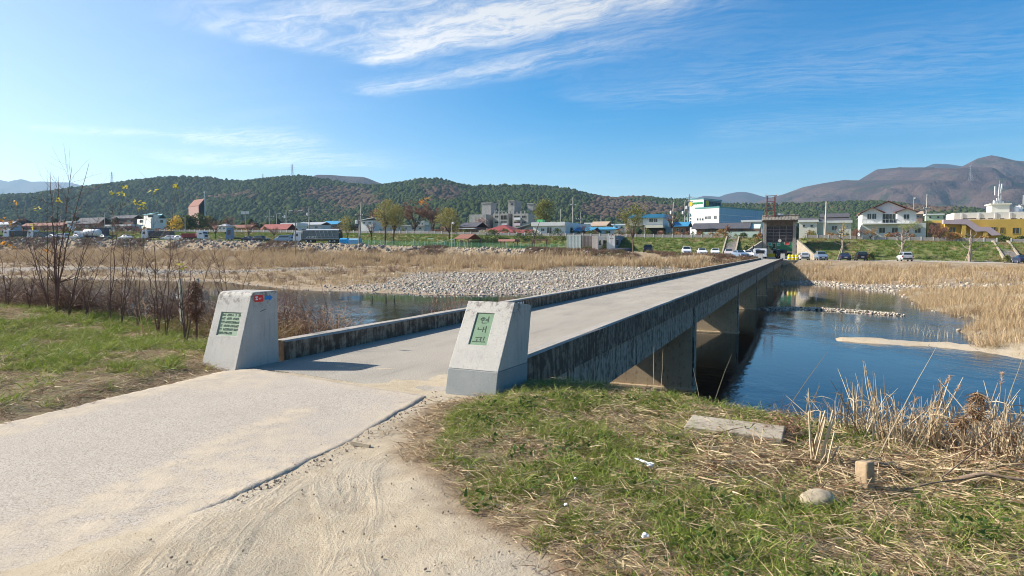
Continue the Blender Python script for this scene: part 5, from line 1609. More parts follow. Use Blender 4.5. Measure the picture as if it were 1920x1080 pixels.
for lab, uc, u0, vt, vb, Y, d_, rk, rm, rh in (
        ('low white house with a pale blue gabled roof behind the pale container', 1108, 1076, 434, 445, 172, 8, 'gable', R_BLUE, 1.0),
        ('low white house with a pale blue roof behind the blue container', 1152, 1112, 431, 443, 182, 8, 'shed', R_BLUE, .9),
        ('small white flat roofed house left of the broad bare tree', 1172, 1150, 422, 444, 186, 7, 'flat', R_WHITE, .3),
        ('pale house with a tan roof in the middle of the village', 1135, 1108, 424, 436, 230, 9, 'gable', wallmat('tan_roof', (.40, .30, .22)), 1.6),
        ('distant white house under the brown hillside', 1120, 1098, 420, 432, 260, 9, 'flat', R_WHITE, .5)):
    B = Bld('house', lab, 'house', uc, vb, Y)
    x0, x1, z0, z1 = B.front(u0, uc, vt, vb, d_, W_WHITE, zb=-.3); B.roof(rk, x0, x1, 0, d_, z1 + .003, rh, rm, .5)
    B.win(u0 + (uc - u0) * .18, u0 + (uc - u0) * .40, vt + 2, vt + 6.5); B.win(u0 + (uc - u0) * .6, u0 + (uc - u0) * .82, vt + 2, vt + 6.5)

# factory with green lettering
B = Bld('factory', 'white factory, long panelled side painted shade blue, and a sign tower with green lettering', 'factory', 1348, 425, 215, -47)
w_ = B.lx(1303, 405); dp_ = min(B.ly(1430, 0, 405), 80)
zt = B.lz(389.5, 0, 0, 1348)
W_FW = wallmat('white_panel_wall', (.72, .72, .70), var=.04)
B.box('wall', w_, 0, 0, dp_, -.4, zt, W_FW)
# jointed panels on the long side, its blue shade put into their colour
zc = 0
np_ = 22
for i in range(np_):
    y0 = dp_ * i / np_
    for j in range(5):
        o = MB().box(.003, .06, y0 + .05, y0 + dp_ / np_ - .05, zt * j / 5 + .05, zt * (j + 1) / 5 - .05).build('painted_shade_panel', F_BLUE, B.root)
B.box('roof_trim', w_ - .05, .12, -.1, dp_ + .1, zt + .003, zt + .45, F_TEAL)
tx0, tx1 = B.lx(1293, 395, 4.0), B.lx(1319, 395, 4.0)
td_ = max(8, min(B.ly(1353, tx1, 380) - 4, 20)); ztw = B.lz(373.5, tx1, 4, 1319)
B.box('sign_tower', tx0, tx1, 4.0, 4 + td_, zt * .0 - .4, ztw, W_FW)
B.box('tower_trim', tx0 - .05, tx1 + .05, 3.95, 4.05 + td_, ztw + .003, ztw + .3, F_TEAL)
o = MB().box(tx1 + .003, tx1 + .06, 4.2, 3.8 + td_, zt + .6, ztw - .15).build('dark_sign_board', wallmat('dark_teal_panel', (.06, .13, .15), rough=.4), B.root)
M_GLET = mat('green_letters', (.03, .30, .10), .5, .1); M_YEL = mat('yellow_disc', (.62, .42, .02), .5, .1); M_DLET = mat('dark_green_letters', (.01, .055, .035), .5, .1)
def glyphs(plane, a0, a1, z0, z1, n_, m_, parent, seed):
    """a row of small hangul-like letter shapes on a vertical plane; plane(a, z, d) -> point"""
    r_ = random.Random(seed); cw = (a1 - a0) / n_
    for i in range(n_):
        x = a0 + i * cw; q = MB(); w1 = cw * .78; h_ = z1 - z0; tk = h_ * .17
        def bar(xa, xb, za, zb):
            P = [plane(xa, za, .02), plane(xb, za, .02), plane(xb, zb, .02), plane(xa, zb, .02)]
            Q = [plane(xa, za, .08), plane(xb, za, .08), plane(xb, zb, .08), plane(xa, zb, .08)]
            lo = [q.v(p) for p in P]; hi = [q.v(p) for p in Q]; q.fi(*hi)
            for k_ in range(4): q.fi(lo[k_], lo[(k_ + 1) % 4], hi[(k_ + 1) % 4], hi[k_])
        kk = r_.randint(0, 3)
        bar(x, x + w1 * .55, z1 - tk, z1); bar(x + w1 * .78, x + w1 * .78 + tk, z0 + h_ * .25, z1)
        if kk % 2: bar(x + w1 * .55 - tk, x + w1 * .55, z0 + h_ * .45, z1 - tk)
        else: bar(x, x + tk, z0 + h_ * .45, z1 - tk)
        bar(x, x + w1 * .55, z0 + h_ * .38, z0 + h_ * .38 + tk)
        if kk > 1: bar(x + w1 * .1, x + w1 * .8, z0, z0 + tk)
        q.build('letter', m_, parent)
zl0, zl1 = B.lz(383.8, tx1, 4, 1310), B.lz(378.5, tx1, 4, 1310)
tw = tx1 - tx0
glyphs(lambda a, z, d: (a, 4.0 - d, z), tx0 + tw * .16, tx1 - tw * .06, zl0, zl1, 8, M_GLET, B.root, 5)
MB().lathe([(.0, 0), (.75, 0), (.75, .08)], n_=14, axis='x').build('emblem', M_YEL, B.root, loc=(tx0 + tw * .08, 3.94, (zl0 + zl1) / 2)).rotation_euler = (0, 0, RAD(-90))
glyphs(lambda a, z, d: (tx1 + .06 + d, 4 + a, z), td_ * .30, td_ * .92, zt + (ztw - zt) * .45, zt + (ztw - zt) * .78, 4, M_DLET, B.root, 8)
MB().lathe([(.0, 0), (1.0, 0), (1.0, .1)], n_=14, axis='x').build('emblem', M_YEL, B.root, loc=(tx1 + .07, 4 + td_ * .18, zt + (ztw - zt) * .62))
for u0, u1, vt, vb in ((1306.5, 1309.5, 409, 413.5), (1311.5, 1314.5, 409, 413.5), (1316, 1319, 409, 413.5), (1322, 1327, 405.5, 411), (1328, 1333, 405, 411), (1339, 1344, 404, 411)):
    B.win(u0, u1, vt, vb)
for v_ in (402, 408, 414): B.win(1293.5, 1296.5, v_, v_ + 4, y=4.0)

# tiled house left of the gate
B = Bld('house', 'long house with a dark tiled roof and mint wall left of the flood gate', 'house', 1426, 446, 168)
x0, x1, z0, z1 = B.front(1306, 1424, 429.5, 448, 7, W_BROWN, zb=-.3)
B.roof('gable', B.lx(1302, 425), B.lx(1401, 425), 0, 7, z1, B.lz(419, -10, 3.5) - z1, R_TILE, .7)
B.roof('gable', B.lx(1402.5, 425), x1, 1, 6, z1 + .01, 1.1, W_MINT, .1, name='annex_roof')
B.front(1318, 1424, 434.5, 450, .2, W_MINT, 'yard_wall', y=-3.0, zb=-.6)
for u0 in (1322, 1342, 1362, 1384): B.win(u0, u0 + 9, 430.5, 434.2, frame=M_DFRAME)
B = Bld('shed', 'long white roofed shed below the blue shaded factory side', 'shed', 1430, 430, 185)
x0, x1, z0, z1 = B.front(1393, 1430, 416, 435, 8, W_GREYW, zb=-.3); B.roof('flat', x0, x1, 0, 8, z1 + .003, .5, R_WHITE, .5); B.win(1405, 1412, 418, 422)

# cream house right of the gate
B = Bld('house', 'cream single storey house with a dark tile edged flat roof right of the flood gate', 'house', 1532, 448, 164)
x0, x1, z0, z1 = B.front(1498.5, 1532, 416.5, 450, 5, W_CREAM, zb=-.3)
xr = B.lx(1596, 430, 3.0)
B.box('wall', x1 + .002, xr, 3.0, 9.0, -.3, B.lz(418, 5, 3, 1570), W_CREAM)
B.box('cornice', x0 - .35, x1 + .35, -.35, 5.4, z1 + .003, B.lz(412, 0, 0, 1515), W_WHITE)
B.box('cornice', x1 + .36, xr + .2, 2.6, 9.2, B.lz(418, 5, 3, 1570) + .003, B.lz(413.5, 5, 3, 1570), W_WHITE)
q = MB()
zc = B.lz(412, 0, 0, 1515) + .004
q.prism([(-.3, zc), (1.2, zc + .55), (3.5, zc + .55), (5.2, zc)], x0 - .2, x1 + .2); q.build('tile_roof', R_TILE, B.root)
q = MB(); zc2 = B.lz(413.5, 5, 3, 1570) + .004; q.prism([(2.7, zc2), (4.2, zc2 + .6), (9, zc2)], x1 + .4, xr); q.build('tile_roof', R_TILE, B.root)
B.win(1504.5, 1510, 421, 426); B.win(1519, 1525, 421, 426); B.win(1559.5, 1570, 423.5, 432, y=3.0)

# gabled house
B = Bld('house', 'large white two storey house with three brown edged gables and dark balcony windows', 'house', 1616, 448, 163)
zf = B.lz(418.5, 4, 0, 1660)              # floor level of the upper storey
zE = B.lz(399, 0, 0, 1616); xR = B.lx(1719, 405); xL = 0.0
yS = max(4.0, min(B.ly(1596, 0.0, 410) if B.ly(1596, 0.0, 410) > 0 else 9, 14))
B.box('lower_wall', xL + .004, B.lx(1737, 430), 0.6, yS, -.3, zf - .004, W_GREYW)
xa, xb = B.lx(1655.5, 400), B.lx(1683, 400)
B.box('wall', xL, xa, 0.6, yS, zf, zE, W_WHITE); B.box('wall', xb, xR, 0.6, yS, zf, zE, W_WHITE); B.box('wall', xa, xb, 2.6, yS, zf, zE, W_WHITE)
zA = B.lz(389, 2, 0, 1638); zA2 = B.lz(391, 8, 0, 1703); zM = B.lz(377.5, 6, 2.5, 1663)
B.gable_wall(xL, xa, zE, zA - zE, W_WHITE, .6, .3); B.gable_wall(xb, xR, zE, zA2 - zE, W_WHITE, .6, .3)
B.gable_wall(xL, xR, zE + .0, zM - zE - .1, W_WHITE, 2.62, .3)
B.roof('gable', xL, xa, .5, 5.0, zE - .06, zA - zE, R_BROWN, .55, ridge='y'); B.roof('gable', xb, xR, .5, 5.0, zE - .06, zA2 - zE, R_BROWN, .55, ridge='y')
B.roof('gable', xL, xR, 2.5, yS, zE + .02, zM - zE, R_BROWN, .5, ridge='y')
B.box('balcony_slab', xL, xR, -.7, .598, zf - .25, zf, W_WHITE)
rail = B.box('balcony_rail', xL, xR, -.68, -.62, zf + .85, zf + .92, M_RAIL)
for i in range(15):
    xq = xL + (xR - xL) * i / 14; B.box('baluster', xq - .03, xq + .03, -.67, -.63, zf + .002, zf + .85, M_RAIL, rail)
B.win(1626, 1634, 400.5, 411, y=.6, frame=M_FRAME); B.win(1635, 1643.5, 400.5, 411, y=.6); B.win(1694, 1705.5, 401.5, 412, y=.6)
for u0, u1 in ((1654.5, 1660), (1660.8, 1666.5), (1667.5, 1672.5), (1673.5, 1679)): B.win(u0, u1, 401.5, 417, y=2.6, frame=M_DFRAME)
for u0, u1 in ((1648, 1660), (1672, 1684), (1692.5, 1705), (1715, 1727)): B.win(u0, u1, 426.5, 437, y=.6)
B.swin(1606.5, 1609.5, 404, 410.5, xL, -1)
# yellow building with the mauve stair
B = Bld('community_building', 'long ochre yellow building with a mauve stair ramp and white upper floor', 'building', 1771, 448, 160)
xE = B.lx(1990, 430); z1 = B.lz(412, 6, 0, 1850)
B.box('wall', 0, xE, 0, 12, -.4, z1, W_OCHRE)
xl = B.lx(1739, 430, 1.5)
B.box('wall', xl, -.003, 1.5, 10, -.4, B.lz(412.5, 0, 0, 1760), W_YELL, label='bright yellow end wall')
B.box('creeper_panel', xl + .2, xl + 2.6, 1.3, 1.498, -.3, B.lz(417, 0, 0, 1750), W_BROWN)
zt0 = B.lz(411.5, 2, -1, 1790); zt1 = B.lz(419.5, 2, -1, 1790)
xa, xb, xc, xd = B.lx(1769, 415, -1.6), B.lx(1812, 415, -1.6), B.lx(1838, 433, -1.6), B.lx(1878, 441, -1.6)
q = MB(); zs = B.lz(433.5, 8, -1.6, 1838); zs2 = B.lz(425.5, 8, -1.6, 1838)
P = [(xa, zt1), (xa, zt0), (xb + .3, zt0), (B.lx(1838, 425, -1.6), zs2), (B.lx(1856, 425, -1.6), zs2 + .05), (xd, B.lz(440.5, 12, -1.6, 1878)), (xd - 1.8, B.lz(441.5, 12, -1.6, 1862)), (B.lx(1849, 433, -1.6), zs), (xc - .8, zs - .05), (xb, zt1 - .2)]
a = [q.v((x, -1.6, z)) for x, z in P]; b_ = [q.v((x, -.1, z)) for x, z in P]
q.fi(*a[::-1]); q.fi(*b_)
for i in range(len(P)): j = (i + 1) % len(P); q.fi(a[i], a[j], b_[j], b_[i])
q.build('stair_ramp', W_MAUVE, B.root)
for u_, v_ in ((1808, 421), (1848, 434)):
    xq = B.lx(u_, v_, -1.5); B.box('stair_pier', xq - .4, xq + .4, -1.5, -.2, -.4, B.lz(v_, 4, -1.5, u_), W_OCHRE)
B.box('white_upper_floor', B.lx(1789, 405, 2), xE, 2.0, 12, z1 + .004, B.lz(398.5, 6, 2, 1850), W_WHITE)
for u_ in (1804, 1836, 1867, 1895): xq = B.lx(u_, 405, 2); B.box('pilaster', xq - .2, xq + .2, 1.85, 1.998, z1 + .3, B.lz(399.5, 6, 2, 1850), W_GREYW)
for u0, u1 in ((1804, 1831), (1836, 1848), (1851, 1863), (1874, 1884), (1895, 1907), (1911, 1917)): B.win(u0, u1, 408.8, 411.6, y=2.0, frame=W_WHITE, m_=DARK, split=False)
xa, xb = B.lx(1859, 390, 4), B.lx(1893, 390, 4); zt = B.lz(384, 10, 4, 1875)
B.box('roof_tower', xa, xb, 4, 9, B.lz(398.5, 6, 2, 1850) + .004, zt, W_CREAM); B.box('tower_cap', xa - .3, xb + .3, 3.7, 9.3, zt + .003, zt + .3, W_CREAM)
for u0, u1, vt, vb in ((1779, 1792, 425.5, 436.5), (1875, 1883, 426, 438), (1898, 1912, 426.5, 438.5), (1858, 1868, 425.5, 431.5)): B.win(u0, u1, vt, vb, frame=W_OCHRE)
MB().lathe([(.55, 0), (.55, 1.2), (.2, 1.5)], n_=10).build('water_tank', R_WHITE, B.root, loc=(B.lx(1906, 395, 5), 5, B.lz(398.5, 6, 2, 1850)))
MB().lathe([(.5, 0), (.5, 1.3), (.2, 1.6)], n_=10).build('water_tank', R_WHITE, B.root, loc=(B.lx(1912, 395, 6), 6, B.lz(398.5, 6, 2, 1850)))
# antenna cluster standing on the roof tower
bx = B.c.x + (xa + xb) / 2 * B.e1[0] + 6 * B.e2[0]; by = B.c.y + (xa + xb) / 2 * B.e1[1] + 6 * B.e2[1]
A_ = thing('antenna_mast', 'cluster of white phone antenna panels on the yellow building roof tower', 'antenna', (bx, by, B.z0 + zt + .3))
M_ANT = mat('white_antenna', (.70, .70, .70), .5, .05)
MB().tube([(0, 0, 0), (0, 0, 3.6)], .07, 6).build('mast', M_RAIL, A_); MB().tube([(0, 0, 3.4), (0.1, 0, 5.6)], .03, 4).build('whip', M_RAIL, A_)
for dx, dy, z0, ln, tl in ((-.85, 0, 2.0, 2.1, .0), (-.15, -.3, 2.3, 2.2, .05), (.5, 0, 2.4, 2.3, .12), (.15, .2, 1.9, 2.2, .1), (.35, -.1, .7, 1.4, .1), (-.45, -.2, .3, 1.0, .0)):
    q = MB(); q.box(-.17, .17, -.08, .08, 0, ln); o = q.build('panel', M_ANT, A_, loc=(dx, dy, z0)); o.rotation_euler = (0, tl, 0); bevel(o, .03)
    MB().tube([(0, 0, z0 + .4), (dx, dy, z0 + .5)], .03, 4).build('bracket', M_RAIL, A_)
for dx, s_ in ((-.9, .7), (.1, .6), (.8, .5)): MB().box(dx - s_ / 2, dx + s_ / 2, -.4, .1, 0, s_ * 1.1).build('equipment_box', M_ANT, A_)

# left: church, white hall, sheds
B = Bld('church', 'brown church with a steep slanting roof and a tall thin spire', 'church', 373, 420, 330, -46)
w_ = B.lx(353.5, 395); z1 = B.lz(386.5, 0, 0, 373); d_ = 9.0
yb = B.ly(383.5, 0, 380); d_ = yb
B.box('wall', w_, 0, 0, d_, -.5, z1, W_PINK); zp = B.lz(373.5, 0, yb, 383)
q = MB(); q.prism([(0, z1), (0, z1 + .35), (yb, zp + .35), (yb, z1)], w_ - .2, .2); q.build('roof', R_BROWN, B.root)
q = MB(); q.prism([(.3, -.5), (.3, z1 - .3), (yb - .2, zp - .2), (yb - .2, -.5)], .02, .35); q.build('dark_gable_wall', DARK, B.root)
MB().tube([(.3, yb, 0), (.3, yb, B.lz(358, 0, yb, 383))], [.55, .3], 6).build('spire', W_GREYW, B.root)
zc = B.lz(361, 0, yb, 383); MB().box(-.5, 1.1, yb - .1, yb + .1, zc - .15, zc + .15).build('cross_arm', W_GREYW, B.root)
B = Bld('hall', 'white hall with a turquoise roof behind the parked trucks on the left', 'building', 283, 430, 250, -44)
w_ = B.lx(257, 410); d_ = min(B.ly(312, 0, 412), 30); z1 = B.lz(409, 0, 0, 283)
B.box('wall', w_, 0, 0, d_, -.5, z1, W_WHITE); B.box('wall', w_ * .6, -.01, .5, d_ * .5, z1 + .003, B.lz(401.5, 0, 0, 275), W_WHITE)
B.roof('shed', w_ * .6, 0, .5, d_ * .5, B.lz(401.5, 0, 0, 275) + .004, .6, wallmat('turquoise_roof', (.25, .48, .50)), .3)
B.roof('gable', w_, 0, d_ * .52, d_, z1 + .003, 1.6, wallmat('turquoise_roof', (.25, .48, .50)), .3); B.swin(300, 306, 412, 418, 0, 1)
B.swin(277, 287, 403, 408, 0, 1); B.win(262, 268, 412, 418)
for lab, uc, u0, vt, vb, Y, d_, wm_, rk, rm, rh in (
        ('white flat roofed hall seen above the grey dump truck cab', 556, 529, 423.5, 434, 215, 9, W_WHITE, 'flat', R_WHITE, 1.2),
        ('house with a wide red roof left of the white dump truck', 538, 490, 431, 440, 205, 8, W_BROWN, 'gable', R_RED, 2.2),
        ('grey warehouse behind the grey dump truck box', 602, 557, 422, 436, 225, 10, W_GREYW, 'gable', R_GREY, 1.2),
        ('low warehouse with a light blue roof behind the dump truck', 632, 604, 421, 434, 235, 10, W_BROWN, 'gable', R_BLUE, 1.6),
        ('tall white shed with a slanted roof behind the small yellow tree', 699, 677, 413.5, 442, 190, 9, W_WHITE, 'shedx', R_WHITE, .9),
        ('long pale wall building behind the bare trees', 795, 702, 424, 441, 200, 8, W_GREYW, 'flat', R_GREY, .4),
        ('small white building behind the reddish bare tree', 795, 784, 416, 430, 225, 6, W_WHITE, 'flat', R_GREY, .4),
        ('low pale shed with a white roof left of the white hall', 246, 200, 424, 434, 235, 8, W_GREYW, 'flat', R_WHITE, .7),
        ('dark roofed house behind the white tank truck', 186, 142, 420, 434, 245, 9, W_BROWN, 'gable', R_TILE, 3.0),
        ('pale blue shed behind the bare saplings on the left', 146, 126, 417, 432, 250, 8, F_BLUE, 'flat', R_WHITE, .5),
        ('long dark brown shed far left behind the trucks', 120, 40, 424, 434, 262, 8, W_BROWN, 'gable', R_BROWN, 1.6),
        ('dark barn left of the white hall under the hill', 250, 208, 410, 426, 285, 9, W_BROWN, 'gable', R_TILE, 1.8),
        ('low brown house left of the red roofed house', 470, 395, 428, 436, 225, 8, W_BROWN, 'gable', R_BROWN, 1.4),
        ('small white house beside the bare trees left of the blue truck', 424, 408, 424, 434, 215, 7, W_WHITE, 'hip', R_GREY, 1.2),
        ('tan roofed cottage at the foot of the mountain', 1730, 1700, 402, 412, 240, 8, W_PINK, 'gable', wallmat('tan_roof', (.40, .30, .22)), 1.4),
        ('long pale greenhouse shed between the gabled house and yellow building', 1768, 1738, 403, 416, 215, 8, wallmat('pale_green_wall', (.50, .58, .42)), 'flat', R_WHITE, .5),
        ('low dark house behind the cream house', 1590, 1540, 408, 420, 200, 8, W_BROWN, 'gable', R_TILE, 1.6),
        ('far left low house with a grey roof', 20, -40, 422, 432, 265, 8, W_GREYW, 'gable', R_GREY, 1.5)):
    B = Bld('house' if 'house' in lab or 'cottage' in lab else 'shed', lab, 'house' if 'house' in lab or 'cottage' in lab else 'building', uc, vb, Y)
    d_ = d_ * .5; rh = rh * .75
    x0, x1, z0, z1 = B.front(u0, uc, vt, vb, d_, wm_, zb=-.4); B.roof(rk, x0, x1, 0, d_, z1 + .003, rh, rm, .4)
    nw = max(2, int((uc - u0) / 13))
    for i in range(nw):
        ua = u0 + (uc - u0) * (i + .25) / nw; B.win(ua, ua + min(5, (uc - u0) / nw * .5), vt + 2.2, min(vt + 6.2, vb - 2))

# ------------------------------------------------------------------ flood gate
Yg = 1.0
pL = PS(1431, 450, 151.0); pR = PS(1492.5, 450, 151.0)
tL, tR = st(pL.x, pL.y)[1], st(pR.x, pR.y)[1]
gx_, gy_ = xy(151.0, tL)
GZ0 = gz1(*xy(151.0, (tL + tR) / 2)) - .05
FG = thing('flood_gate', 'weathered concrete flood gate with a latticed steel door and a rusty hoist frame above', 'gate', (gx_, gy_, GZ0), -TH)
W_ = tR - tL
def gzv(v, y=0.0, u=1460): return CAM_H + ray(u, v)[1] * PS(u, v, 151.0 + y).y - GZ0
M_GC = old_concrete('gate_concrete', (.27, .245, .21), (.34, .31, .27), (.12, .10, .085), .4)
M_RUST = mat('rusty_steel', (.17, .055, .045), .8, .3, 6); M_DST = mat('dark_steel', (.085, .065, .065), .7, .35, 2); M_ASB = mat('corrugated_sheet', (.19, .17, .14), .9, .45, 2.2, stain=.6, stcol=(.08, .065, .05))
M_HOIST = mat('brown_stained_concrete', (.13, .095, .065), .9, .35, 2)
zh0 = gzv(415.5); zh1 = gzv(402.5)
for x0, x1, nm in ((0, .62, 'column'), (W_ - .62, W_, 'column')):
    bevel(MB().box(x0, x1, 0, 1.6, -.5, zh0).build(nm, M_GC, FG), .03)
MB().box(.63, W_ - .63, .05, 1.2, zh0 - .9, zh0).build('lintel', M_HOIST, FG)
zd0 = gzv(454.5); zd1 = zh0 - .95
MB().box(.6, W_ - .6, .65, .8, zd0, zd1).build('door_plate', M_DST, FG)
lat = MB().box(.6, W_ - .6, .40, .645, zd0, zd0 + .22).build('door_frame', M_DST, FG)
nx_, nz_ = 4, 5
for i in range(nx_ + 1):
    xq = .62 + (W_ - 1.36) * i / nx_; MB().box(xq, xq + .13, .38, .64, zd0 + .225, zd1).build('stiffener', M_ASB if i not in (0, nx_) else M_DST, lat)
for j in range(1, nz_):
    zq = zd0 + (zd1 - zd0) * j / nz_; MB().box(.76, W_ - .76, .42, .60, zq, zq + .10).build('crossbar', mat('grey_steel', (.20, .185, .18), .7, .3), lat)
MB().lathe([(0, 0), (.32, 0), (.32, .06)], n_=14, axis='x').build('round_sign', mat('sign_pale', (.62, .58, .50), .6, .1), FG, loc=(W_ * .51, .36, zd0 + .35)).rotation_euler = (0, 0, RAD(-90))
# hoist room with corrugated sloping sheet
q = MB(); nc = 22
for i in range(nc):
    xq = -.35 + (W_ + .7) * i / nc; w2 = (W_ + .7) / nc
    a = [(-1.0, zh0 + .25), (1.9, zh1), (1.9, zh1 + .06), (-1.0, zh0 + .31)]
    MB().prism([(y, z + (.05 if i % 2 else 0)) for y, z in a], xq, xq + w2 - .004).build('roof_sheet', M_ASB, FG)
MB().box(-.3, W_ + .3, -.9, 1.8, zh0 + .003, zh0 + .22).build('hoist_floor', M_HOIST, FG)
MB().box(-.2, W_ + .2, 1.0, 1.7, zh0 + .224, zh1 - .12).build('hoist_room', M_HOIST, FG)
MB().box(W_ * .42, W_ * .60, .9, 1.3, zh1 - .1, zh1 + .28).build('white_cap', R_WHITE, FG)
# red steel hoist frame
zt0 = zh1 - .4; zt1 = gzv(367)
xa, xb = W_ * .09, W_ * .33
hf = MB().box(xa - .35, xb + .35, .85, 1.15, zt1, zt1 + .16).build('hoist_frame', M_RUST, FG)
for xq in (xa, xb):
    for yq in (.6, 1.4): MB().box(xq - .09, xq + .09, yq - .09, yq + .09, zt0, zt1 - .003).build('upright', M_RUST, hf)
for fr_ in (.30, .52, .72, .9):
    zq = zt0 + (zt1 - zt0) * fr_; MB().box(xa + .092, xb - .092, .56, .64, zq, zq + .12).build('rung', M_RUST, hf)
zq0, zq1 = zt0 + (zt1 - zt0) * .54, zt0 + (zt1 - zt0) * .72
MB().tube([(xa + .05, .6, zq0), (xb - .05, .6, zq1)], .05, 4).build('brace', M_RUST, hf); MB().tube([(xa + .05, .6, zq0), (xb - .05, .6, zq0 - .9)], .05, 4).build('brace', M_RUST, hf)
for xq in (xa - .3, xb + .3): MB().box(xq - .15, xq + .15, .8, 1.2, zt1 + .165, zt1 + .42).build('lamp', R_WHITE, hf)
# splayed wing walls
def wall_poly(label, t0, s0, z0, t1, s1, z1, th, m_):
    ax, ay = xy(s0, t0); bx, by = xy(s1, t1)
    L = hypot(bx - ax, by - ay)
    q = MB(); P = [(0, -1.5), (0, z0), (L, z1), (L, -1.5)]
    a = [q.v((x, -th / 2, z)) for x, z in P]; b_ = [q.v((x, th / 2, z)) for x, z in P]
    q.fi(*a); q.fi(*b_[::-1])
    for i in range(4): j = (i + 1) % 4; q.fi(a[i], b_[i], b_[j], a[j])
    zg = gz1(*xy(147.5, (tL + tR) / 2))
    o = q.build('wing_wall', m_, None, loc=(ax, ay, zg)); o.rotation_euler = (0, 0, atan2(by - ay, bx - ax))
    return tag(o, label, 'wall')
zc = gzv(449)
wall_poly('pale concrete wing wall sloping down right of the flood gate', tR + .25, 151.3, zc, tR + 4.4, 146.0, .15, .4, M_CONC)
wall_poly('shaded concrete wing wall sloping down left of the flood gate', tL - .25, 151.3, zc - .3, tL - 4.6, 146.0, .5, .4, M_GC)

# stairs up the levee
def stairs(label, uL, uR, vt, vb, s0, s1):
    ta, tb = tcol(uL, (vt + vb) / 2, (s0 + s1) / 2), tcol(uR, (vt + vb) / 2, (s0 + s1) / 2)
    bx, by = xy(s0, ta); z0 = gz1(*xy(s0 - .3, (ta + tb) / 2)); z1 = gz1(*xy(s1 + .2, (ta + tb) / 2))
    R = thing('stairs', label, 'stairs', (bx, by, z0), -TH)
    n_ = 16
    for i in range(n_):
        y0 = (s1 - s0) * i / n_; z = (z1 - z0) * (i + 1) / n_
        MB().box(.3, tb - ta - .3, y0, y0 + (s1 - s0) / n_ - .004, z - .5, z + .12).build('step', mat('stair_stone', (.36, .32, .29), .9, .3, 3), R)
    for x in (0, tb - ta - .28):
        MB().prism([(-.2, -.4), (-.2, .45), (s1 - s0, z1 - z0 + .5), (s1 - s0 + .6, z1 - z0 + .5), (s1 - s0 + .6, z1 - z0 - .6)], x, x + .28).build('curb', M_CONC, R)
stairs('stone stairs with white curbs up the levee left of the flood gate', 1357, 1383, 447, 478, 147.3, 156.5)
stairs('wide concrete stairs up the levee at the far right', 1872, 1905, 456, 487, 147.3, 157)

# end posts of the bridge, barrels and things in the gateway
for lab, t_ in (('short grey granite post at the far left end of the bridge', (T_LO + T_LI) / 2), ('short grey granite post at the far right end of the bridge', (T_RI + T_RO) / 2)):
    bx, by = xy(S_END + .6, t_); o = MB().prism([(-.3, 0), (-.05, 1.15), (.35, 1.15), (.35, 0)], -.38, .38).build('end_post', M_GRAN, None, loc=(bx, by, -.05)); o.rotation_euler = (0, 0, -TH); bevel(o, .02); tag(o, lab, 'post')
M_YBAR = mat('yellow_plastic', (.70, .56, .01), .5, .08)
for i, u_ in enumerate((1480, 1486.5, 1493)):
    p = PS(u_, 481, 143.2); z = gz1(p.x, p.y)
    R = thing('traffic_barrel', ('left', 'middle', 'right')[i] + ' yellow barrel of the three beside the end of the bridge', 'barrel', (p.x, p.y, z))
    MB().lathe([(.30, 0), (.33, .06), (.31, .35), (.31, .65), (.27, .95), (.20, 1.0)], n_=12).build('drum', M_YBAR, R, True)
    MB().lathe([(.318, .42), (.318, .55)], n_=12).build('band', M_WPAINT, R)
p = PS(1444, 468, 156); z = gz1(p.x, p.y)
R = thing('sign_board', 'yellow sign board standing inside the flood gate opening', 'sign', (p.x, p.y, z), -TH)
MB().box(-.95, .95, -.03, .03, .35, 1.05).build('board', M_YBAR, R)
for x in (-.7, .7): MB().box(x - .04, x + .04, .035, .1, 0, 1.0).build('leg', M_RAIL, R)
B = Bld('shopfront', 'shaded green shop front with bright signs seen through the flood gate', 'building', 1490, 470, 172)
x0, x1, z0, z1 = B.front(1432, 1492, 440, 478, 6, wallmat('green_shop_wall', (.05, .22, .13)), zb=-.2)
M_SIGNR = mat('red_sign', (.55, .05, .05), .5, .05); M_SIGNT = mat('teal_sign', (.05, .40, .38), .5, .05)
for u0, u1, vt, vb, m_ in ((1440, 1447, 455, 461, M_SIGNT), (1457, 1463, 456, 461, M_SIGNT), (1471, 1480, 454, 459.5, M_SIGNR), (1449, 1455, 456, 466, GLASS)): B.win(u0, u1, vt, vb, frame=W_WHITE, m_=m_, kind='sign_panel', split=False)

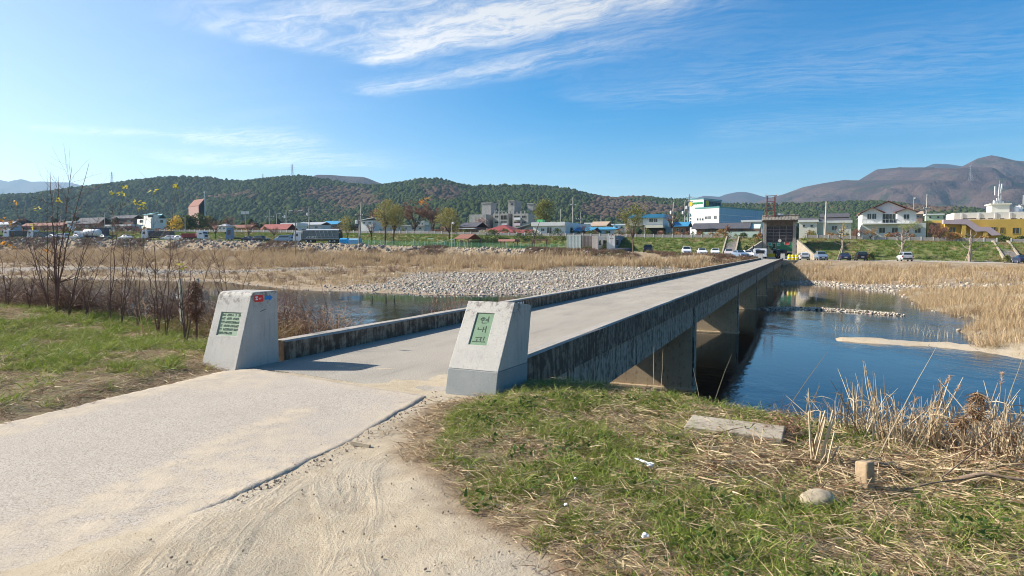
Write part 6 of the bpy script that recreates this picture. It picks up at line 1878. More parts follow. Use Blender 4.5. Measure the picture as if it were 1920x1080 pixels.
# ------------------------------------------------------------------ containers on the terrace
M_CONT = {'pale': mat('pale_green_steel', (.46, .51, .47), .6, .12, 1.5, stain=.4, stcol=(.30, .22, .16)), 'brown': mat('grey_brown_steel', (.22, .19, .18), .7, .2, 1.5), 'rust': mat('rust_white_steel', (.55, .48, .42), .7, .25, 2.5, stain=.8, stcol=(.34, .13, .06)), 'blue': mat('grey_blue_steel', (.20, .27, .34), .6, .15, 1.5), 'white': mat('dirty_white_steel', (.60, .60, .58), .6, .12, 1.5, stain=.3, stcol=(.36, .28, .22))}
def container(label, ul, uc, ur, vt, vb, s_, m1, m2, wins=0):
    p = PS(uc, vb, s_); z = gz1(p.x, p.y); c = Vector((p.x, p.y, z))
    B = Bld('shipping_container', label, 'container', uc, vb, p.y)
    w_ = -B.lx(ul, vb); d_ = max(.8, min(B.ly(ur, 0, vb), 12)); h_ = B.lz(vt, 0, 0, uc)
    MB().box(-w_ + .05, -.05, .05, d_ - .05, .05, h_ - .05).build('shell', m1, B.root)
    for x in (-w_, -.12):
        for y in (0, d_ - .12): MB().box(x, x + .12, y, y + .12, 0, h_).build('corner_post', m1, B.root)
    MB().box(-w_ + .12, -.12, .0, .1, h_ - .12, h_).build('top_rail', m1, B.root); MB().box(-.1, 0, .12, d_ - .12, h_ - .12, h_).build('top_rail', m2, B.root)
    n_ = max(4, int(w_ / .35))
    rib = MB().box(-.5, .5, -.045, 0, .08, h_ - .13).mesh('rib', m1)
    for i in range(n_): link('rib', rib, B.root, (-w_ + .15 + (w_ - .3) * (i + .5) / n_, .05, 0), None, ((w_ - .3) / n_ * .55, 1, 1))
    n_ = max(3, int(d_ / .4)); rib = MB().box(0, .045, -.5, .5, .08, h_ - .13).mesh('rib', m2)
    for i in range(n_): link('rib', rib, B.root, (-.05, .15 + (d_ - .3) * (i + .5) / n_, 0), None, (1, (d_ - .3) / n_ * .55, 1))
    for i in range(wins):
        y0 = d_ * (i + .2) / wins; w1 = MB().box(.004, .03, y0, y0 + d_ * .5 / wins, h_ * .35, h_ * .75).build('window', M_FRAME, B.root); MB().box(.031, .04, y0 + .08, y0 + d_ * .5 / wins - .08, h_ * .35 + .08, h_ * .75 - .08).build('pane', GLASS, w1)
    return B
container('pale green shipping container with ribbed walls, leftmost of the container row', 1062.5, 1089, 1092, 441, 464.5, 148, M_CONT['pale'], M_CONT['brown'])
container('grey brown container set back between the pale green and the rusty one', 1092, 1110, 1113, 442, 463, 150, M_CONT['brown'], M_CONT['brown'])
container('narrow white container end streaked with rust', 1110, 1120.5, 1137, 442.5, 467, 146.5, M_CONT['rust'], M_CONT['white'], 2)
container('white and grey blue container at the right end of the row, with a dark side', 1137.5, 1153, 1171, 441.5, 464, 147.5, M_CONT['white'], M_CONT['blue'], 2)
# tarpaulin heap in front of the blue container
p = PS(1163, 470, 143.5); z = gz1(p.x, p.y)
o = link('tarpaulin_heap', rock_mesh('tarpaulin_heap', mat('dark_tarp', (.05, .055, .07), .6, .3, 2), 3, (2.6, .9, .55), 77, .3), None, (p.x, p.y, z + .2)); tag(o, 'dark tarpaulin covered heap in front of the grey blue container', 'heap')
# blue tarpaulin stacks by the dump truck
for i, (u0, u1, c) in enumerate(((639, 654, (.02, .30, .62)), (656, 677, (.20, .42, .62)))):
    p = PS((u0 + u1) / 2, 457, 142.0); z = gz1(p.x, p.y); w2 = (u1 - u0) * p.y / F / 2
    o = MB().prism([(-.9, 0), (-.9, 1.2), (-.5, 1.45), (.5, 1.45), (.9, 1.1), (.9, 0)], -w2, w2).build('covered_stack', mat('tarp_%d' % i, c, .6, .2, 3, .03, 2), None, loc=(p.x, p.y, z)); bevel(o, .08); o.rotation_euler = (0, 0, -TH * .5)
    tag(o, ('bright blue', 'pale blue')[i] + ' tarpaulin covered stack behind the dump truck', 'covered stack')

# ------------------------------------------------------------------ green mesh fence, pavilion, exercise frames
M_GPOST = mat('pale_green_paint', (.42, .62, .50), .5, .1); M_GMESH = mat('green_mesh', (.16, .46, .24), .5, .1)
S_G = 141.0
t0, t1 = tcol(680, 460, S_G), tcol(1061, 466, S_G)
x0_, y0_ = xy(S_G, t0); z0_ = gz1(x0_, y0_)
GF = thing('mesh_fence', 'low green wire mesh fence along the grassy terrace', 'fence', (x0_, y0_, z0_), -TH)
n_ = 30; dt = (t1 - t0) / n_
pm = MB().tube([(0, 0, -.1), (0, 0, 1.25)], .04, 5).mesh('post', M_GPOST)
q = MB()
for j in range(7): q.box(-dt / 2, dt / 2, -.008, .008, .1 + j * .17, .118 + j * .17)
for j in range(16): xq = -dt / 2 + dt * j / 16; q.box(xq, xq + .012, -.006, .006, .1, 1.13)
gm_ = q.mesh('mesh_panel', M_GMESH)
for i in range(n_ + 1):
    x, y = xy(S_G, t0 + dt * i); link('post', pm, GF, (dt * i, 0, gz1(x, y) - z0_))
    if i < n_:
        x, y = xy(S_G, t0 + dt * (i + .5)); o = link('mesh_panel', gm_, GF, (dt * (i + .5), 0, gz1(x, y) - z0_)); o['kind'] = 'stuff'
p = PS(877, 460, 146); z = gz1(p.x, p.y)
R = thing('pavilion', 'open wooden pavilion with a dark brown pitched roof on the grassy terrace', 'pavilion', (p.x, p.y, z), RAD(-40))
wq = 4.2
M_WOODD = mat('dark_wood', (.16, .085, .06), .8, .3, 6)
zr = 2.0
MB().prism([(-wq / 2 - .2, zr), (-wq / 2 - .2, zr + .12), (0, zr + 1.2), (wq / 2 + .2, zr + .12), (wq / 2 + .2, zr), (0, zr + 1.05)], -wq / 2 - .3, wq / 2 + .3).build('roof', R_BROWN, R)
for x in (-1, 1):
    for y in (-1, 1): MB().box(x * wq / 2 - .1, x * wq / 2 + .1, y * wq / 2 - .1, y * wq / 2 + .1, 0, zr + .1).build('post', M_WOODD, R)
MB().box(-wq / 2, wq / 2, -wq / 2, wq / 2, .3, .42).build('platform', M_WOODD, R)
MB().box(-wq / 2 - .06, -wq / 2 - .0, -.7, .7, .45, 1.7).build('notice_board', wallmat('patterned_board', (.5, .48, .42), var=.4, scale=4), R)
p = PS(955, 461, 148); z = gz1(p.x, p.y)
R = thing('shelter', 'low open shelter with a flat reddish roof right of the pavilion', 'shelter', (p.x, p.y, z), -TH)
MB().prism([(-1.6, 1.55), (-1.3, 2.05), (1.3, 2.05), (1.6, 1.55)], -2.2, 2.0).build('roof', mat('red_brown_roof', (.33, .15, .12), .8, .2), R)
for x in (-1.8, 1.6):
    for y in (-1.2, 1.2): MB().box(x - .08, x + .08, y - .08, y + .08, 0, 1.56).build('post', M_WOODD, R)
MB().box(-1.2, 1.1, -.4, .4, .4, .55).build('bench', M_GC, R)
p = PS(1014, 466, 144); z = gz1(p.x, p.y)
R = thing('pergola', 'dark timber pergola frame beside the leaning dead trunk', 'pergola', (p.x, p.y, z), -TH)
MB().box(-1.7, 1.6, -.6, .6, 1.95, 2.2).build('beam', M_WOODD, R)
for x in (-1.5, 1.4): MB().box(x - .1, x + .1, -.1, .1, 0, 1.945).build('post', M_WOODD, R)
MB().box(-1.4, 1.2, -.3, .3, .3, .42).build('bench', M_CONC, R)
def frame_eq(label, u, v, w_, h_, kind):
    p = PS(u, v, 143.5); z = gz1(p.x, p.y)
    R = thing('exercise_frame', label, 'exercise equipment', (p.x, p.y, z), -TH * .4)
    for x in (-w_ / 2, w_ / 2): MB().tube([(x, 0, -.1), (x, 0, h_)], .065, 5).build('upright', M_GPOST, R)
    MB().tube([(-w_ / 2, 0, h_ - .08), (w_ / 2, 0, h_ - .08)], .05, 5).build('bar', M_GPOST, R)
    if kind: MB().tube([(-w_ / 2, 0, h_ * .5), (w_ / 2, 0, h_ * .5)], .05, 5).build('bar', M_GPOST, R)
    if kind > 1: MB().box(-w_ * .3, w_ * .3, -.3, .3, .35, .5).build('seat', M_WPAINT, R)
for a in (('tall pale green pull up frame at the left of the exercise yard', 807, 460, 1.35, 2.0, 0), ('white seated exercise machine right of the tall frame', 815, 461, .7, 1.0, 2), ('short row of pale green bars in the exercise yard', 824, 461, .9, 1.5, 1),
          ('low pale exercise frame in the middle of the yard', 830, 461, .8, 1.3, 1), ('tall pale green bars left of the lamp post', 844.5, 461, .5, 1.9, 1), ('right tall pale green post pair of the exercise yard', 850, 461, .6, 1.9, 0), ('slim pale exercise post in the yard', 835, 461, .35, 1.5, 1)): frame_eq(*a)
p = PS(776, 461, 143); z = gz1(p.x, p.y)
R = thing('stone_statue', 'small pale stone statue on the grassy terrace', 'statue', (p.x, p.y, z))
MB().lathe([(.30, 0), (.30, .5), (.22, .55), (.26, 1.0), (.20, 1.25), (.1, 1.32), (.15, 1.5), (.13, 1.65), (.03, 1.72)], n_=8).build('figure', M_CONC, R, True)
# ------------------------------------------------------------------ vehicles
def paint(nm, c): return mat(nm, c, .28, .04, 2, spec=.5)
P_WHITE = paint('white_car_paint', (.72, .72, .72)); P_SILV = paint('silver_car_paint', (.45, .46, .48)); P_BLUE = paint('blue_grey_car_paint', (.16, .22, .31)); P_DARK = paint('dark_car_paint', (.035, .04, .05)); P_BLACK = paint('black_car_paint', (.012, .012, .014)); P_NAVY = paint('navy_car_paint', (.02, .03, .07)); P_PINK = paint('champagne_car_paint', (.52, .46, .44))
M_TYRE = mat('tyre', (.02, .02, .02), .9, .1); M_RIM = mat('rim', (.35, .36, .37), .4, .05, metal=.6); M_LAMP = mat('headlight', (.62, .64, .66), .15, .02, spec=.6); M_TAIL = mat('tail_light', (.34, .02, .02), .3, .05); M_PLATE = mat('number_plate', (.66, .66, .64), .5, .05); M_TRIM = mat('black_trim', (.02, .02, .022), .6, .1)
CAR_T = {  # stations (y, z bottom, z belt, z top, half width belt, half width top); front at -y
    'sedan': [(-2.25, .40, .62, .62, .68, .60), (-2.12, .26, .72, .72, .82, .72), (-1.2, .22, .88, .90, .89, .78), (-.72, .22, .92, .98, .90, .74), (-.02, .22, .93, 1.42, .90, .60), (.75, .22, .94, 1.45, .90, .60), (1.45, .24, .96, 1.06, .89, .70), (2.1, .28, .92, .96, .84, .70), (2.25, .40, .74, .76, .74, .64)],
    'suv': [(-2.2, .45, .72, .72, .72, .64), (-2.1, .32, .86, .88, .85, .76), (-1.15, .28, 1.0, 1.04, .93, .82), (-.75, .28, 1.03, 1.10, .94, .78), (-.15, .28, 1.04, 1.66, .94, .66), (1.3, .28, 1.05, 1.70, .94, .66), (1.95, .30, 1.05, 1.58, .92, .66), (2.15, .38, 1.02, 1.06, .88, .74), (2.2, .5, .8, .82, .80, .70)],
    'hatch': [(-1.95, .42, .64, .64, .66, .58), (-1.85, .28, .76, .78, .80, .70), (-1.05, .24, .92, .95, .86, .76), (-.7, .24, .95, 1.02, .87, .72), (.0, .24, .96, 1.48, .87, .60), (.95, .24, .97, 1.50, .87, .60), (1.6, .26, .98, 1.34, .86, .62), (1.85, .34, .94, .98, .82, .66), (1.92, .46, .74, .76, .72, .62)],
    'van': [(-2.35, .45, .72, .72, .74, .66), (-2.25, .30, .95, .98, .88, .78), (-1.75, .28, 1.12, 1.18, .94, .84), (-1.5, .28, 1.14, 1.25, .95, .82), (-.75, .28, 1.15, 1.90, .95, .72), (2.1, .28, 1.15, 1.94, .95, .72), (2.35, .32, 1.12, 1.60, .93, .72), (2.42, .42, .9, .95, .88, .76)]}
WHEEL_Y = {'sedan': (-1.38, 1.32), 'suv': (-1.35, 1.32), 'hatch': (-1.22, 1.2), 'van': (-1.5, 1.5)}
tyre_me = MB().lathe([(.10, -.10), (.30, -.10), (.325, -.06), (.325, .06), (.30, .10), (.10, .10)], n_=14, axis='x').mesh('tyre', M_TYRE)
rim_me = MB().lathe([(.05, -.115), (.20, -.105), (.20, .105), (.05, .115)], n_=10, axis='x').mesh('rim', M_RIM)
car_cache = {}
def car_meshes(typ, pm):
    if (typ, pm.name) in car_cache: return car_cache[(typ, pm.name)]
    S = CAR_T[typ]; m_ = MB(); R = []
    for y, zb, zm, zt, hb, ht in S:
        R.append([m_.v(p) for p in ((-hb * .93, y, zb), (-hb, y, (zb + zm) / 2), (-hb, y, zm), (-ht, y, zt), (ht, y, zt), (hb, y, zm), (hb, y, (zb + zm) / 2), (hb * .93, y, zb))])
    for A, B_ in zip(R[:-1], R[1:]):
        for i in range(8): m_.fi(A[i], A[(i + 1) % 8], B_[(i + 1) % 8], B_[i])
    m_.fi(*R[0][::-1]); m_.fi(*R[-1])
    body = m_.mesh('body', pm)
    # glass: cover the steep quads of the cabin
    i0 = max(range(len(S) - 1), key=lambda i: (S[i + 1][3] - S[i][3]))
    rear = min(range(len(S) - 1), key=lambda i: (S[i + 1][3] - S[i][3]))
    def L3(a, b, q): return tuple(a[j] + (b[j] - a[j]) * q for j in range(3))
    def quad_glass(a, b, q0, q1, k0, off):
        A, B_ = S[a], S[b]
        def edge(q, kk): return (A[5] + (B_[5] - A[5]) * q) * kk, A[0] + (B_[0] - A[0]) * q, A[3] + (B_[3] - A[3]) * q
        w0, y0, z0 = edge(q0, k0); w1, y1, z1 = edge(q1, k0)
        g_ = MB()
        lo = [(-w0, y0, z0), (w0, y0, z0), (w1, y1, z1), (-w1, y1, z1)]
        g_.f(*[(x, y + off[0], z + off[1]) for x, y, z in lo])
        return g_
    ws = quad_glass(i0, i0 + 1, .10, .94, .90, (-.012, .012)).mesh('windscreen', GLASS)
    rw = quad_glass(rear, rear + 1, .12, .80, .86, (.012, .012)).mesh('rear_window', GLASS)
    sides = []
    for sx in (-1, 1):
        g_ = MB()
        for a in range(i0, rear + 1):
            A, B_ = S[a], S[a + 1]
            def pt(T, q): return (sx * (T[4] + (T[5] - T[4]) * q + .012), T[0], T[2] + (T[3] - T[2]) * q)
            lo = .12
            if a == i0:
                P = [pt(L6(A, B_, .35), lo), pt(B_, lo), pt(B_, .86)]
            elif a == rear:
                P = [pt(A, lo), pt(L6(A, B_, .6), lo), pt(A, .86)]
            else: P = [pt(A, lo), pt(L6(A, B_, .96), lo), pt(L6(A, B_, .96), .86), pt(A, .86)]
            g_.f(*P)
        sides.append(g_.mesh('side_window', GLASS))
    f = S[1]; r = S[-2]
    hl = [MB().box(-s_ * f[4] * .93 - .14, -s_ * f[4] * .93 + .14, f[0] - .03, f[0] + .10, f[2] - .17, f[2] - .03).mesh('headlight', M_LAMP) for s_ in (1, -1)]
    tl = [MB().box(-s_ * r[4] * .95 - .10, -s_ * r[4] * .95 + .10, r[0] - .08, r[0] + .05, r[2] - .24, r[2] - .02).mesh('tail_light', M_TAIL) for s_ in (1, -1)]
    e0, e1 = S[0], S[-1]
    gr = MB().box(-e0[4] * .75, e0[4] * .75, e0[0] - .03, e0[0] + .05, e0[1] - .02, e0[2] - .10).mesh('grille', M_TRIM)
    bp = MB().box(-e1[4] * .9, e1[4] * .9, e1[0] - .05, e1[0] + .04, e1[1] - .06, e1[1] + .10).mesh('bumper', M_TRIM)
    pl = [MB().box(-.25, .25, e0[0] - .05, e0[0] - .032, e0[1] + .02, e0[1] + .13).mesh('number_plate', M_PLATE), MB().box(-.25, .25, e1[0] + .01, e1[0] + .03, e1[2] - .16, e1[2] - .04).mesh('number_plate', M_PLATE)]
    car_cache[(typ, pm.name)] = (body, ws, rw, sides, hl, tl, gr, bp, pl)
    return car_cache[(typ, pm.name)]
def L6(A, B_, q): return tuple(A[j] + (B_[j] - A[j]) * q for j in range(6))
def car(label, typ, pm, u, v, s_, head, group=None, cat='car'):
    """head: direction the front points to, degrees (0 = front towards the camera side of the bridge axis)"""
    p = PS(u, v, s_); z = gz1(p.x, p.y)
    R = thing('parked_car', label, cat, (p.x, p.y, z), -TH + RAD(head), group)
    body, ws, rw, sides, hl, tl, gr, bp, pl = car_meshes(typ, pm)
    for nm, me in (('body', body), ('windscreen', ws), ('rear_window', rw), ('grille', gr), ('bumper', bp)): link(nm, me, R)
    for me in sides: link('side_window', me, R)
    for me in hl: link('headlight', me, R)
    for me in tl: link('tail_light', me, R)
    for me in pl: link('number_plate', me, R)
    hw = CAR_T[typ][4][4] - .10
    for y in WHEEL_Y[typ]:
        for sx in (-1, 1):
            w_ = link('wheel', tyre_me, R, (sx * hw, y, .325)); link('rim', rim_me, w_)
    return R
GR_ = 'cars parked on the riverside terrace'
for a in (('white car at the left end of the front row, on the grass edge', 'suv', P_WHITE, 1287, 478, 142.6, 12), ('white sedan second from the left in the front row', 'sedan', P_WHITE, 1316, 479.5, 142.2, 14), ('white sedan third from the left, left of the stone stairs', 'sedan', P_WHITE, 1341, 479.5, 142.8, 6),
          ('champagne car in front of the stone stairs', 'hatch', P_PINK, 1366.5, 480, 144.0, 4), ('blue grey sedan turned sideways at the left of the bridge end', 'sedan', P_BLUE, 1387, 483, 141.0, 32), ('white car half hidden behind the blue grey sedan', 'hatch', P_WHITE, 1402, 481, 144.6, 20),
          ('black off-road car parked alone beside the broad bare tree', 'suv', P_BLACK, 1215, 474, 144.0, 10),
          ('silver hatchback right of the yellow barrels', 'hatch', P_SILV, 1507.5, 488, 142.2, 186), ('dark grey car facing the river right of the silver hatchback', 'suv', P_BLUE, 1539.5, 488, 142.4, 8), ('navy sedan below the staked tree on the right', 'sedan', P_NAVY, 1583, 488, 143.4, 184),
          ('black car beside the navy sedan on the right', 'suv', P_BLACK, 1614, 488, 143.6, 184), ('silver car below the middle staked tree', 'suv', P_SILV, 1696, 490, 142.6, 186), ('navy car at the right edge below the wide stairs', 'sedan', P_NAVY, 1915, 494, 141.5, 182)): car(*a, group=GR_)
GR2 = 'cars parked between the trucks on the left terrace'
for a in (('pale blue minivan behind the dump truck cab', 'van', paint('pale_blue_car_paint', (.24, .34, .46)), 532, 455, 142.5, -80), ('black car left of the pale blue minivan', 'suv', P_BLACK, 491, 454, 142.5, 95), ('low dark car right of the blue tractor cab', 'sedan', P_NAVY, 468, 453.5, 144, 95),
          ('white car right of the white tipper on the left', 'sedan', P_WHITE, 334, 451, 142, -82), ('white estate car left of the white sedan', 'hatch', P_WHITE, 317, 450.5, 143, -80), ('white sedan in the middle of the left row', 'sedan', P_WHITE, 235, 450, 142, -85), ('black car left of the white sedan in the left row', 'sedan', P_BLACK, 197, 450, 143, 92),
          ('silver car behind the tall sapling stems', 'sedan', P_SILV, 98, 449.5, 142, -85), ('white van near the left end of the row', 'van', P_WHITE, 116, 449, 145, -85), ('grey sedan below the white tank truck', 'sedan', P_SILV, 144, 449.5, 141.5, -85)): car(*a, group=GR2)

# trucks: front towards -x local (left in the picture)
M_BEDD = mat('dark_bed_steel', (.075, .085, .085), .7, .3, 1.5); M_BEDG = mat('grey_green_bed_steel', (.15, .18, .18), .6, .25, 1.2); M_CHAS = mat('chassis', (.035, .035, .038), .8, .2); M_TARP = mat('silver_tarp', (.42, .46, .49), .5, .12, 2)
big_tyre = MB().lathe([(.15, -.16), (.46, -.16), (.5, -.1), (.5, .1), (.46, .16), (.15, .16)], n_=16, axis='z').mesh('tyre', M_TYRE)
big_rim = MB().lathe([(.08, -.19), (.28, -.17), (.28, .17), (.08, .19)], n_=10, axis='z').mesh('rim', M_RIM)
def truck(label, u, v, s_, face, cabm, bed=None, bedm=None, L=11.5, wheels=(-4.3, -1.6, 3.4, 4.7), hb=(1.2, 3.3), rot=0, cabh=3.1, writing=False, tarp=False, tank=False, cat='truck'):
    p = PS(u, v, s_); z = gz1(p.x, p.y)
    R = thing('truck', label, cat, (p.x, p.y, z), -TH * .25 + RAD(rot) + (0 if face < 0 else pi))
    x0 = -L / 2
    cab = MB(); prof = [(0, .55), (-.02, 1.3), (.12, 1.9), (.42, cabh - .12), (.7, cabh), (2.15, cabh), (2.15, .8), (1.6, .55)]
    a = [cab.v((x0 + x, -1.22, zz)) for x, zz in prof]; b_ = [cab.v((x0 + x, 1.22, zz)) for x, zz in prof]
    cab.fi(*a); cab.fi(*b_[::-1])
    for i in range(len(prof)): j = (i + 1) % len(prof); cab.fi(a[j], a[i], b_[i], b_[j])
    co = cab.build('cab', cabm, R); bevel(co, .08, 2, 30)
    w_ = MB(); w_.f((x0 + .10, -1.08, 1.95), (x0 + .10, 1.08, 1.95), (x0 + .36, 1.02, cabh - .22), (x0 + .36, -1.02, cabh - .22)); w_.build('windscreen', GLASS, co)
    for sy in (-1, 1):
        w_ = MB(); w_.f((x0 + .45, sy * 1.235, 1.75), (x0 + 1.35, sy * 1.235, 1.75), (x0 + 1.35, sy * 1.235, cabh - .55), (x0 + .68, sy * 1.235, cabh - .55)); w_.build('side_window', GLASS, co)
        MB().box(x0 - .12, x0 + .02, sy * 1.25 - .12, sy * 1.25 + .12, 1.9, 2.5).build('mirror', M_TRIM, co)
        MB().box(x0 - .05, x0 + .05, sy * .9 - .2, sy * .9 + .2, .75, .95).build('headlight', M_LAMP, co)
    MB().box(x0 - .03, x0 + .1, -.8, .8, 1.0, 1.65).build('grille', M_TRIM, co); MB().box(x0 - .1, x0 + .3, -1.2, 1.2, .4, .72).build('bumper', cabm, co)
    MB().box(x0 + 1.2, L / 2, -.5, .5, .65, .98).build('chassis', M_CHAS, R)
    if bed == 'box':
        z0, z1 = hb
        bb = MB().box(x0 + 2.6, L / 2, -1.24, 1.24, z0, z1).build('bed', bedm, R)
        n_ = 8
        for sy in (-1, 1):
            for i in range(n_ + 1):
                xq = x0 + 2.6 + (L - 2.7) * i / n_; MB().box(xq, xq + .1, min(sy * 1.243, sy * 1.31), max(sy * 1.243, sy * 1.31), z0, z1).build('rib', bedm, bb)
            MB().box(x0 + 2.55, L / 2 + .02, min(sy * 1.315, sy * 1.36), max(sy * 1.315, sy * 1.36), z1 - .14, z1 + .02).build('rail', M_RAIL if writing else bedm, bb); MB().box(x0 + 2.55, L / 2 + .02, min(sy * 1.315, sy * 1.36), max(sy * 1.315, sy * 1.36), z0, z0 + .12).build('rail', M_RAIL if writing else bedm, bb)
        if writing:
            # diagonal braces, tail gate and painted lettering on the visible side
            for i in range(5):
                xa = x0 + 6.0 + i * 1.05; MB().tube([(xa, -1.30, z1 - .15), (xa + .55, -1.30, z0 + .15)], .05, 4).build('brace', M_RAIL, bb)
            for zq in (z0 + .7, z0 + 1.25): MB().box(x0 + 4.0, L / 2 - .2, -1.30, -1.255, zq, zq + .06).build('stripe', M_RAIL, bb)
            MB().box(L / 2 + .003, L / 2 + .1, -1.2, 1.2, z0 + .1, z1 - .1).build('tail_gate', M_CHAS, bb)
            MB().box(x0 + 2.3, x0 + 3.3, -1.15, 1.15, z1 + .003, z1 + .25).build('cab_guard', M_BEDD, bb)
            tx = x0 + 3.6; zl = z0 + .18
            def bars(segs, off):
                q = MB()
                for xa, za, xb, zb in segs: q.tube([(off + xa, -1.33, zl + za), (off + xb, -1.33, zl + zb)], .055, 4)
                q.build('letter', M_WPAINT, bb)
            bars([(.0, .25, .15, .05), (.15, .05, .45, .55)], tx); bars([(.0, .5, .35, .5), (.35, .5, .1, .0)], tx + .62); bars([(.1, .6, .1, 0), (.1, .3, .3, .3)], tx + 1.15)
            bars([(0, .5, .35, .5), (.35, .5, .35, .1), (.35, .1, 0, .1), (0, .1, 0, .5)], tx + 1.6); bars([(0, .5, .4, .5), (.4, .5, .3, .25), (.1, .25, .1, .05), (.3, .25, .3, .05), (-.05, .02, .5, .02)], tx + 2.2)
        if tarp:
            MB().prism([(-1.25, z1 + .003), (-.7, z1 + .28), (.7, z1 + .28), (1.25, z1 + .003)], x0 + 2.7, L / 2 - .05).build('load_cover', M_TARP, bb)
    if tank:
        MB().lathe([(.2, -2.6), (.95, -2.5), (1.1, -2.2), (1.1, 2.2), (.95, 2.5), (.2, 2.6)], c=(0, 0, 0), n_=16, axis='x').build('tank', R_WHITE, R, True, loc=(x0 + 5.4, 0, 2.05))
    for x in wheels:
        for sy in (-1, 1):
            w_ = link('wheel', big_tyre, R, (x, sy * 1.05, .5), (RAD(90), 0, 0)); link('rim', big_rim, w_)
    return R
truck('long dump truck with a white cab and a lettered grey green box', 596, 458, 143.0, -1, P_WHITE, 'box', M_BEDG, L=12.2, wheels=(-5.1, -2.6, -1.4, 3.6, 4.9), hb=(1.05, 3.35), writing=True, tarp=True, cabh=3.0)
truck('blue tractor truck cab without trailer, facing left', 447, 455, 143.5, -1, paint('blue_truck_paint', (.10, .19, .32)), None, L=6.4, wheels=(-2.0, 1.6, 2.5), cabh=3.6, rot=25)
truck('small white truck with a red load facing right', 366, 452, 143, 1, P_WHITE, 'box', mat('red_load', (.34, .06, .05), .7, .3), L=6.6, wheels=(-2.0, 1.9), hb=(.9, 2.0), cabh=2.7)
truck('white tipper truck with a dark bed facing left below the white hall', 296, 452, 143.5, -1, P_WHITE, 'box', M_BEDD, L=8.8, wheels=(-3.2, 1.6, 2.9), hb=(1.1, 2.6), cabh=3.0)
truck('white tank truck behind the tall sapling stems', 166, 450, 144, -1, P_WHITE, None, L=8.2, wheels=(-3, 1.6, 2.8), tank=True, cabh=2.6)
truck('white cabbed truck left of the tank truck', 78, 449.5, 144, -1, P_WHITE, 'box', M_BEDG, L=8, wheels=(-2.8, 1.6, 2.6), hb=(1.0, 2.2), cabh=2.9)
truck('dark tipper truck with a long grey bed near the left edge', 38, 449, 143, -1, P_WHITE, 'box', M_BEDD, L=10, wheels=(-3.8, 1.8, 3.2), hb=(1.0, 2.5), cabh=2.8)
truck('white truck cut off by the left edge', -2, 448.5, 143, -1, P_WHITE, None, L=5.5, wheels=(-1.6, 1.4), cabh=2.8)
truck('dark blue box truck behind the white tank truck', 181, 449, 150, -1, P_NAVY, 'box', P_NAVY, L=7, wheels=(-2.2, 1.8), hb=(1.0, 3.2), cabh=2.7)
truck('small white flatbed truck in front of the left gate wing wall', 1425, 483, 144.5, -1, P_WHITE, 'box', M_BEDD, L=4.6, wheels=(-1.4, 1.2), hb=(.75, 1.1), cabh=2.0, rot=76)
truck('dark blue flatbed truck passing inside the flood gate', 1475, 474, 158, -1, P_NAVY, 'box', P_NAVY, L=5.0, wheels=(-1.5, 1.3), hb=(.75, 1.3), cabh=2.0, rot=4)
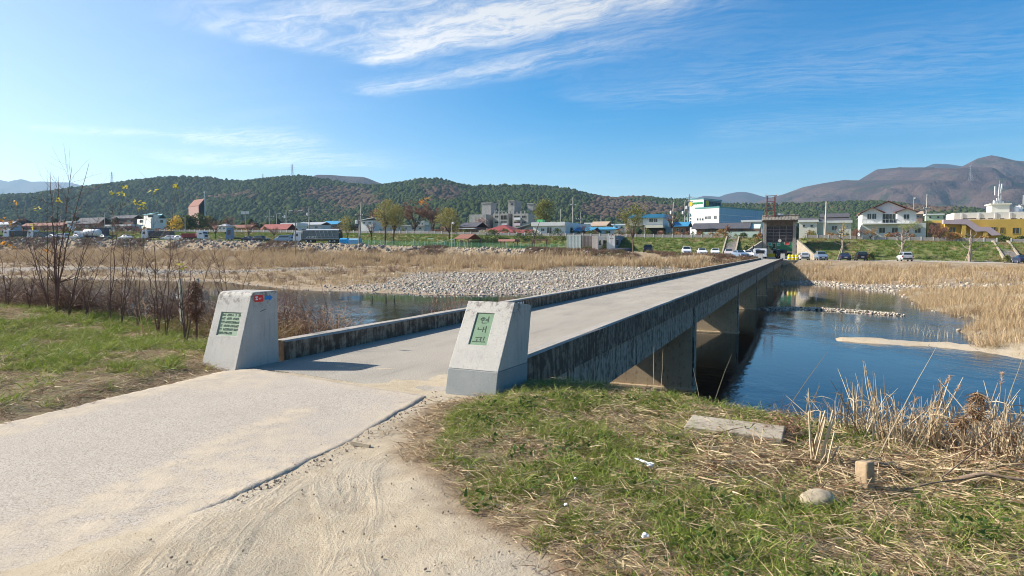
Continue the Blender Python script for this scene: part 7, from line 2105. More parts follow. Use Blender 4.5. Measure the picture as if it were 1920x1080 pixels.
# ------------------------------------------------------------------ trees beyond the river
L_YG = leaf_mat('yellow_green_willow', (.27, .24, .06), (.36, .30, .10), (.20, .19, .045), .3, True)
L_YG2 = leaf_mat('olive_leaf', (.16, .17, .035), (.25, .23, .06), (.11, .13, .03), .3, True)
L_BR = leaf_mat('russet_twig', (.17, .085, .065), (.25, .13, .095), (.30, .14, .06), .15, True)
L_GR = leaf_mat('dark_evergreen', (.035, .065, .018), (.075, .11, .03), (.13, .15, .04), .25, True)
L_OR = leaf_mat('orange_leaf_tree', (.60, .20, .03), (.50, .28, .05), None, .3, True)
L_YE = leaf_mat('yellow_leaf_tree', (.56, .36, .03), (.64, .44, .05), None, .3, True)
M_TRUNK = mat('dark_trunk', (.075, .055, .042), .9, .3, 8); M_TRUNKP = mat('pale_trunk', (.30, .24, .19), .9, .25, 8)
def tree(label, u, vb, s_, cr, kind, trunkm=None, name='tree', extra=(), bare=False, nl=1500, lsz=.22, tr=.16, group=None, forks=None):
    """cr = (u0, u1, vt, vb) pixel box of the crown"""
    p = PS(u, vb, s_); z = gz1(p.x, p.y); Y = p.y; k_ = Y / F
    R = thing(name, label, 'tree', (p.x, p.y, z - .1), 0, group)
    u0, u1, vt, vc = cr
    zc1 = CAM_H + ray(u, vt)[1] * Y - z; zc0 = CAM_H + ray(u, vc)[1] * Y - z
    cx = ((u0 + u1) / 2 - u) * k_; rx = (u1 - u0) / 2 * k_; rz = (zc1 - zc0) / 2; cz = (zc1 + zc0) / 2
    tm = trunkm or M_TRUNK
    t_ = MB()
    zf = max(.8, zc0 + rz * .25)
    t_.tube([(0, 0, -.2), (rnd.uniform(-.08, .08), 0, zf * .5), (cx * .3, 0, zf)], [tr * 1.25, tr, tr * .8], 6)
    tips = []
    nb = 9 if not bare else 11
    for i in range(nb):
        a = 2 * pi * i / nb + rnd.uniform(-.3, .3); q = sqrt(rnd.uniform(.15, .95))
        e = Vector((cx + rx * .92 * q * cos(a), rx * .8 * q * sin(a), cz + rz * rnd.uniform(-.25, .95) * sqrt(max(.05, 1 - q * q * .8))))
        b0 = Vector((cx * .3 * rnd.random(), 0, zf * rnd.uniform(.7, 1.0)))
        mid = b0.lerp(e, .45) + Vector((rnd.uniform(-.2, .2), rnd.uniform(-.2, .2), rz * .12))
        t_.tube([b0, mid, e], [tr * .55, tr * .34, tr * .08], 4, False); tips.append((mid, e))
        for _ in range(5 if bare else 3):
            s0 = mid.lerp(e, rnd.random()); e2 = s0 + Vector((rnd.uniform(-1, 1) * rx * .35, rnd.uniform(-1, 1) * rx * .35, rnd.uniform(.05, .5) * rz * .6))
            t_.tube([s0, s0.lerp(e2, .5) + Vector((rnd.uniform(-.1, .1), 0, .05)), e2], [tr * .2, tr * .13, .012], 3, False); tips.append((s0, e2))
    t_.build('trunk', tm, R)
    c_ = MB()
    ncl = 26
    cl = []
    for _ in range(ncl):
        d = rdir(-60, 90); q = rnd.uniform(.45, 1.0)
        cl.append(Vector((cx + d.x * rx * q, d.y * rx * .85 * q, cz + d.z * rz * q)))
    for i in range(nl):
        if bare:
            a, b_ = rnd.choice(tips); p0 = a.lerp(b_, rnd.uniform(.3, 1.0)) + Vector((rnd.gauss(0, .15), rnd.gauss(0, .15), rnd.gauss(0, .1)))
            d = rdir(10, 80)
            c_.strip(p0, d, rnd.uniform(.5, 1.2) * lsz * 2.2, lsz * .16, .1, 2)
        else:
            c0 = rnd.choice(cl); sg = rx * .24
            p0 = c0 + Vector((rnd.gauss(0, sg), rnd.gauss(0, sg), rnd.gauss(0, rz * .20)))
            q = ((p0.x - cx) / (rx * 1.05)) ** 2 + (p0.y / rx) ** 2 + ((p0.z - cz) / (rz * 1.03)) ** 2
            if q > 1: continue
            if kind in (L_YG,):
                c_.strip(p0, rdir(-20, 75), lsz * rnd.uniform(.8, 1.9), lsz * .30, .5, 2)
            else:
                c_.strip(p0, rdir(-40, 60), lsz * rnd.uniform(.7, 1.4), lsz * .75, .4, 2)
    c_.build('crown', kind, R)
    for (ue, ve, r_, n_, m_) in extra:
        q = MB(); pc = PY(ue, ve, Y) - Vector((p.x, p.y, z))
        for _ in range(n_):
            q.strip(pc + Vector((rnd.gauss(0, r_), rnd.gauss(0, r_), rnd.gauss(0, r_ * .7))), rdir(-40, 60), lsz * 1.2, lsz * .8, .4, 2)
        q.build('leaves', m_, R)
    return R
tree('tall yellow green willow left of the others on the grassy terrace', 722, 460, 144, (703, 748, 373, 430), L_YG, nl=3000, lsz=.34, tr=.20)
tree('yellow green willow with a forked dark trunk, touching the tallest willow', 738, 459, 147, (728, 762, 382, 432), L_YG, nl=2000, lsz=.34, tr=.22)
tree('round olive crowned tree left of the concrete apartment block', 843, 449, 150, (815, 866, 389, 440), L_YG, M_TRUNK, nl=3000, lsz=.34, tr=.18)
tree('large reddish bare tree with a tuft of orange leaves', 777, 440, 168, (742, 828, 377, 432), L_BR, bare=True, nl=2400, lsz=.42, tr=.24, extra=((791, 379, .55, 60, L_OR), (802, 371, .35, 18, L_OR), (797, 402, .5, 16, L_OR)))
tree('smaller reddish bare tree between the willow and olive tree', 812, 440, 172, (796, 832, 386, 436), L_BR, bare=True, nl=1200, lsz=.4)
tree('reddish bushy tree left of the tallest willow', 703, 441, 172, (688, 722, 392, 436), L_BR, nl=900, lsz=.4)
tree('tall olive tree behind the white box house', 1022, 440, 205, (999, 1042, 374, 422), L_YG2, nl=2200, lsz=.42, extra=((1020, 380, 1.6, 70, L_YG),))
tree('broad half bare tree right of the containers', 1187, 473, 143, (1150, 1216, 388, 447), L_YG2, mat('brown_trunk', (.14, .095, .065), .9, .3, 8), bare=True, nl=1300, lsz=.30, tr=.17, extra=((1188, 392, .9, 190, L_YG2), (1200, 398, .9, 130, L_YG2), (1172, 402, .8, 110, L_YG2), (1166, 436, 1.0, 60, L_BR)))
tree('small yellowish tree beside the blue tarpaulin stacks', 652, 459, 144, (632, 670, 404, 442), L_YG, nl=1100, lsz=.3, tr=.10)
tree('small bare tree with a few leaves between the willow and the lamp post', 697, 458, 149, (684, 706, 412, 440), L_BR, bare=True, nl=260, lsz=.26, tr=.13)
tree('small bare tree in front of the blue minivan', 514, 456, 143, (503, 526, 420, 444), L_BR, bare=True, nl=360, lsz=.26, tr=.10)
tree('small bare tree with yellow leaves right of the blue tractor', 466, 455, 147, (452, 486, 410, 440), L_BR, bare=True, nl=420, lsz=.28, tr=.10, extra=((460, 432, .4, 18, L_YE),))
tree('bare tree left of the blue tractor truck', 404, 452, 150, (388, 424, 408, 440), L_BR, bare=True, nl=420, lsz=.28, tr=.12)
tree('tall bare tree behind the blue tractor truck', 428, 448, 165, (414, 448, 398, 436), L_BR, bare=True, nl=500, lsz=.3, tr=.12)
tree('bright yellow leaved tree beside the evergreen clump', 325, 446, 160, (312, 350, 403, 440), L_YE, nl=900, lsz=.34)
for i, (u, a, b_, t_) in enumerate(((352, 336, 366, 402), (372, 356, 390, 399), (391, 378, 404, 404))):
    tree(('left', 'middle', 'right')[i] + ' of the three dense evergreen trees below the church', u, 446, 165 + i * 3, (a, b_, t_, 441), L_GR if i != 2 else L_YG2, nl=1500, lsz=.42)
for i, (u, w_, t_) in enumerate(((148, 13, 414), (186, 12, 408), (218, 14, 406), (240, 12, 416), (62, 14, 416), (22, 18, 412), (84, 10, 420))):
    tree(['bare russet tree right of the tallest sapling', 'slim bare russet tree behind the box truck', 'bare russet tree in front of the dark barn', 'small bare russet tree left of the white hall', 'bare russet tree behind the dark tipper', 'wide bare russet tree at the left edge', 'small bare russet tree behind the white cabbed truck'][i], u, 446, 162, (u - w_, u + w_, t_, 440), L_BR, bare=True, nl=420, lsz=.34, tr=.12, extra=((22, 418, .9, 26, L_OR),) if i == 5 else ())
tree('twisted bare tree beside the blue roofed house', 1259, 440, 172, (1244, 1276, 396, 425), L_BR, bare=True, nl=220, lsz=.3, tr=.16)
tree('small bare tree behind the grey brown container', 1096, 445, 165, (1084, 1108, 416, 440), L_BR, bare=True, nl=260, lsz=.26, tr=.09)
tree('dark narrow conifer beside the white box house', 1070, 446, 164, (1066, 1075, 425, 444), L_GR, nl=300, lsz=.24, tr=.08)
tree('reddish tree with pale twigs before the concrete apartment block', 903, 442, 180, (886, 922, 408, 438), leaf_mat('pinkish_twig', (.34, .22, .20), (.42, .29, .25), None, .15, True), nl=700, lsz=.34, tr=.1)
tree('pale bush like tree left of the red roof', 906, 446, 161, (893, 922, 430, 446), leaf_mat('pale_cream_leaf', (.42, .40, .26), (.52, .48, .32), None, .2, True), nl=700, lsz=.26, tr=.06)
tree('reddish brown tree left of the gabled house', 1605, 452, 158.5, (1594, 1622, 426, 448), L_BR, bare=True, nl=520, lsz=.24, tr=.06)
tree('reddish brown bush tree before the gabled house front', 1632, 453, 158.5, (1618, 1650, 424, 450), leaf_mat('brown_yellow_leaf', (.30, .17, .07), (.36, .24, .09), None, .2, True), bare=True, nl=620, lsz=.24, tr=.06)
tree('leafy pale green garden tree before the balcony', 1697, 452, 161, (1680, 1732, 406, 446), leaf_mat('pale_green_leaf', (.24, .27, .10), (.34, .36, .16), None, .3, True), M_TRUNKP, bare=True, nl=900, lsz=.26, tr=.07)
tree('brown garden tree beside the yellow end wall', 1762, 453, 158.5, (1740, 1782, 420, 448), L_BR, bare=True, nl=900, lsz=.26, tr=.06)
tree('small orange leaved tree on the stair side of the yellow building', 1786, 453, 158.5, (1772, 1802, 434, 450), leaf_mat('rust_leaf', (.34, .15, .05), (.40, .22, .07), None, .2, True), nl=420, lsz=.22, tr=.05)
# pruned street trees with stakes on the right
def staked(label, u, vb, s_, vt, n_arm, yel=False):
    p = PS(u, vb, s_); z = gz1(p.x, p.y); Y = p.y
    R = thing('pruned_tree', label, 'tree', (p.x, p.y, z), 0)
    H_ = CAM_H + ray(u, vt)[1] * Y - z
    m_ = MB(); m_.tube([(0, 0, -.2), (.05, 0, H_ * .35), (.0, 0, H_ * .6), (.08, 0, H_ * .98)], [.26, .22, .16, .05], 7)
    for i in range(n_arm):
        a = i * 2.4 + rnd.uniform(-.4, .4); z0 = H_ * (.32 + .5 * i / n_arm); L = H_ * rnd.uniform(.22, .36) * (1 - .35 * i / n_arm)
        d = Vector((cos(a), sin(a) * .6, .75))
        e = Vector((.03, 0, z0)) + Vector((d.x * L, d.y * L, d.z * L * .8))
        m_.tube([(.03, 0, z0), Vector((.03, 0, z0)) + Vector((d.x * L * .55, d.y * L * .5, L * .18)), e], [.12, .09, .035], 5, False)
        for _ in range(3): m_.tube([e, e + rdir(20, 85) * L * .45], [.03, .008], 3, False)
    m_.build('trunk', M_TRUNKP, R)
    for x, y in ((-1.0, -.3), (.95, -.2), (.1, .9)): MB().tube([(x * 1.05, y, 0), (x * .05, y * .05, H_ * .36)], .05, 5).build('stake', mat('stake_wood', (.48, .38, .26), .85, .15), R)
    if yel:
        q = MB()
        for _ in range(90): q.strip((rnd.gauss(.1, .35), rnd.gauss(0, .3), H_ * rnd.uniform(.6, 1.0)), rdir(-40, 50), .2, .14, .4, 2)
        q.build('leaves', L_YE, R)
staked('pruned tree with stakes and yellow top leaves, left of the three on the right', 1579, 478, 148.5, 416, 9, True)
staked('pruned tree with stakes and thick curved arms, middle of the three on the right', 1691, 480, 148.5, 424, 9)
staked('pruned tree with stakes, right of the three below the yellow building', 1818, 486, 147.5, 428, 10)
p = PS(997, 466, 143.5); z = gz1(p.x, p.y); e = PY(1012, 415, p.y)
m_ = MB(); m_.tube([(0, 0, -.1), (.2, 0, 1.6), (.7, 0, 3.2), (e.x - p.x, 0, e.z - z)], [.28, .22, .14, .05], 6); o = m_.build('dead_trunk', M_TRUNK, None, loc=(p.x, p.y, z)); tag(o, 'leaning dead trunk rising right of the mesh fence', 'tree')
# bushes
def bush(label, u, vb, s_, wpx, hpx, m_, n_=420, lsz=.24):
    p = PS(u, vb, s_); z = gz1(p.x, p.y); k_ = p.y / F; w_, h_ = wpx * k_ / 2, hpx * k_
    q = MB()
    for _ in range(n_):
        d = rdir(0, 90); f_ = rnd.uniform(.3, 1) ** .5
        q.strip((d.x * w_ * f_, d.y * w_ * .7 * f_, d.z * h_ * f_), rdir(-20, 70), lsz * rnd.uniform(.7, 1.4), lsz * .6, .4, 2)
    o = q.build('bush', m_, None, loc=(p.x, p.y, z)); tag(o, label, 'bush')
for a in (('brown and green bush overhanging the fence left of the stairs', 1352, 447, 158.2, 34, 17, leaf_mat('brown_yellow_leaf', (.30, .17, .07), (.36, .24, .09)), 700), ('green bush right of the top of the stairs', 1394, 447, 158.6, 18, 11, L_GR), ('small green bush left of the flood gate', 1416, 447, 158.6, 14, 8, L_GR, 260),
          ('dry orange bush on the left wing wall of the gate', 1424, 447, 156, 14, 12, leaf_mat('rust_leaf', (.34, .15, .05), (.40, .22, .07)), 300), ('upright brown bush in front of the mint wall', 1364, 446, 160.8, 16, 26, L_BR, 300), ('yellow brown bushes left of the staked tree', 1560, 449, 160.5, 26, 12, leaf_mat('brown_yellow_leaf', (.30, .17, .07), (.36, .24, .09)), 360),
          ('dark hedge behind the right stairs', 1880, 454, 161, 44, 14, L_GR, 700), ('dark hedge at the right edge behind the fence', 1915, 454, 161, 40, 14, L_GR, 600), ('dark green bush behind the pavilion', 925, 460, 153, 36, 20, L_GR, 600), ('dark green bush on the levee behind the pergola', 1000, 458, 154, 44, 16, L_GR, 600), ('dark green bush on the levee left of the containers', 1045, 460, 154, 34, 20, L_GR, 500),
          ('climbing green bush at the foot of the flood gate', 1400, 470, 150.5, 16, 12, L_GR, 300), ('dark bush under the blue roofed house', 1212, 444, 166, 18, 20, L_YG2, 300), ('dark shrub behind the mesh fence below the red roof', 975, 462, 153, 30, 14, L_GR, 420), ('green shrub beside the black car on the right', 1632, 486, 147.0, 18, 13, L_GR, 360), ('green shrub growing over the right stairs', 1888, 488, 146.8, 18, 15, L_YG2, 320)): bush(*a)

# ------------------------------------------------------------------ poles, lamps, wires
M_POLE = mat('concrete_pole', (.42, .40, .37), .85, .1); M_POLED = mat('dark_pole', (.17, .15, .14), .8, .15); M_POLEP = mat('pale_pole', (.52, .46, .38), .85, .12)
POLE_TOP = {}
def pole(key, label, u, vt, vb, Y, r=.14, m_=M_POLE, arms=(), kit=0, lamp=0, ub=None):
    p = PY(ub or u, vb, Y); z = gz1(p.x, p.y); top = PY(u, vt, Y)
    R = thing('lamp_post' if lamp else 'utility_pole', label, 'lamp post' if lamp else 'utility pole', (p.x, p.y, z - .2))
    e = Vector((top.x - p.x, 0, top.z - z + .2))
    MB().tube([(0, 0, 0), e], [r * 1.15, r * .75], 7).build('pole', m_, R)
    for f_, w_ in arms:
        q = e * f_; a = MB().box(q.x - w_, q.x + w_, -.06, .06, q.z - .07, q.z + .07).build('crossarm', m_, R)
        for x in (-.9, -.45, .45, .9): MB().lathe([(.05, 0), (.08, .1), (.04, .28)], n_=6).build('insulator', M_WPAINT, a, loc=(q.x + x * w_, 0, q.z + .072))
    for i in range(kit):
        q = e * (.68 - .16 * i); MB().lathe([(.25, 0), (.32, .1), (.32, .8), (.2, .9)], n_=10).build('transformer', M_GPOST if i % 2 else R_WHITE, R, loc=(q.x + (.5 if i % 2 else -.5), 0, q.z))
    if lamp == 1: MB().tube([e, e + Vector((.5, 0, .25)), e + Vector((1.0, 0, .15))], [.05, .05, .05], 5).build('arm', m_, R); MB().box(e.x + .7, e.x + 1.4, -.15, .15, e.z, e.z + .14).build('lamp_head', M_WPAINT, R)
    if lamp == 2:
        for sx in (-1, 1): MB().tube([e + Vector((0, 0, -.3)), e + Vector((sx * 1.0, 0, .0))], .05, 5).build('arm', m_, R); MB().box(e.x + sx * 1.05 - .4, e.x + sx * 1.05 + .4, -.15, .15, e.z - .05, e.z + .12).build('lamp_head', M_WPAINT, R)
    if lamp == 3: MB().lathe([(.05, -.25), (.24, -.1), (.26, .05), (.12, .25)], n_=10).build('lamp_globe', M_WPAINT, R, True, loc=(e.x + .35, 0, e.z - .3)); MB().tube([e, e + Vector((.35, 0, -.05))], .03, 4).build('arm', m_, R)
    if lamp == 4:
        for sx in (-.8, .8): MB().box(sx - .55, sx + .55, -.3, .3, e.z - .2, e.z + .7).build('floodlight', M_WPAINT, R)
        MB().box(-1.3, 1.3, -.08, .08, e.z - .35, e.z - .205).build('bar', m_, R)
    POLE_TOP[key] = Vector((p.x, p.y, z - .2)) + e
    return R
pole('a', 'tall utility pole right of the blue tarpaulin stacks, leaning right', 677.5, 378, 440, 178, .15, ub=674)
pole('b', 'dark utility pole with a transformer left of the tall leaning one', 673, 400, 455, 166, .13, M_POLED, ((.93, 1.0),), 1)
pole('c', 'double headed lamp post in front of the dump truck', 554, 395, 457, 150, .11, M_POLED, lamp=2)
pole('d', 'utility pole behind the dump truck box', 579.5, 387, 430, 220, .15, kit=1)
pole('e', 'utility pole with crossarms left of the double headed lamp post', 536.5, 394, 425, 235, .15, arms=((.72, 1.4),), kit=1)
pole('f', 'utility pole with one crossarm behind the red roof on the left', 505, 392, 428, 235, .15, arms=((.70, 1.6),))
pole('g', 'street lamp on a curved arm left of the dump truck', 518.5, 401, 428, 225, .10, lamp=1)
pole('h', 'pair of floodlights on a mast above the blue tractor truck', 460, 400, 430, 240, .14, lamp=4)
pole('i', 'globe lamp post beside the round olive tree', 847, 416, 449, 149, .07, M_POLE, lamp=3)
pole('j', 'utility pole with a crossarm in front of the concrete apartment block', 936, 375, 430, 215, .15, arms=((.70, 1.7),))
pole('k', 'tall utility pole right of the olive tree behind the white house', 1074.5, 370, 430, 210, .16, arms=((.82, .9),), ub=1073)
pole('l', 'utility pole between the olive tree and the tall pole', 1051.5, 392, 425, 230, .15, ub=1050)
pole('m', 'small utility pole with a wide crossarm below the dark hillside', 1089, 398, 430, 260, .14, arms=((.75, 1.8),))
pole('n', 'utility pole in front of the brown hillside', 1127, 404, 432, 250, .16)
pole('o', 'weathered yellowish pole beside the blue roofed house', 1263, 379, 440, 174, .17, M_POLEP, kit=1, ub=1260)
pole('p', 'tall utility pole with many fittings left of the factory', 1292.5, 364, 440, 190, .17, arms=((.92, 1.1), (.84, 1.1)), kit=2, ub=1288)
pole('q', 'second utility pole close left of the tall fitted one', 1284.5, 378, 440, 192, .15, kit=2, ub=1283)
pole('r', 'pale utility pole in front of the cream house', 1549.5, 378, 449, 160, .20, M_POLEP, ub=1547)
pole('s', 'thin pole standing just left of the pale utility pole', 1546, 404, 470, 149.5, .05, M_POLEP, ub=1543)
pole('t', 'utility pole with a square bracket right of the gabled house', 1738.5, 364, 440, 185, .15, arms=((.72, .8),), ub=1735)
pole('u', 'slim mast with a white head behind the gabled house', 1713.5, 370, 420, 205, .09, lamp=3)
pole('v', 'utility pole cut by the right edge beside the antennas', 1919, 366, 440, 172, .16, arms=((.80, 1.2), (.72, 1.2)), kit=1)
pole('w', 'thin grey pole right of the broad bare tree', 1209, 418, 458, 156, .06)
pole('x', 'pole behind the bare trees on the left', 196, 398, 430, 245, .14)
pole('y', 'leftmost utility pole behind the tank truck', 135, 394, 430, 250, .14)
pole('z', 'thin pole in front of the evergreen trees', 347, 404, 440, 200, .10)
M_WIRE = mat('cable', (.10, .10, .11), .6, .05)
def wire(a, b_, sag, label, dz=-.6):
    A = POLE_TOP[a] + Vector((0, 0, dz)); B_ = POLE_TOP[b_] + Vector((0, 0, dz))
    pts = [A.lerp(B_, i / 10) - Vector((0, 0, sag * 4 * (i / 10) * (1 - i / 10))) for i in range(11)]
    o = MB().tube([p - A for p in pts], .022, 3, False).build('power_line', M_WIRE, None, loc=A); tag(o, label, 'power line')
for a in (('y', 'x', .6, 'power line sagging between the two leftmost poles'), ('x', 'z', 1.2, 'long power line passing in front of the white hall'), ('z', 'h', 1.0, 'power line from the evergreen trees to the floodlights'), ('h', 'f', .5, 'power line from the floodlights to the crossarm pole'), ('f', 'e', .4, 'power line above the red roof on the left'), ('e', 'd', .6, 'power line above the white flat roofed hall'), ('d', 'a', .9, 'power line from the dump truck to the tall leaning pole'),
          ('j', 'k', 1.8, 'power line from the concrete block to the tall pole'), ('k', 'o', 1.5, 'power line in front of the dark hillside'), ('o', 'p', .5, 'short power line left of the factory'), ('r', 't', 1.0, 'power line passing in front of the gabled house'), ('t', 'v', 1.0, 'power line from the bracket pole to the right edge'), ('p', 'r', 1.6, 'long power line passing in front of the factory and the gate')): wire(*a)
# ------------------------------------------------------------------ hills and mountains
def hill_mat(nm, c1, c2, c3, sc_, trees=12.0):
    m_, k, bs, out = base_mat(nm)
    v = k.pos()
    n1 = k.noise(v, sc_, 5, 0.6); n2 = k.noise(k.mapv(v, scale=(1, 1, .6)), 1.0 / trees, 3, 0.7); n3 = k.noise(v, sc_ * 3.1, 4, .6)
    c_ = k.mix(k.step(n1, .44, .56), c1, c2)
    c_ = k.mix(k.m('MULTIPLY', k.step(n3, .5, .62), .8), c_, c3)
    c_ = k.mix(k.lin(n2, .3, .7, 0, .6), c_, tuple(q * .45 for q in c1))
    k.put(bs.inputs['Base Color'], c_)
    bs.inputs['Roughness'].default_value = 1.0; bs.inputs['Specular IOR Level'].default_value = 0
    k.put(bs.inputs['Normal'], k.bump(n2, 1.0, trees * .5))
    return m_
def ridge(name, sil, Yr, depth_f, depth_b, m_, z0, rough, nx=160, ny=46, treeh=0.0, nsc=1.0, power=1.0):
    """a mountain whose skyline follows the measured points; the slope in front carries spurs and valleys"""
    sil = sorted(sil)
    U = np.array([a for a, b_ in sil]); V = np.array([b_ for a, b_ in sil])
    Xr = np.array([ray(a, b_)[0] * Yr for a, b_ in sil]); Zr = np.array([CAM_H + ray(a, b_)[1] * Yr for a, b_ in sil]) - treeh
    X = np.linspace(Xr[0], Xr[-1], nx); W = np.concatenate([np.linspace(-1, 0, ny), np.linspace(0, 1, 10)[1:]])
    XX, WW = np.meshgrid(X, W)
    ZR = np.interp(XX, Xr, Zr)
    YY = Yr + np.where(WW < 0, WW * depth_f, WW * depth_b)
    # columns fan out so that the slope stays below its own skyline seen from the valley
    f_ = np.where(WW < 0, (1 + WW) ** power, 1 - WW * .5)
    sp = fbm(XX / (260 * nsc) + 3.1, YY / (420 * nsc), 4)
    spur = sp * rough * np.clip(-WW * 3.0, 0, 1) * np.clip((1 + WW) * 3, 0, 1)
    ZZ = z0 + (ZR - z0) * f_ + spur + fbm(XX / (60 * nsc), YY / (60 * nsc), 3) * rough * .22 * np.clip(-WW * 6, 0, 1) * np.clip((1 + WW) * 3, 0, 1)
    lim = CAM_H + (ZR - CAM_H) * np.clip(YY / Yr, 0, 1) - 1.5
    ZZ = np.where(WW < 0, np.minimum(ZZ, np.maximum(lim, z0)), ZZ)
    ZZ = np.maximum(ZZ, z0 - 4)
    me = grid_mesh(name, XX, YY, ZZ, m_)
    o = link(name, me); structure(o)
    return XX, YY, ZZ, o
M_HA = hill_mat('hill_floor', (.040, .056, .020), (.075, .06, .036), (.036, .052, .018), .006)
M_MTN = hill_mat('mountain_forest', (.066, .045, .042), (.10, .066, .052), (.024, .040, .020), .0030, 22)
M_MTN2 = hill_mat('far_mountain', (.050, .040, .042), (.075, .055, .052), (.03, .04, .03), .0015, 24)
SIL_A = [(-420, 402), (-200, 388), (0, 374), (60, 369), (120, 361), (170, 351), (215, 344), (260, 338), (300, 334), (335, 331.5), (380, 333), (420, 337), (455, 341), (490, 338), (525, 333), (556, 330), (580, 331), (615, 337), (650, 344), (690, 347), (720, 348), (760, 341), (790, 336), (815, 335.5), (840, 339), (865, 346), (885, 350), (920, 348.5), (960, 347.5), (1000, 348), (1040, 350), (1065, 354), (1090, 361), (1120, 367), (1150, 371), (1185, 368), (1215, 369), (1240, 373), (1290, 375), (1350, 383), (1440, 383), (1500, 381), (1560, 380), (1640, 377), (1700, 384), (1760, 393), (1820, 401), (2000, 410), (2300, 415)]
YA = 1250.0
HX, HY, HZ, HO = ridge('wooded_hill', SIL_A, YA, 620, 300, M_HA, 6.0, 26, 300, 46, 7.0, power=1.15)
ridge('mountain', [(1380, 392), (1440, 372), (1470, 364), (1505, 351), (1540, 344), (1582, 337.5), (1610, 338.5), (1625, 329), (1643, 318), (1657, 316.5), (1681, 314.5), (1688, 313), (1700, 316), (1720, 322), (1745, 326), (1775, 324), (1800, 314), (1812, 308), (1833, 297), (1859, 291), (1880, 295), (1904, 301), (1960, 306), (2100, 318), (2300, 335), (2500, 360)], 3600, 1700, 900, M_MTN, 10, 230, 300, 110, nsc=2.0, power=.9)
ridge('mountain', [(1600, 352), (1680, 330), (1728, 316), (1751, 307), (1775, 307.5), (1800, 311), (1840, 320), (1900, 345)], 5000, 900, 900, M_MTN2, 20, 70, 70, 24, nsc=3.0)
ridge('mountain', [(1160, 392), (1240, 383), (1306, 371), (1321, 367), (1350, 369), (1360, 364.5), (1382, 360), (1398, 360), (1412, 363), (1431, 369), (1455, 371), (1520, 380), (1600, 390)], 5200, 1500, 900, M_MTN2, 20, 80, 90, 30, nsc=3.0)
ridge('mountain', [(520, 362), (560, 346), (577, 337), (587, 330.5), (594, 327.5), (620, 328), (650, 330.5), (680, 331.5), (692, 335), (706, 341), (730, 349), (780, 362)], 2600, 700, 500, M_MTN, 20, 40, 70, 26, nsc=1.5)
ridge('mountain', [(-420, 345), (-200, 344), (-60, 346), (0, 337), (14, 341), (26, 338), (42, 335.5), (58, 341), (76, 340), (100, 341.5), (130, 342), (160, 349), (178, 352), (205, 360), (240, 370), (300, 385)], 5600, 1500, 900, M_MTN2, 20, 120, 90, 20, nsc=4.0)

# forest standing on the wooded hill
def crown_mesh(nm, m_, conif, seed):
    """one tree of the wood: a lumpy crown on a short trunk"""
    from mathutils import noise as mn
    r_ = random.Random(seed); bm = _bm.new(); _bm.ops.create_icosphere(bm, subdivisions=3 if conif else 2, radius=1.0)
    off = Vector((r_.uniform(-9, 9), r_.uniform(-9, 9), r_.uniform(-9, 9)))
    for v_ in bm.verts:
        q = v_.co.copy()
        d = 1 + .34 * mn.noise(q * 1.6 + off) + .28 * mn.noise(q * 3.7 + off)
        if conif:
            h = (q.z + 1) / 2; r = (1 - h) ** .55 * 4.2 * d; L = hypot(q.x, q.y) or 1e-6
            v_.co = Vector((q.x / L * r * min(1, L * 1.6), q.y / L * r * min(1, L * 1.6), .8 + h * 8.6))
        else: v_.co = Vector((q.x * 4.6, q.y * 4.6, q.z * 3.4)) * d + Vector((0, 0, 4.6))
    me = bpy.data.meshes.new(nm); bm.to_mesh(me); bm.free(); me.materials.append(m_)
    me.polygons.foreach_set('use_smooth', [True] * len(me.polygons))
    return me
def wood_mat(nm, c1, c2, c3):
    m_, k, bs, out = base_mat(nm)
    r1 = k.new('ShaderNodeObjectInfo').outputs['Random']; v = k.obj()
    c_ = k.mix(r1, c1, c2); c_ = k.mix(k.step(k.m('FRACT', k.m('MULTIPLY', r1, 7.3)), .75, .85), c_, c3)
    nn = k.noise(v, .9, 3, .7)
    c_ = k.mix(k.m('MULTIPLY', k.step(nn, .42, .68), .40), c_, tuple(q * .45 for q in c1))
    k.put(bs.inputs['Base Color'], c_); bs.inputs['Roughness'].default_value = 1.0; bs.inputs['Specular IOR Level'].default_value = 0
    k.put(bs.inputs['Normal'], k.bump(nn, 1.0, 1.2))
    return m_
T_GR = wood_mat('pine_forest', (.042, .062, .022), (.054, .074, .025), (.068, .082, .029))
T_BR = wood_mat('bare_oak_forest', (.095, .066, .048), (.118, .082, .058), (.105, .086, .045))
C_FOR = proto_collection('forest_trees', [crown_mesh('a0', T_GR, True, 1), crown_mesh('a1', T_GR, False, 2), crown_mesh('a2', T_GR, True, 3), crown_mesh('b0', T_BR, False, 4), crown_mesh('b1', T_BR, False, 5)])
def on_hill(u, v):                 # brown patches measured in the picture, as places on the slope
    return u, v
ny_, nx_ = HX.shape
npt = 100000
ii = nrg.uniform(0, 46, npt); jj = nrg.uniform(0, nx_ - 1.001, npt)
i0 = ii.astype(int); j0 = jj.astype(int); fi_ = ii - i0; fj = jj - j0
def bil(A): return (A[i0, j0] * (1 - fi_) + A[i0 + 1, j0] * fi_) * (1 - fj) + (A[i0, j0 + 1] * (1 - fi_) + A[i0 + 1, j0 + 1] * fi_) * fj
FX, FY, FZ = bil(HX), bil(HY), bil(HZ)
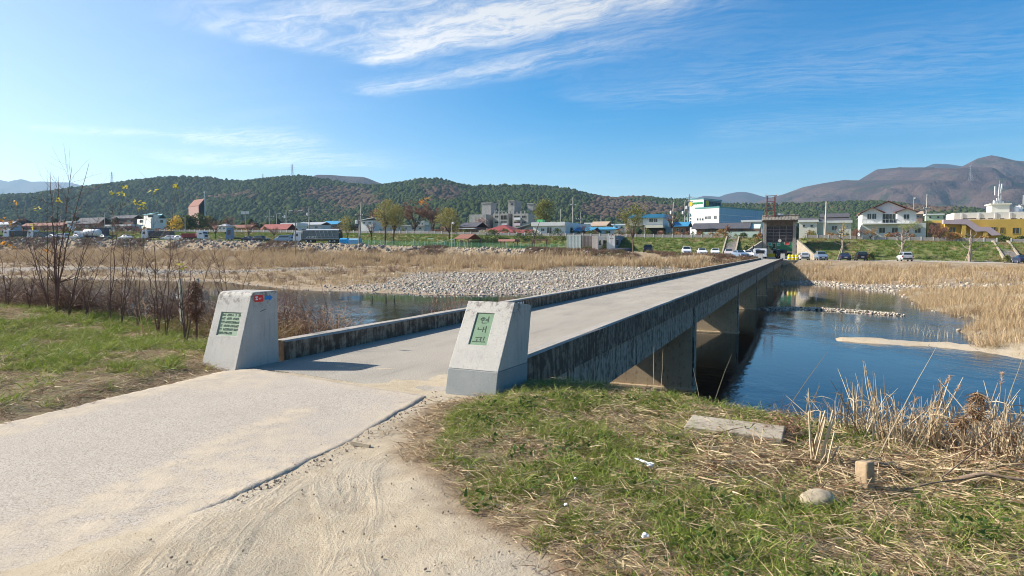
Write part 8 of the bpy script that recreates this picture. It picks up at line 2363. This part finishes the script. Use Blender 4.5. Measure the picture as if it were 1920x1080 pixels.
# where on the slope: (x along the hill, share of the height)
hx = FX / FY * F + 960; hv = HORIZ - (FZ - CAM_H) / FY * F
br = fbm(FX / 130 + 9, FY / 150, 3) * .7 - .34
for (u, v_, su, sv, a) in ((640, 370, 60, 14, 1.0), (840, 372, 60, 20, 1.2), (790, 356, 25, 10, .5), (270, 362, 40, 8, .45), (470, 376, 60, 10, .5), (1130, 395, 60, 16, .9), (1185, 375, 40, 6, 1.0), (1230, 400, 60, 16, .7), (700, 392, 60, 10, .6), (1560, 395, 120, 14, .45), (1740, 400, 60, 10, 1.2)):
    br = br + a * np.exp(-((hx - u) / su) ** 2 - ((hv - v_) / sv) ** 2)
for (u, v_, su, sv, a) in ((960, 365, 90, 12, 1.2), (330, 345, 120, 12, .8), (560, 345, 70, 10, .8), (840, 344, 60, 8, .7), (900, 385, 30, 14, .9), (1060, 390, 40, 20, .6), (1350, 390, 60, 10, .8)):
    br = br - a * np.exp(-((hx - u) / su) ** 2 - ((hv - v_) / sv) ** 2)
isb = br + nrg.normal(0, .09, npt) > .10
sel = (nrg.random(npt) < np.clip((FY - 560) / 120, 0, 1)) & (FZ > 2)
idx = np.where(isb, nrg.integers(3, 5, npt), nrg.integers(0, 3, npt))
rot = np.stack([nrg.normal(0, .05, npt), nrg.normal(0, .05, npt), nrg.uniform(0, 6.28, npt)], -1)
sc_ = nrg.uniform(.6, 1.3, npt)
scatter('forest', np.stack([FX, FY, FZ - .5], -1)[sel], rot[sel], sc_[sel], idx[sel], C_FOR, 'pine wood with patches of bare brown oaks covering the long low hill')
# loose woods between the village and the hill
npt = 2600
WX = nrg.uniform(-330, 420, npt); WY = nrg.uniform(270, 640, npt)
WX = WX * WY / 420
wm_ = (fbm(WX / 40, WY / 60, 3) > -.05)
WX, WY = WX[wm_], WY[wm_]; npt = len(WX)
scatter('treeline', np.stack([WX, WY, gz(WX, WY)], -1), np.stack([np.zeros(npt), np.zeros(npt), nrg.uniform(0, 6.28, npt)], -1), nrg.uniform(.35, .8, npt), np.where(fbm(WX / 70 + 5, WY / 70, 2) > .08, nrg.integers(0, 3, npt), nrg.integers(3, 5, npt)), C_FOR, 'loose woods and brown thickets between the village and the hill')

# garden shrubs and small trees right behind the levee fence
n_ = 520
t_ = nrg.uniform(tcol(-40, 440, 162), tcol(1960, 455, 162), n_); s_ = nrg.uniform(160.5, 166, n_); X, Y = SN * s_ + CS * t_, CS * s_ - SN * t_
kp = (fbm(X * .09 + 1, Y * .09, 2) > -.12) & ~((t_ > G0 - 2) & (t_ < G1 + 2)); X, Y = X[kp], Y[kp]; n_ = len(X)
def shrub(m_, seed):
    q = MB()
    for _ in range(150):
        d = rdir(0, 90); f_ = rnd.uniform(.3, 1) ** .5
        q.strip((d.x * .9 * f_, d.y * .9 * f_, d.z * 1.5 * f_), rdir(-10, 80), rnd.uniform(.18, .4), .10, .4, 2)
    return q.mesh('s%d' % seed, m_)
C_SHR = proto_collection('garden_shrubs', [shrub(L_BR, 0), shrub(L_GR, 1), shrub(L_YG2, 2), shrub(leaf_mat('brown_yellow_leaf', (.30, .17, .07), (.36, .24, .09)), 3)])
scatter('garden_shrubs', np.stack([X, Y, gz(X, Y)], -1), np.stack([np.zeros(n_), np.zeros(n_), nrg.uniform(0, 6.28, n_)], -1), nrg.uniform(.5, 1.35, n_), nrg.choice(4, n_, p=[.42, .22, .16, .2]), C_SHR, 'mixed brown and green garden shrubs along the back of the levee fence')

# pylons
M_PYL = mat('galvanised_steel', (.30, .31, .33), .6, .05)
def pylon(label, u, vt, vb, Y):
    p = PY(u, vb, Y); H_ = (vb - vt) / F * Y + 8
    R = thing('pylon', label, 'pylon', (p.x, p.y, p.z - 8))
    m_ = MB(); w_ = H_ * .09; n_ = 7
    def wd(q): return w_ * (1 - q) ** 1.3 + H_ * .012
    for sx in (-1, 1):
        for sy in (-1, 1): m_.tube([(sx * wd(i / n_), sy * wd(i / n_), H_ * i / n_) for i in range(n_ + 1)], H_ * .006, 4, False)
    for i in range(n_):
        a, b_ = i / n_, (i + 1) / n_
        for sy in (-1, 1):
            m_.tube([(-wd(a), sy * wd(a), H_ * a), (wd(b_), sy * wd(b_), H_ * b_)], H_ * .004, 3, False); m_.tube([(wd(a), sy * wd(a), H_ * a), (-wd(b_), sy * wd(b_), H_ * b_)], H_ * .004, 3, False)
    m_.build('tower', M_PYL, R)
    for q in (.68, .80, .92):
        L = H_ * (.16 - .05 * abs(q - .8) * 5)
        MB().tube([(-L, 0, H_ * q), (0, 0, H_ * (q + .03)), (L, 0, H_ * q)], H_ * .006, 4).build('crossarm', M_PYL, R)
for a in (('pylon on the left shoulder of the wooded hill', 210, 323, 346, 1250), ('pale pylon before the distant blue mountain at the left', 95, 346, 364, 1500), ('tall pylon on top of the middle of the wooded hill', 548, 308, 331, 1250), ('small pylon left of the tallest one on the hill top', 493, 326, 340, 1350), ('pylon on the slope of the right mountain', 1820, 311, 334, 1900)): pylon(*a)
# ------------------------------------------------------------------ far bank: reeds, stones, riprap, levee grass
def reed_clump(nb, h0, h1, wd, sp):
    m_ = MB()
    for _ in range(nb):
        a = rnd.uniform(0, 2 * pi); r = sp * sqrt(rnd.random())
        m_.strip((r * cos(a), r * sin(a), -.1), rdir(55, 88), rnd.uniform(h0, h1), wd, .10, 2)
    return m_
C_FREED = proto_collection('far_reeds', [reed_clump(30, .9, 1.7, .055, .7).mesh('a%d' % i, M_REED) for i in range(3)] + [reed_clump(26, .3, .8, .06, .7).mesh('b%d' % i, M_REED) for i in range(2)] + [thicket(12, .9, .6, .02).mesh('c', M_BRAM)])
def far_fields(X, Y):
    s, t = st(X, Y); sd = -sd_poly(s, t, FAR_ST)
    sa, gr_, gv, pv = zones(X, Y)
    return s, t, sd, gv, pv
n_ = 60000
X = nrg.uniform(-175, 110, n_); Y = nrg.uniform(28, 225, n_)
ok = np.abs(X) < Y * .82 + 3
X, Y = X[ok], Y[ok]
s, t, sd, gv, pv = far_fields(X, Y)
dens = sstep(sd, .4, 2.5) * (1 - sstep(s, 133.5, 136.5)) * (1 - .97 * sstep(gv, .15, .5))
dens = dens * np.where(t < -10, .7 + .3 * sstep(s, 100, 118), .55 + .45 * sstep(fbm(X * .1, Y * .1, 2), -.3, .1))
dens = dens * (1 - .8 * sstep(fbm(X * .11 + 5, Y * .2, 3), .22, .42))
kp = nrg.random(len(X)) < dens * .85
X, Y, s, t, sd = X[kp], Y[kp], s[kp], t[kp], sd[kp]
tall = np.where(t < -10, sstep(s, 98, 114), .75)
tall = np.where(sd < 3, tall * .5, tall)
idx = np.where(nrg.random(len(X)) < tall, nrg.integers(0, 3, len(X)), nrg.integers(3, 5, len(X)))
idx = np.where(nrg.random(len(X)) < np.where(t < -60, .16, .03), 5, idx)
m_ = len(X)
scatter('reed_bed', np.stack([X, Y, gz(X, Y)], -1), np.stack([nrg.normal(0, .1, m_), nrg.normal(0, .1, m_), nrg.uniform(0, 6.28, m_)], -1), nrg.uniform(.6, 1.1, m_) * np.where((t < -10) & (tall > .5), 1.25, .85) * (1 + .55 * fbm(X * .09, Y * .16, 3)).clip(.45, 1.5), idx, C_FREED, 'wide bed of dry golden reeds on the far bank')
C_DG = proto_collection('bank_grass', [reed_clump(40, .5, 1.15, .022, .5).mesh('a%d' % i, M_REED) for i in range(2)] + [reed_clump(34, .2, .6, .022, .45).mesh('b', leaf_mat('bleached_grass', (.52, .42, .26), (.60, .50, .33)))])
n_ = 9000
X = nrg.uniform(16, 60, n_); Y = nrg.uniform(27, 75, n_)
s, t = st(X, Y); sd = -sd_poly(s, t, FAR_ST)
kp = (nrg.random(n_) < sstep(sd + .8 * fbm(X * .5, Y * .5, 2), -.4, .6)) & (X < Y * .82 + 3)
X, Y = X[kp], Y[kp]; m_ = len(X)
scatter('bank_grass', np.stack([X, Y, np.maximum(gz(X, Y), WATER - .1)], -1), np.stack([nrg.normal(0, .2, m_), nrg.normal(0, .2, m_), nrg.uniform(0, 6.28, m_)], -1), nrg.uniform(.4, .85, m_) * (1 + .35 * fbm(X * .12, Y * .3, 2)), np.where(fbm(X * .15 + 2, Y * .4, 3) + nrg.normal(0, .15, m_) > .02, 2, nrg.integers(0, 2, m_)), C_DG, 'dry pale grass reaching down to the water on the right bank')
# cobbles
M_COB = leaf_mat('river_cobble', (.38, .32, .24), (.54, .47, .38), (.25, .21, .16), 0)
C_COB = proto_collection('cobbles', [rock_mesh('c%d' % i, M_COB, 1, (1, .8, .55), i + 40, .3) for i in range(4)])
n_ = 190000
X = nrg.uniform(-90, 75, n_); Y = nrg.uniform(34, 150, n_)
s, t, sd, gv, pv = far_fields(X, Y)
kp = (nrg.random(n_) < gv * .75 * (1 - sstep(Y, 100, 140) * .5)) & (sd > -.5) | ((gv > .8) & (seg_dist(X, Y, [(p.x, p.y) for p in BEACH_U])[0] < 1.3))
X, Y = X[kp], Y[kp]; m_ = len(X)
near_b = seg_dist(X, Y, [(p.x, p.y) for p in BEACH_U])[0] < 3
scatter('cobbles', np.stack([X, Y, gz(X, Y) + .03], -1), nrg.uniform(-.4, 6.2, (m_, 3)) * np.array([.1, .1, 1]), np.where(near_b, nrg.uniform(.07, .14, m_), nrg.lognormal(-2.4, .5, m_).clip(.05, .36)), nrg.integers(0, 4, m_), C_COB, 'pale rounded cobbles on the river bars')
# denser stones on the small bar in the water
nb_ = 620
q = nrg.random(nb_); seg = np.array([[p.x, p.y] for p in BEACH_U]); i_ = np.minimum((q * 3).astype(int), 2); f_ = q * 3 - i_
X = seg[i_, 0] * (1 - f_) + seg[i_ + 1, 0] * f_ + nrg.normal(0, .35, nb_); Y = seg[i_, 1] * (1 - f_) + seg[i_ + 1, 1] * f_ + nrg.normal(0, .55, nb_)
scatter('bar_stones', np.stack([X, Y, np.maximum(gz(X, Y), WATER - .02) + .02], -1), nrg.uniform(0, 6.2, (nb_, 3)) * np.array([.1, .1, 1]), nrg.uniform(.05, .13, nb_), nrg.integers(0, 4, nb_), C_COB, 'stones of the narrow gravel bar in the right water')
# riprap boulders along the front of the terrace
M_RIP = mat('riprap_stone', (.29, .25, .21), .9, .40, 1.2, stain=.7, stcol=(.16, .12, .10))
rip = [rock_mesh('boulder', M_RIP, 1, (1, .8, .7), i + 60, .42, True) for i in range(7)]
cnt = 0
tt = nrg.uniform(tcol(-20, 452, 138), tcol(1170, 474, 138), 1500)
ORD = np.argsort(nrg.random(1500))
RIPXY = []
for t_ in tt:
    if len(RIPXY) >= 280: break
    s_ = rnd.uniform(135.6, 139.2); x, y = xy(s_, t_)
    dd = fbm(np.array([x * .08]), np.array([y * .08]), 2)[0]
    if dd < -.25 or (t_ > -60 and rnd.random() < .55): continue
    RIPXY.append((x, y, rnd.uniform(.35, .75) * (1 if t_ < -50 else .75)))
for x, y, r_ in RIPXY:
    o = link('boulder', rip[rnd.randint(0, 6)], None, (x, y, gz1(x, y) + r_ * .15), (rnd.uniform(-.5, .5), rnd.uniform(-.5, .5), rnd.uniform(0, 6)), (r_, r_, r_))
    tag(o, 'grey boulder in the stone bank along the river side of the left terrace', 'boulder', 'boulders of the stone bank below the terrace')
n_ = 2600
t_ = nrg.uniform(tcol(-40, 452, 138), tcol(1180, 474, 138), n_); s_ = nrg.uniform(134.0, 139.3, n_); X, Y = SN * s_ + CS * t_, CS * s_ - SN * t_
scatter('riprap', np.stack([X, Y, gz(X, Y)], -1), nrg.uniform(0, 6.2, (n_, 3)), nrg.uniform(.12, .34, n_), nrg.integers(0, 4, n_), C_COB, 'small stones filling the riprap bank')
C_RW = proto_collection('riprap_weeds', [thicket(14, .8, .5, .02).mesh('a%d' % i, leaf_mat('rust_bramble', (.17, .085, .06), (.25, .14, .09), (.30, .22, .12), .1)) for i in range(2)] + [reed_clump(24, .4, 1.0, .06, .6).mesh('b', M_WEED)])
n_ = 5200
t_ = nrg.uniform(tcol(-40, 452, 138), tcol(1420, 480, 138), n_); s_ = nrg.uniform(133.5, 139.8, n_); X, Y = SN * s_ + CS * t_, CS * s_ - SN * t_
kp = (fbm(X * .12 + 3, Y * .12, 2) + np.where(t_ > -55, .35, .12) > .02); X, Y = X[kp], Y[kp]; n_ = len(X)
scatter('riprap_weeds', np.stack([X, Y, gz(X, Y)], -1), np.stack([np.zeros(n_), np.zeros(n_), nrg.uniform(0, 6.28, n_)], -1), nrg.uniform(.5, 1.1, n_), nrg.choice(3, n_, p=[.42, .42, .16]), C_RW, 'rust brown brambles and weeds growing through the stone bank')
# grass on the levee and the left terrace
M_LEV = leaf_mat('levee_grass', (.085, .165, .022), (.16, .25, .04), (.24, .20, .065), .25)
M_LEVD = leaf_mat('levee_straw', (.26, .18, .075), (.34, .24, .11), (.13, .16, .04), .2)
C_LEV = proto_collection('levee_tufts', [reed_clump(26, .18, .45, .07, .5).mesh('a%d' % i, M_LEV) for i in range(2)] + [reed_clump(22, .2, .5, .06, .5).mesh('b', M_LEVD)])
n_ = 26000
t_ = nrg.uniform(tcol(-30, 440, 150), tcol(1990, 470, 150), n_); s_ = nrg.uniform(139.6, 159, n_)
X, Y = SN * s_ + CS * t_, CS * s_ - SN * t_
sa, gr_, gv, pv = zones(X, Y)
dn = np.where(s_ > 147.3, 1.0, .5 * (t_ < -55)) * (1 - pv) * np.where((t_ > G0 - 1.0) & (t_ < G1 + 1.0), 0, 1)
kp = nrg.random(n_) < dn
X, Y, t_, s_ = X[kp], Y[kp], t_[kp], s_[kp]; n_ = len(X)
dry = fbm(X * .12, Y * .25, 3) + np.where(t_ > 5, .24, -.06) + np.where(s_ < 149, .05, 0) > .12
idx = np.where(dry & (nrg.random(n_) < .75), 2, nrg.integers(0, 2, n_))
scatter('levee_grass', np.stack([X, Y, gz(X, Y)], -1), np.stack([nrg.normal(0, .1, n_), nrg.normal(0, .1, n_), nrg.uniform(0, 6.28, n_)], -1), nrg.uniform(.6, 1.2, n_), idx, C_LEV, 'rough green grass with dry patches on the levee slope')
# dry tufts standing in the right water near the sandbar
for lab, u, v_ in (('left tuft of dry reeds standing in the water before the white reflections', 1714, 622), ('middle tuft of dry reeds standing in the water beside the sandbar', 1755, 632), ('sparse dry reeds standing in the water left of the tufts', 1586, 620)):
    p = PZ(u, v_, WATER); o = reed_clump(46, .5, 1.0, .016, .8).build('reed_tuft', leaf_mat('pale_reed', (.52, .44, .30), (.60, .52, .38)), None, loc=(p.x, p.y, WATER - .05)); tag(o, lab, 'reeds')
# bent stick in the water
p = PZ(1745, 662, WATER); o = MB().tube([(0, 0, -.2), (.03, 0, .25), (-.12, 0, .35), (-.05, 0, .42)], [.012, .01, .008, .006], 4).build('stick', M_BARK, None, loc=p); tag(o, 'thin bent stick poking out of the water below the sandbar', 'stick')

# ------------------------------------------------------------------ air
hz = bpy.data.materials.new('haze_air'); hz.use_nodes = True
hz.node_tree.nodes.clear(); k = N(hz.node_tree)
pvn = k.new('ShaderNodeVolumePrincipled')
pvn.inputs['Color'].default_value = (.50, .74, 1.0, 1); pvn.inputs['Density'].default_value = 0.85e-4; pvn.inputs['Anisotropy'].default_value = .3
oo = k.new('ShaderNodeOutputMaterial'); k.nt.links.new(pvn.outputs[0], oo.inputs['Volume'])
hb_ = MB().box(-9500, 9500, -1200, 10500, -6.5, 620).build('haze', hz); tag(hb_, None, kind='stuff')
